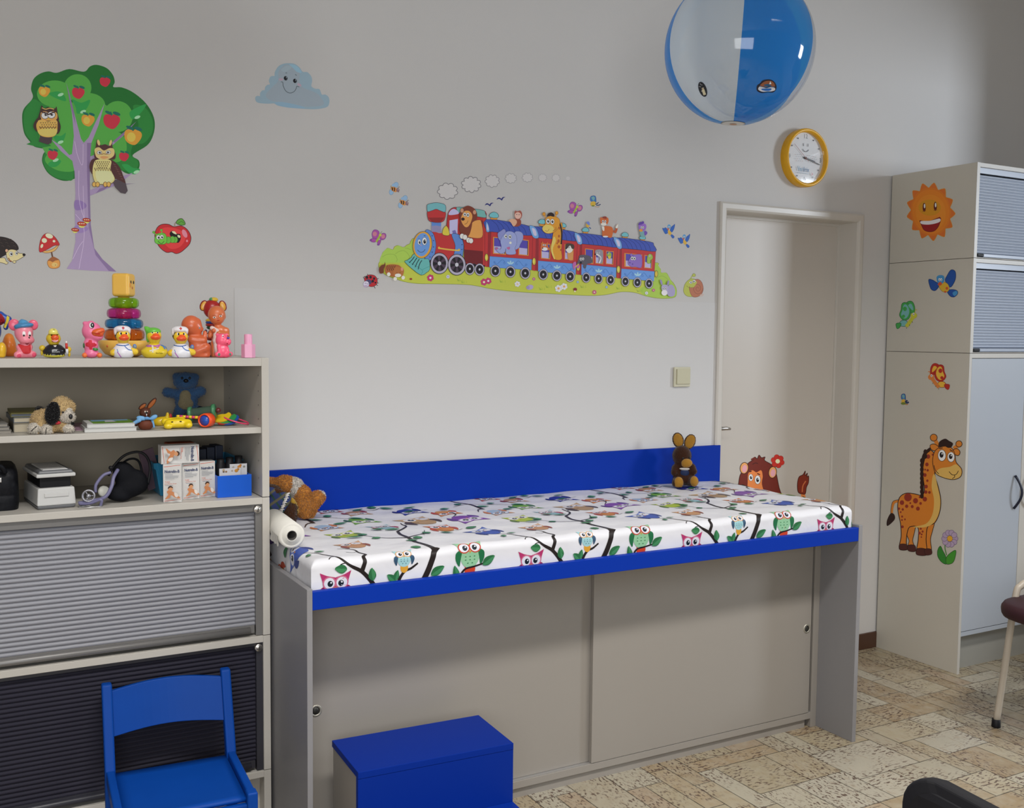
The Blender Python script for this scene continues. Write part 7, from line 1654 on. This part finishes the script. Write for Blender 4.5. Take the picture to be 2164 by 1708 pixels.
# ================================================================== lower bay
# ------------------------------------------------------------------ black bag at the left edge
m_nyl = M('black_nylon', (.005, .0055, .008, 1), .75, spec=.15, bmp=(260, .5, .002))
m_leath = M('black_leather', (.005, .0055, .008, 1), .5, spec=.2, bmp=(60, .4, .004))
t = Toy('black_bag', 'black leather doctor bag standing at the left edge', 'bag', B2F, -60, 1225, -.39, ZL_)
w_ = 215*t.ux; h_ = 325*t.uz; mb = MB(); oc = []
for i, (z, s) in enumerate(((.0, .97), (.02, 1), (h_*.34, 1.0), (h_*.36, .985), (h_*.38, 1.0), (h_*.8, .97), (h_*.93, .90), (h_, .80))):
    for k in range(32):
        a = 2*PI*k/32; c_, s_ = math.cos(a), math.sin(a); oc.append((w_*s*math.copysign(abs(c_)**.35, c_), .10+.10*s*math.copysign(abs(s_)**.35, s_), z))
n_ = len(oc)//32
mb.add(oc, [(i*32+k, i*32+(k+1) % 32, (i+1)*32+(k+1) % 32, (i+1)*32+k) for i in range(n_-1) for k in range(32)]+[tuple((n_-1)*32+k for k in range(32))], smooth=True); o = mb.build('body', m_leath, t.root)
mb = MB(); mb.tube(spline([(-w_*.5, .0, h_*.9), (-w_*.3, -.012, h_*1.08), (w_*.3, -.012, h_*1.08), (w_*.5, 0, h_*.9)], False, 6), .006, 8); mb.build('handle', m_leath, t.root)
mb = MB(); mb.obox(t.X(10, 985, 0), (.005, .010, .012)); mb.build('clasp', m_steel, t.root, .001)
# ------------------------------------------------------------------ white device
m_dev = M('off_white_plastic', (.56, .56, .55, 1), .35); m_devg = M('grey_plastic', (.13, .135, .145, 1), .4)
t = Toy('medical_device', 'white and grey table-top device with raised lid and black gap', 'medical device', B2F, 435, 1215, -.41, ZL_, turn=11)
w_ = 152*t.ux; u_ = t.uz; D_ = .20
def dbox(name, z0, z1, mat, par=None, ins0=0, ins1=0, y0=0, y1=D_, bev=.004, wx=None):
    mb = MB(); a = wx or w_
    v = [(-a+ins0, y0+ins0, z0*u_), (a-ins0, y0+ins0, z0*u_), (a-ins0, y1-ins0, z0*u_), (-a+ins0, y1-ins0, z0*u_), (-a+ins1, y0+ins1, z1*u_), (a-ins1, y0+ins1, z1*u_), (a-ins1, y1-ins1, z1*u_), (-a+ins1, y1-ins1, z1*u_)]
    mb.add(v, [(0,3,2,1),(4,5,6,7),(0,1,5,4),(1,2,6,5),(2,3,7,6),(3,0,4,7)]); return mb.build(name, mat, par or t.root, bev, 3)
dbox('base', 0, 26, m_devg, ins0=.003); o = dbox('housing', 26, 160, m_dev, ins1=.003); dbox('groove', 92, 122, m_dev, o, y0=-.0015, y1=.004, bev=.001, wx=w_*.62); dbox('black_window', 160, 240, m_dark, ins0=.010, ins1=.010, y0=.004, bev=.002)
o = dbox('lid', 240, 268, m_dev, bev=.003); dbox('top_plate', 268, 292, m_devg, o, ins0=.004, ins1=.008, bev=.003); dbox('keypad_panel', 292, 299, m_dev, o, ins0=.0, ins1=.004, y0=.012, y1=D_-.03, bev=.002, wx=w_*.68)
# ------------------------------------------------------------------ stethoscope
t = Toy('stethoscope', 'lavender-tubed stethoscope lying beside the white device', 'stethoscope', B2F, 690, 1140, -.40, ZL_)
m_lav = M('lavender_tubing', lin('#6f6d8f'), .4)
mb = MB(); P_ = lambda x, y, d, z=None: Vector(t.X(x, y, d))
tb = spline([P_(600, 1112, 20), P_(700, 1098, 40), P_(800, 1070, 60), P_(850, 1000, 40), P_(870, 930, 0), P_(905, 880, -60)], False, 8); mb.tube(tb, 15*t.ux, 10)
mb.tube(spline([P_(605, 1118, 25), P_(690, 1112, 60), P_(770, 1085, 80), P_(765, 1135, 70)], False, 6), 12*t.ux, 10); mb.tube(spline([P_(730, 1040, 0), P_(735, 980, 0), P_(790, 915, -20), P_(850, 895, -30)], False, 6), 13*t.ux, 10); mb.build('tubing', m_lav, t.root)
mt = Matrix.Translation(P_(675, 1060, 30)) @ Euler((PI/2-.25, 0, .1)).to_matrix().to_4x4(); r_ = 54*t.ux
mb = MB(); mb.lathe([(r_*.70, .003), (r_*.85, .006), (r_, .004), (r_, -.004), (r_*.75, -.006), (r_*.70, .003)], 28, mtx=mt); mb.lathe([(.0001, .004), (r_*.32, .004), (r_*.36, .0), (.0001, .0)], 20, mtx=mt); 
for a in (0, 2.1, 4.2): mb.tube([mt @ Vector((r_*.3*math.cos(a), r_*.3*math.sin(a), .002)), mt @ Vector((r_*.8*math.cos(a), r_*.8*math.sin(a), .002))], .0018, 6)
mb.build('chest_piece', M('grey_metal', (.3, .3, .33, 1), .3, metal=.7), t.root)
mt = Matrix.Translation(P_(795, 1035, 10)) @ Euler((PI/2-.4, 0, .4)).to_matrix().to_4x4(); r_ = 50*t.ux
mb = MB(); mb.lathe([(.0001, .004), (r_*.8, .004), (r_, .001), (r_*.9, -.006), (.0001, -.006)], 28, mtx=mt); mb.build('diaphragm', M('pale_diaphragm', (.4, .4, .36, 1), .4), t.root)
mb = MB(); pts = [P_(690+90*math.cos(a), 1138+ -4*math.sin(a), 40+70*math.sin(a)) for a in [i*2*PI/30 for i in range(30)]]; mb.tube(pts, 7*t.ux, 8, closed=True); mb.build('ear_tube', M('silver_tube', (.5, .5, .5, 1), .3, metal=.8), t.root)
mb = MB(); mb.ell(P_(850, 860, -30), 18*t.ux, (0, 0, 0), (.01, .01, .012, 1)); mb.build('ear_tip', m_dark, t.root)
# ------------------------------------------------------------------ blood pressure cuff
t = Toy('pressure_cuff', 'folded black blood pressure cuff with a curved black tube', 'blood pressure cuff', B2F, 960, 1160, -.36, ZL_)
t.blob('cuff', [t.E(960, 970, 90, 120, '#0b0c10', 0, 60, -25), t.E(990, 1060, 140, 75, '#0b0c10', 10, 70, -14), t.E(900, 1110, 95, 42, '#0b0c10', 40, 60, 12), t.E(1060, 1010, 70, 90, '#0b0c10', 0, 60, -20), t.E(870, 1075, 70, 40, '#0b0c10', 50, 40)], m_nyl, k=18)
mb = MB(); mb.tube(spline([Vector(t.X(*q)) for q in ((830, 960, 10), (880, 880, 10), (960, 810, 0), (1060, 790, -10), (1125, 830, -10), (1150, 920, -10), (1130, 1040, 0))], False, 8), 11*t.ux, 10); mb.build('tube', m_dark, t.root)
mb = MB(); mb.tube(spline([Vector(t.X(*q)) for q in ((900, 900, -30), (990, 845, -30), (1060, 860, -20), (1090, 960, -10))], False, 8), 9*t.ux, 8); mb.build('strap', m_nyl, t.root)
# ------------------------------------------------------------------ turquoise basket with its contents
m_tq = M('turquoise_plastic', lin('#1f7fa8'), .4)
t = Toy('storage_basket', 'turquoise plastic basket at the back of the lower bay', 'basket', B2F, 1465, 1020, -.225, ZL_, turn='square')
w0, w1, h_ = 285*t.ux, 335*t.ux, 245*t.uz
ring_ = []
for z, w_, yo in ((0, w0, 0), (h_*.8, w1*.96, .0), (h_*.82, w1*1.0, .0), (h_, w1*1.02, 0), (h_, w1*.96, 0), (h_*.1, w0*.94, 0)):
    dpt = .085+.012*z/h_
    ring_.append([(sx*w_, .0+sy*(dpt+(0 if z < h_ else .002)), z) for sx, sy in ((-1,-1),(1,-1),(1,1),(-1,1))])
mb = MB(); vs = [p_ for r_ in ring_ for p_ in r_]; mb.add(vs, [(i*4+k, i*4+(k+1) % 4, (i+1)*4+(k+1) % 4, (i+1)*4+k) for i in range(5) for k in range(4)]+[(0,3,2,1),(20,21,22,23)]); mb.build('tub', m_tq, t.root, .006, 3)
base = t.loc; rz = t.rz
def inb(name, label, cat, lx, ly, zc, size, rot, mat, bev=.002, group=None):
    pw = base+Matrix.Rotation(rz, 3, 'Z') @ Vector((lx, ly, 0)); mb = MB(); mb.obox((0, 0, size[2]/2), size, (0, 0, 0)); o = mb.build(name, mat, None, bev); o.location = (pw.x, pw.y, base.z+zc); o.rotation_euler = (rot[0], rot[1], rz+rot[2]); return tag(o, label, cat, group)
inb('orange_box', 'orange cardboard box standing in the turquoise basket', 'box', -60*t.ux*1.6, .0, .012, (205*t.ux, .05, 335*t.uz), (0, 0, .0), M('orange_card', lin('#a84418'), .5))
inb('packet', 'pale pink packet sticking up at left end of the basket', 'packet', -290*t.ux, -.02, .014, (.045, .006, 300*t.uz), (0, -.25, .3), M('pink_packet', lin('#6a5560'), .5), .001)
for i in range(3): inb('dark_box', ['dark navy box in the basket, leftmost behind the medicine boxes', 'dark navy box in the basket, middle one', 'dark navy box in the basket, rightmost'][i], 'box', (60+i*68)*t.ux, .01*i-.01, .012, (62*t.ux, .06, (285+i*8)*t.uz), (0, 0, .05*i), M('navy_card', (.012, .018, .04, 1), .5), .002, 'dark boxes in the basket')
# ------------------------------------------------------------------ medicine boxes with printed fronts
m_card = M('white_card', (.60, .59, .57, 1), .5); m_print = VC('box_print', .5, spec=.3)
def medbox(label, cx, by, w, h, y, turn, lying=False, z=ZL_, dep=.045):
    t = Toy('medicine_box', label, 'medicine box', B2F, cx, by, y, z, 'medicine boxes', 'square' if abs(turn) > 3.5 else turn-8)
    a, H = w/2*t.ux, h*t.uz; W_ = 2*a; U = (W_ if not lying else H); V_ = (H if not lying else W_)
    mb = MB(); mb.box(-a, a, 0, dep, 0, H); o = mb.build('carton', m_card, t.root, .0006, 1)
    pr = MB(); n_ = [0]
    def put(pts, col):
        n_[0] += 1; e = -.0002-n_[0]*.00002; q = []
        for (u, v) in pts:                 # u across, v down the printed front, both 0..1
            if not lying: q.append((-a+u*W_, e, H*(1-v)))
            else: q.append((-a+(1-v)*W_, e, H*(1-u)))
        tri = tessellate_polygon([[Vector((p_[0], -p_[1], 0)) for p_ in pts]]); pr.add(q, [tuple(k) for k in tri], lin(col, 1.1))
    asp = V_/U
    def tx(s, u0, v0, hgt, col, bold=0):
        v, f = text_mesh(s, 1.0, 'LEFT', bold); x0 = min(p_.x for p_ in v); xs = max(p_.x for p_ in v)-x0; k = hgt/xs
        for q in f: put([(u0+(v[i].x-x0)*k, v0-v[i].y*k/asp*1.0*1.25) for i in q], col)
    put([(.06,.055),(.5,.035),(.95,.02),(.95,.03),(.5,.047),(.06,.07)], '#c2583a'); put([(.06,.955),(.5,.94),(.95,.915),(.95,.925),(.5,.952),(.06,.97)], '#c2583a')
    tx('Nutrolin-B', .10, .185, .80, '#1f2f58', .03)
    for i, w2 in enumerate((.42, .74, .70, .5)): put([(.12,.262+i*.035),(.12+w2,.262+i*.035),(.12+w2,.272+i*.035),(.12,.272+i*.035)], '#6a707a')
    tx('Pr\u00e1\u0161ek', .12, .455, .26, '#c2502c'); tx('pro p\u0159\u00edpravu drops', .12, .495, .62, '#c2502c'); put([(.12,.53),(.56,.53),(.56,.54),(.12,.54)], '#6a707a')
    R_ = lambda *p_: [(v.x, v.y) for v in spline([(x, y, 0) for x, y in p_], True, 4)]
    put(R_((.20,.85),(.30,.78),(.22,.70),(.35,.66),(.55,.70),(.72,.76),(.86,.82),(.95,.87),(.80,.88),(.62,.84),(.50,.80),(.42,.80),(.36,.86),(.20,.88)), '#b8794f')
    put(R_((.30,.64),(.33,.58),(.42,.56),(.52,.585),(.55,.64),(.48,.68),(.37,.68)), '#c08a62'); put(R_((.28,.63),(.31,.57),(.42,.545),(.53,.57),(.55,.61),(.45,.585),(.36,.60)), '#3a2418'); put(R_((.62,.73),(.74,.73),(.84,.79),(.78,.85),(.66,.82)), '#d0c8c0'); put(R_((.30,.78),(.22,.83),(.12,.885),(.2,.895),(.36,.83)), '#b8794f')
    for yv in (.90,.915): put([(.45,yv),(.85,yv-.012),(.85,yv-.006),(.45,yv+.006)], '#9a9690')
    pr.build('printed_front', m_print, o, fix=False)
    return t
bx1 = medbox('white medicine box standing nearest the front, leftmost of the three', 1315, 1140, 140, 288, -.435, 3)
bx2 = medbox('white medicine box standing in the middle of the three', 1458, 1115, 130, 272, -.40, 4)
bx3 = medbox('white medicine box standing beside the blue bin, rightmost of three', 1582, 1100, 122, 272, -.385, 4)
medbox('white medicine box lying sideways on top of the standing boxes', 1375, 845, 295, 140, -.412, -4, True, ZL_+.1035)
# ------------------------------------------------------------------ blue bin with cards
t = Toy('card_bin', 'bright blue plastic bin holding cards in the right corner', 'bin', B2F, 1790, 1095, -.415, ZL_, turn='square')
a, H = 134*t.ux, 165*t.uz; mb = MB(); D_ = .078; th = .003
mb.box(-a, a, 0, th, 0, H); mb.box(-a, a, D_-th, D_, 0, H*1.05); mb.box(-a, -a+th, th, D_-th, 0, H); mb.box(a-th, a, th, D_-th, 0, H); mb.box(-a+th, a-th, th, D_-th, 0, th); mb.build('bin', M('bright_blue_plastic', lin('#0f58c8'), .35), t.root, .001)
def card(label, lx, ly, w, h, cols):
    pw = t.loc+Matrix.Rotation(t.rz, 3, 'Z') @ Vector((lx, ly, th+.0004)); mb = MB(); mb.box(-w/2, w/2, 0, .0008, 0, h, lin('#c9c9cc'))
    for i, (u, v, r_, c) in enumerate(cols): mb.ell((u*w, -.0004, v*h), (r_*w, .0003, r_*w*.9), (0, 0, 0), lin(c), 8)
    o = mb.build('printed_card', m_print, None, fix=False); o.location = pw; o.rotation_euler = (0, 0, t.rz); return tag(o, label, 'card', 'cards in the blue bin')
card('white card with brown print on the left of the blue bin', -a*.18, .018, a*1.25, H*1.24, [(-.30,.88,.05,'#6a5a4a'),(-.18,.88,.05,'#8a6a4a'),(-.3,.94,.06,'#b09a7a'),(.3,.90,.09,'#c0883a'),(.38,.95,.06,'#b07a3a'),(.1,.9,.05,'#a89a8a')])
card('white card with orange animal print on the right of the blue bin', a*.38, .030, a*1.02, H*1.40, [(.05,.90,.11,'#c8863a'),(.12,.95,.07,'#b8742c'),(.33,.90,.07,'#8a8a80'),(-.3,.9,.06,'#b0a89a')])
for i in range(3):
    pw = t.loc+Matrix.Rotation(t.rz, 3, 'Z') @ Vector((-a*.55+i*a*.55, 0.054+.003*i, th+.0004)); mb = MB(); r_ = .014
    mb.lathe([(.0001, 0), (r_, 0), (r_, H*1.35), (r_*.8, H*1.45), (r_*.8, H*(1.62+.05*i)), (.0001, H*(1.62+.05*i))], 16); o = mb.build('dark_bottle', m_dark, None); o.location = pw
    tag(o, ['small black bottle in the blue bin, left of three', 'small black bottle in the blue bin, middle of three', 'small black bottle in the blue bin, right of three'][i], 'bottle', 'bottles in the blue bin')
# ================================================================== inflatable ball hanging from the ceiling
BC = EYE+ray(1562, 104)*3.11; BR_ = .225
ball = thing('beach_ball', 'large inflatable beach ball in white, blue and clear panels hanging overhead', 'beach ball', BC, world=False)
def pvc(name, col, tr, rough=.06):
    m, nt, b = _mat(name); out = [n for n in nt.nodes if n.type == 'OUTPUT_MATERIAL'][0]
    tp = nt.nodes.new('ShaderNodeBsdfTransparent'); tl = nt.nodes.new('ShaderNodeBsdfTranslucent'); m1 = nt.nodes.new('ShaderNodeMixShader'); m2 = nt.nodes.new('ShaderNodeMixShader'); gl = nt.nodes.new('ShaderNodeBsdfGlossy'); fr_ = nt.nodes.new('ShaderNodeMapRange'); lw = nt.nodes.new('ShaderNodeLayerWeight'); pw_ = nt.nodes.new('ShaderNodeMath'); m3 = nt.nodes.new('ShaderNodeMixShader')
    b.inputs['Base Color'].default_value = col; b.inputs['Roughness'].default_value = .5; b.inputs['Specular IOR Level'].default_value = .0
    tl.inputs['Color'].default_value = col; tp.inputs['Color'].default_value = tuple(min(1, c*1.0) for c in col[:3])+(1,)
    gl.inputs['Roughness'].default_value = rough; pw_.operation = 'POWER'; pw_.inputs[1].default_value = 4.; lw.inputs['Blend'].default_value = .5; nt.links.new(lw.outputs['Facing'], pw_.inputs[0]); nt.links.new(pw_.outputs[0], fr_.inputs['Value']); fr_.inputs['To Min'].default_value = .045; fr_.inputs['To Max'].default_value = .55
    m1.inputs[0].default_value = .6; nt.links.new(b.outputs[0], m1.inputs[1]); nt.links.new(tl.outputs[0], m1.inputs[2])
    m2.inputs[0].default_value = tr; nt.links.new(m1.outputs[0], m2.inputs[1]); nt.links.new(tp.outputs[0], m2.inputs[2])
    nt.links.new(fr_.outputs[0], m3.inputs[0]); nt.links.new(m2.outputs[0], m3.inputs[1]); nt.links.new(gl.outputs[0], m3.inputs[2]); nt.links.new(m3.outputs[0], out.inputs[0])
    return m
m_bw = pvc('white_pvc', (.90, .90, .85, 1), .10); m_bb = pvc('blue_pvc', (.05, .38, .85, 1), .34); m_bc = pvc('clear_pvc', (.93, .94, .96, 1), .86)
view = (EYE-BC).normalized()
vz = Vector((0, 0, 1)); side = vz.cross(view).normalized()         # to the right as seen from the camera
axis = (vz + side*.055).normalized()
ex = (view-axis*view.dot(axis)).normalized(); ey = axis.cross(ex)
def bp(phi, th, r=BR_):                                            # phi around the axis from the camera side, th from the bottom pole
    return axis*(-math.cos(th)*r)+(ex*math.cos(phi)+ey*math.sin(phi))*(math.sin(th)*r)
ph0 = math.radians(1.0)
for i, (nm, mt_) in enumerate((('blue_panel', m_bb), ('clear_panel', m_bc), ('blue_panel', m_bb), ('white_panel', m_bw), ('clear_panel', m_bc), ('blue_panel', m_bb))):
    pass
order = [('blue_panel', m_bb, 0, 68), ('clear_panel', m_bc, 68, 120), ('blue_panel', m_bb, 120, 178), ('clear_panel', m_bc, 178, 236), ('blue_panel', m_bb, 236, 293), ('white_panel', m_bw, 293, 360)]
for nm, mt_, a0, a1 in order:
    mb = MB(); n1, n2 = 16, 40; vs = []
    for i in range(n1+1):
        for j in range(n2+1):
            th_ = .06+(PI-.12)*j/n2; pf = i/n1; puff = 1-.004*abs(2*pf-1)**6
            vs.append(bp(ph0+math.radians(a0+(a1-a0)*pf), th_, BR_*puff))
    mb.add(vs, [(i*(n2+1)+j, (i+1)*(n2+1)+j, (i+1)*(n2+1)+j+1, i*(n2+1)+j+1) for i in range(n1) for j in range(n2)], smooth=True); mb.build(nm, mt_, ball)
m_ballprint = VC('ball_print', .3)
mb = MB()
for k, (r_, c) in enumerate(((.165, '#1d2026'), (.157, '#cfd0cc'), (.150, '#3a3a40'), (.146, '#d2d2ce'), (.05, '#b5763a'))):
    vs = [bp(0, 0, BR_+.0006+k*.00005)]+[bp(2*PI*i/40, r_, BR_+.0006+k*.00005) for i in range(40)]; mb.add(vs, [(0, i+1, (i+1) % 40+1) for i in range(40)], lin(c), True)
mb.build('end_disc', m_ballprint, ball)
mb = MB(); vs = [bp(0, PI, BR_+.0006)]+[bp(2*PI*i/40, PI-.165, BR_+.0006) for i in range(40)]; mb.add(vs, [(0, i+1, (i+1) % 40+1) for i in range(40)], lin('#cfd0cc'), True); mb.build('end_disc', m_ballprint, ball)
def onball(px, py, e):
    d = ray(px, py).normalized(); oc_ = EYE-BC; b_ = d.dot(oc_); R2_ = BR_+e; q = b_*b_-(oc_.dot(oc_)-R2_*R2_); return EYE+d*(-b_-math.sqrt(max(0, q)))-BC
def bprint(name, shapes):
    mb = MB()
    for k, (c, pts) in enumerate(shapes):
        q = [onball(1380+x/4.0675, y/4.0675, .0008+k*.00004) for x, y in pts]; mb.add(q, [tuple(t_) for t_ in tessellate_polygon([[Vector((x, -y, 0)) for x, y in pts]])], lin(c, 1.2), True)
    mb.build(name, m_ballprint, ball, fix=False)
OV = lambda cx, cy, rx, ry, r=0, n=24: [(cx+rx*math.cos(2*PI*k/n)*math.cos(r)-ry*math.sin(2*PI*k/n)*math.sin(r), cy+rx*math.cos(2*PI*k/n)*math.sin(r)+ry*math.sin(2*PI*k/n)*math.cos(r)) for k in range(n)]
SP = lambda *p_: [(v.x, v.y) for v in spline([(x, y, 0) for x, y in p_], True, 4)]
r_ = random.Random(3)
bprint('oval_print', [('#15181c', OV(427, 768, 34, 68, -.35))]+[('#b8bcc0', OV(405+r_.uniform(-8, 30), 720+i*7+r_.uniform(-4, 4), 3, 3.5, 0, 8)) for i in range(10)]+[('#cfc8a8', [(418,775),(440,765),(456,812),(434,820)]), ('#b8a88a', OV(428, 762, 10, 9))])
bprint('cloud_print', [('#16182c', SP((890,770),(895,735),(920,715),(945,690),(1000,682),(1040,700),(1062,740),(1055,775),(1030,795),(985,795),(940,800),(905,790))), ('#8a5236', SP((920,735),(960,700),(1010,695),(1040,715),(1045,745),(1000,740),(960,745))), ('#c9ccd4', SP((905,770),(915,745),(945,750),(975,758),(1010,750),(1045,755),(1048,775),(1020,785),(985,785),(940,788))), ('#c9d4dc', [(998,725),(1008,698),(1018,722)])])
# string up to the ceiling
b = MB(); top = BC-Vector(bp(0, 0, BR_)); b.tube([-bp(0, 0, BR_), Vector((0, 0, ZC-BC.z-.002))], .0012, 6); b.build('hanging_cord', M('white_cord', (.6, .6, .6, 1), .6), ball)

# ================================================================== wall clock
KC = Vector((3.296, 0, 2.2445)); KR = .125
clock = thing('wall_clock', 'round yellow-rimmed wall clock with a smiling white face above the door', 'clock', (KC.x, 0, KC.z), world=False)
mt = Matrix.Rotation(PI/2, 4, 'X')            # local z of the lathe points into the room
b = MB(); b.lathe([(KR*.99, .0005), (KR*1.0, .012), (KR*1.0, .030), (KR*.985, .038), (KR*.95, .041), (KR*.91, .040), (KR*.88, .036), (KR*.868, .020)], 72, mtx=mt); b.build('rim', M('yellow_rim_plastic', lin('#d8a010', 1.15), .35), clock)
b = MB(); b.lathe([(.0001, .020), (KR*.875, .020), (KR*.875, .002), (.0001, .002)], 60, mtx=mt, smooth=False); face = b.build('dial', M('clock_dial', (.72, .73, .75, 1), .5), clock)
pm = MB(); kn = [0]
def flat2(pts, col):
    kn[0] += 1; tri = tessellate_polygon([[Vector((x, z, 0)) for x, z in pts]]); pm.add([(x, -.0202-kn[0]*.00002, z) for x, z in pts], [tuple(t_) for t_ in tri], lin(col))
def num(s, x, z, h, col='#8f9298'):
    v, f = text_mesh(s, h*1.4); 
    for q in f: flat2([(x+v[i].x, z+v[i].y) for i in q], col)
num('12', .0, .092, .019); num('6', 0, -.088, .019); num('3', .091, -.003, .019, '#5a5e66'); num('9', -.091, 0, .019, '#b0b3b8')
for h in range(12):
    if h % 3:
        a = PI*h/6; x, z = .092*math.sin(a), .092*math.cos(a); flat2([(x-.003, z-.003), (x+.003, z-.003), (x+.003, z+.003), (x-.003, z+.003)], '#6a6e76')
for sx in (-1, 1): flat2([(sx*.013-.0015, .050), (sx*.013+.0015, .050), (sx*.013+.0015, .062), (sx*.013-.0015, .062)], '#55585e')
arc = [(.020*math.sin(a), .042-.016*math.cos(a)) for a in [(-1.2+2.4*i/14) for i in range(15)]]
flat2([(x*1.0, z) for x, z in arc]+[(x*.9, z+.0022) for x, z in arc[::-1]], '#55585e')
for j in range(4):
    for i in range(11):
        x = -.06+i*.012+(j % 2)*.006; z = .012-j*.009-.10*x*x*8
        if abs(x) > .012: flat2([(x-.003, z), (x+.003, z-.0008), (x+.003, z+.0006), (x-.003, z+.0012)], '#8a8e94' if (i+j) % 3 else '#b88a8a')
v, f = text_mesh('Varilrix', .030)
for q in f: flat2([(-.012+v[i].x*.8, -.050+v[i].y) for i in q], '#7aa6c4' if v[q[0]].x < .0 else '#3f74a0')
flat2([(-.05, -.065), (.02, -.066), (.02, -.0675), (-.05, -.0665)], '#a8c4d8'); flat2([(.034, -.058), (.046, -.066), (.034, -.075), (.038, -.066)], '#d8a8b0')
pm.build('dial_print', m_print, face, fix=False)
def hand(name, ang, L, w, y, mat, back=.012):
    s_, c_ = math.sin(ang), math.cos(ang); q = lambda u, v_: (u*c_+v_*s_, -u*s_+v_*c_)
    pl = [q(-w, -back), q(w, -back), q(w*.6, L), q(-w*.6, L)]; b = MB(); b.prism([(p_[0], p_[1]) for p_ in pl], y, y+.0008, mtx=Matrix(((1, 0, 0, 0), (0, 0, -1, 0), (0, 1, 0, 0), (0, 0, 0, 1)))); return b.build(name, mat, clock)
m_hand = M('black_hand', (.015, .016, .018, 1), .4)
hand('hour_hand', math.radians(100), .058, .0036, .0215, m_hand); hand('minute_hand', math.radians(104), .090, .0026, .0232, m_hand); hand('second_hand', math.radians(-52), .088, .0007, .0250, M('red_hand', lin('#a8504a'), .4), .02)
b = MB(); b.lathe([(.0001, .0275), (.0045, .027), (.005, .021)], 16, mtx=mt); b.build('hub', M('hub_brown', lin('#6a3a30'), .4), clock)
b = MB(); b.lathe([(.0001, .0345), (KR*.86, .0335)], 48, mtx=mt); b.build('cover_glass', pvc('clock_glass', (1, 1, 1, 1), .985), clock)
# ================================================================== camera, light and world
cam = bpy.data.cameras.new('camera'); co = bpy.data.objects.new('camera', cam); COL.objects.link(co)
cam.sensor_fit = 'HORIZONTAL'; cam.sensor_width = 36; cam.lens = CAM['f']/CAM['W']*36
cam.clip_start = .02; cam.clip_end = 60
mt = Matrix((( RT.x, UP.x, -FWD.x, EYE.x), (RT.y, UP.y, -FWD.y, EYE.y), (RT.z, UP.z, -FWD.z, EYE.z), (0, 0, 0, 1)))
co.matrix_world = mt
SC.camera = co

def area(name, loc, to, sx, sy, power, col, spread=180):
    l = bpy.data.lights.new(name, 'AREA'); l.shape = 'RECTANGLE'; l.size = sx; l.size_y = sy; l.energy = power; l.color = col
    l.spread = math.radians(spread)
    o = bpy.data.objects.new(name, l); COL.objects.link(o); o.location = loc
    o.rotation_euler = (Vector(to)-Vector(loc)).to_track_quat('-Z', 'Y').to_euler()
    return o
area('ceiling_lamp', (.55, -2.25, 2.95), (.55, -2.1, 0), 1.3, .30, 41, (1, .97, .93), 125)
area('ceiling_lamp', (2.9, -2.35, 2.95), (2.9, -2.2, 0), 1.3, .30, 37, (1, .97, .93), 125)
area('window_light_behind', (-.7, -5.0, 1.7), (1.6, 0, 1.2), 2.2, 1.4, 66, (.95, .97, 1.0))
area('sky_through_window', (6.7, -3.15, 2.25), (3.5, 0, 1.6), .7, 1.0, 92, (.82, .90, 1.0))
w = bpy.data.worlds.new('room_air'); SC.world = w; w.use_nodes = True
w.node_tree.nodes['Background'].inputs[0].default_value = (.9, .95, 1, 1); w.node_tree.nodes['Background'].inputs[1].default_value = .15
SC.view_settings.view_transform = 'Standard'; SC.view_settings.look = 'None'
SC.view_settings.exposure = 0; SC.view_settings.gamma = 1
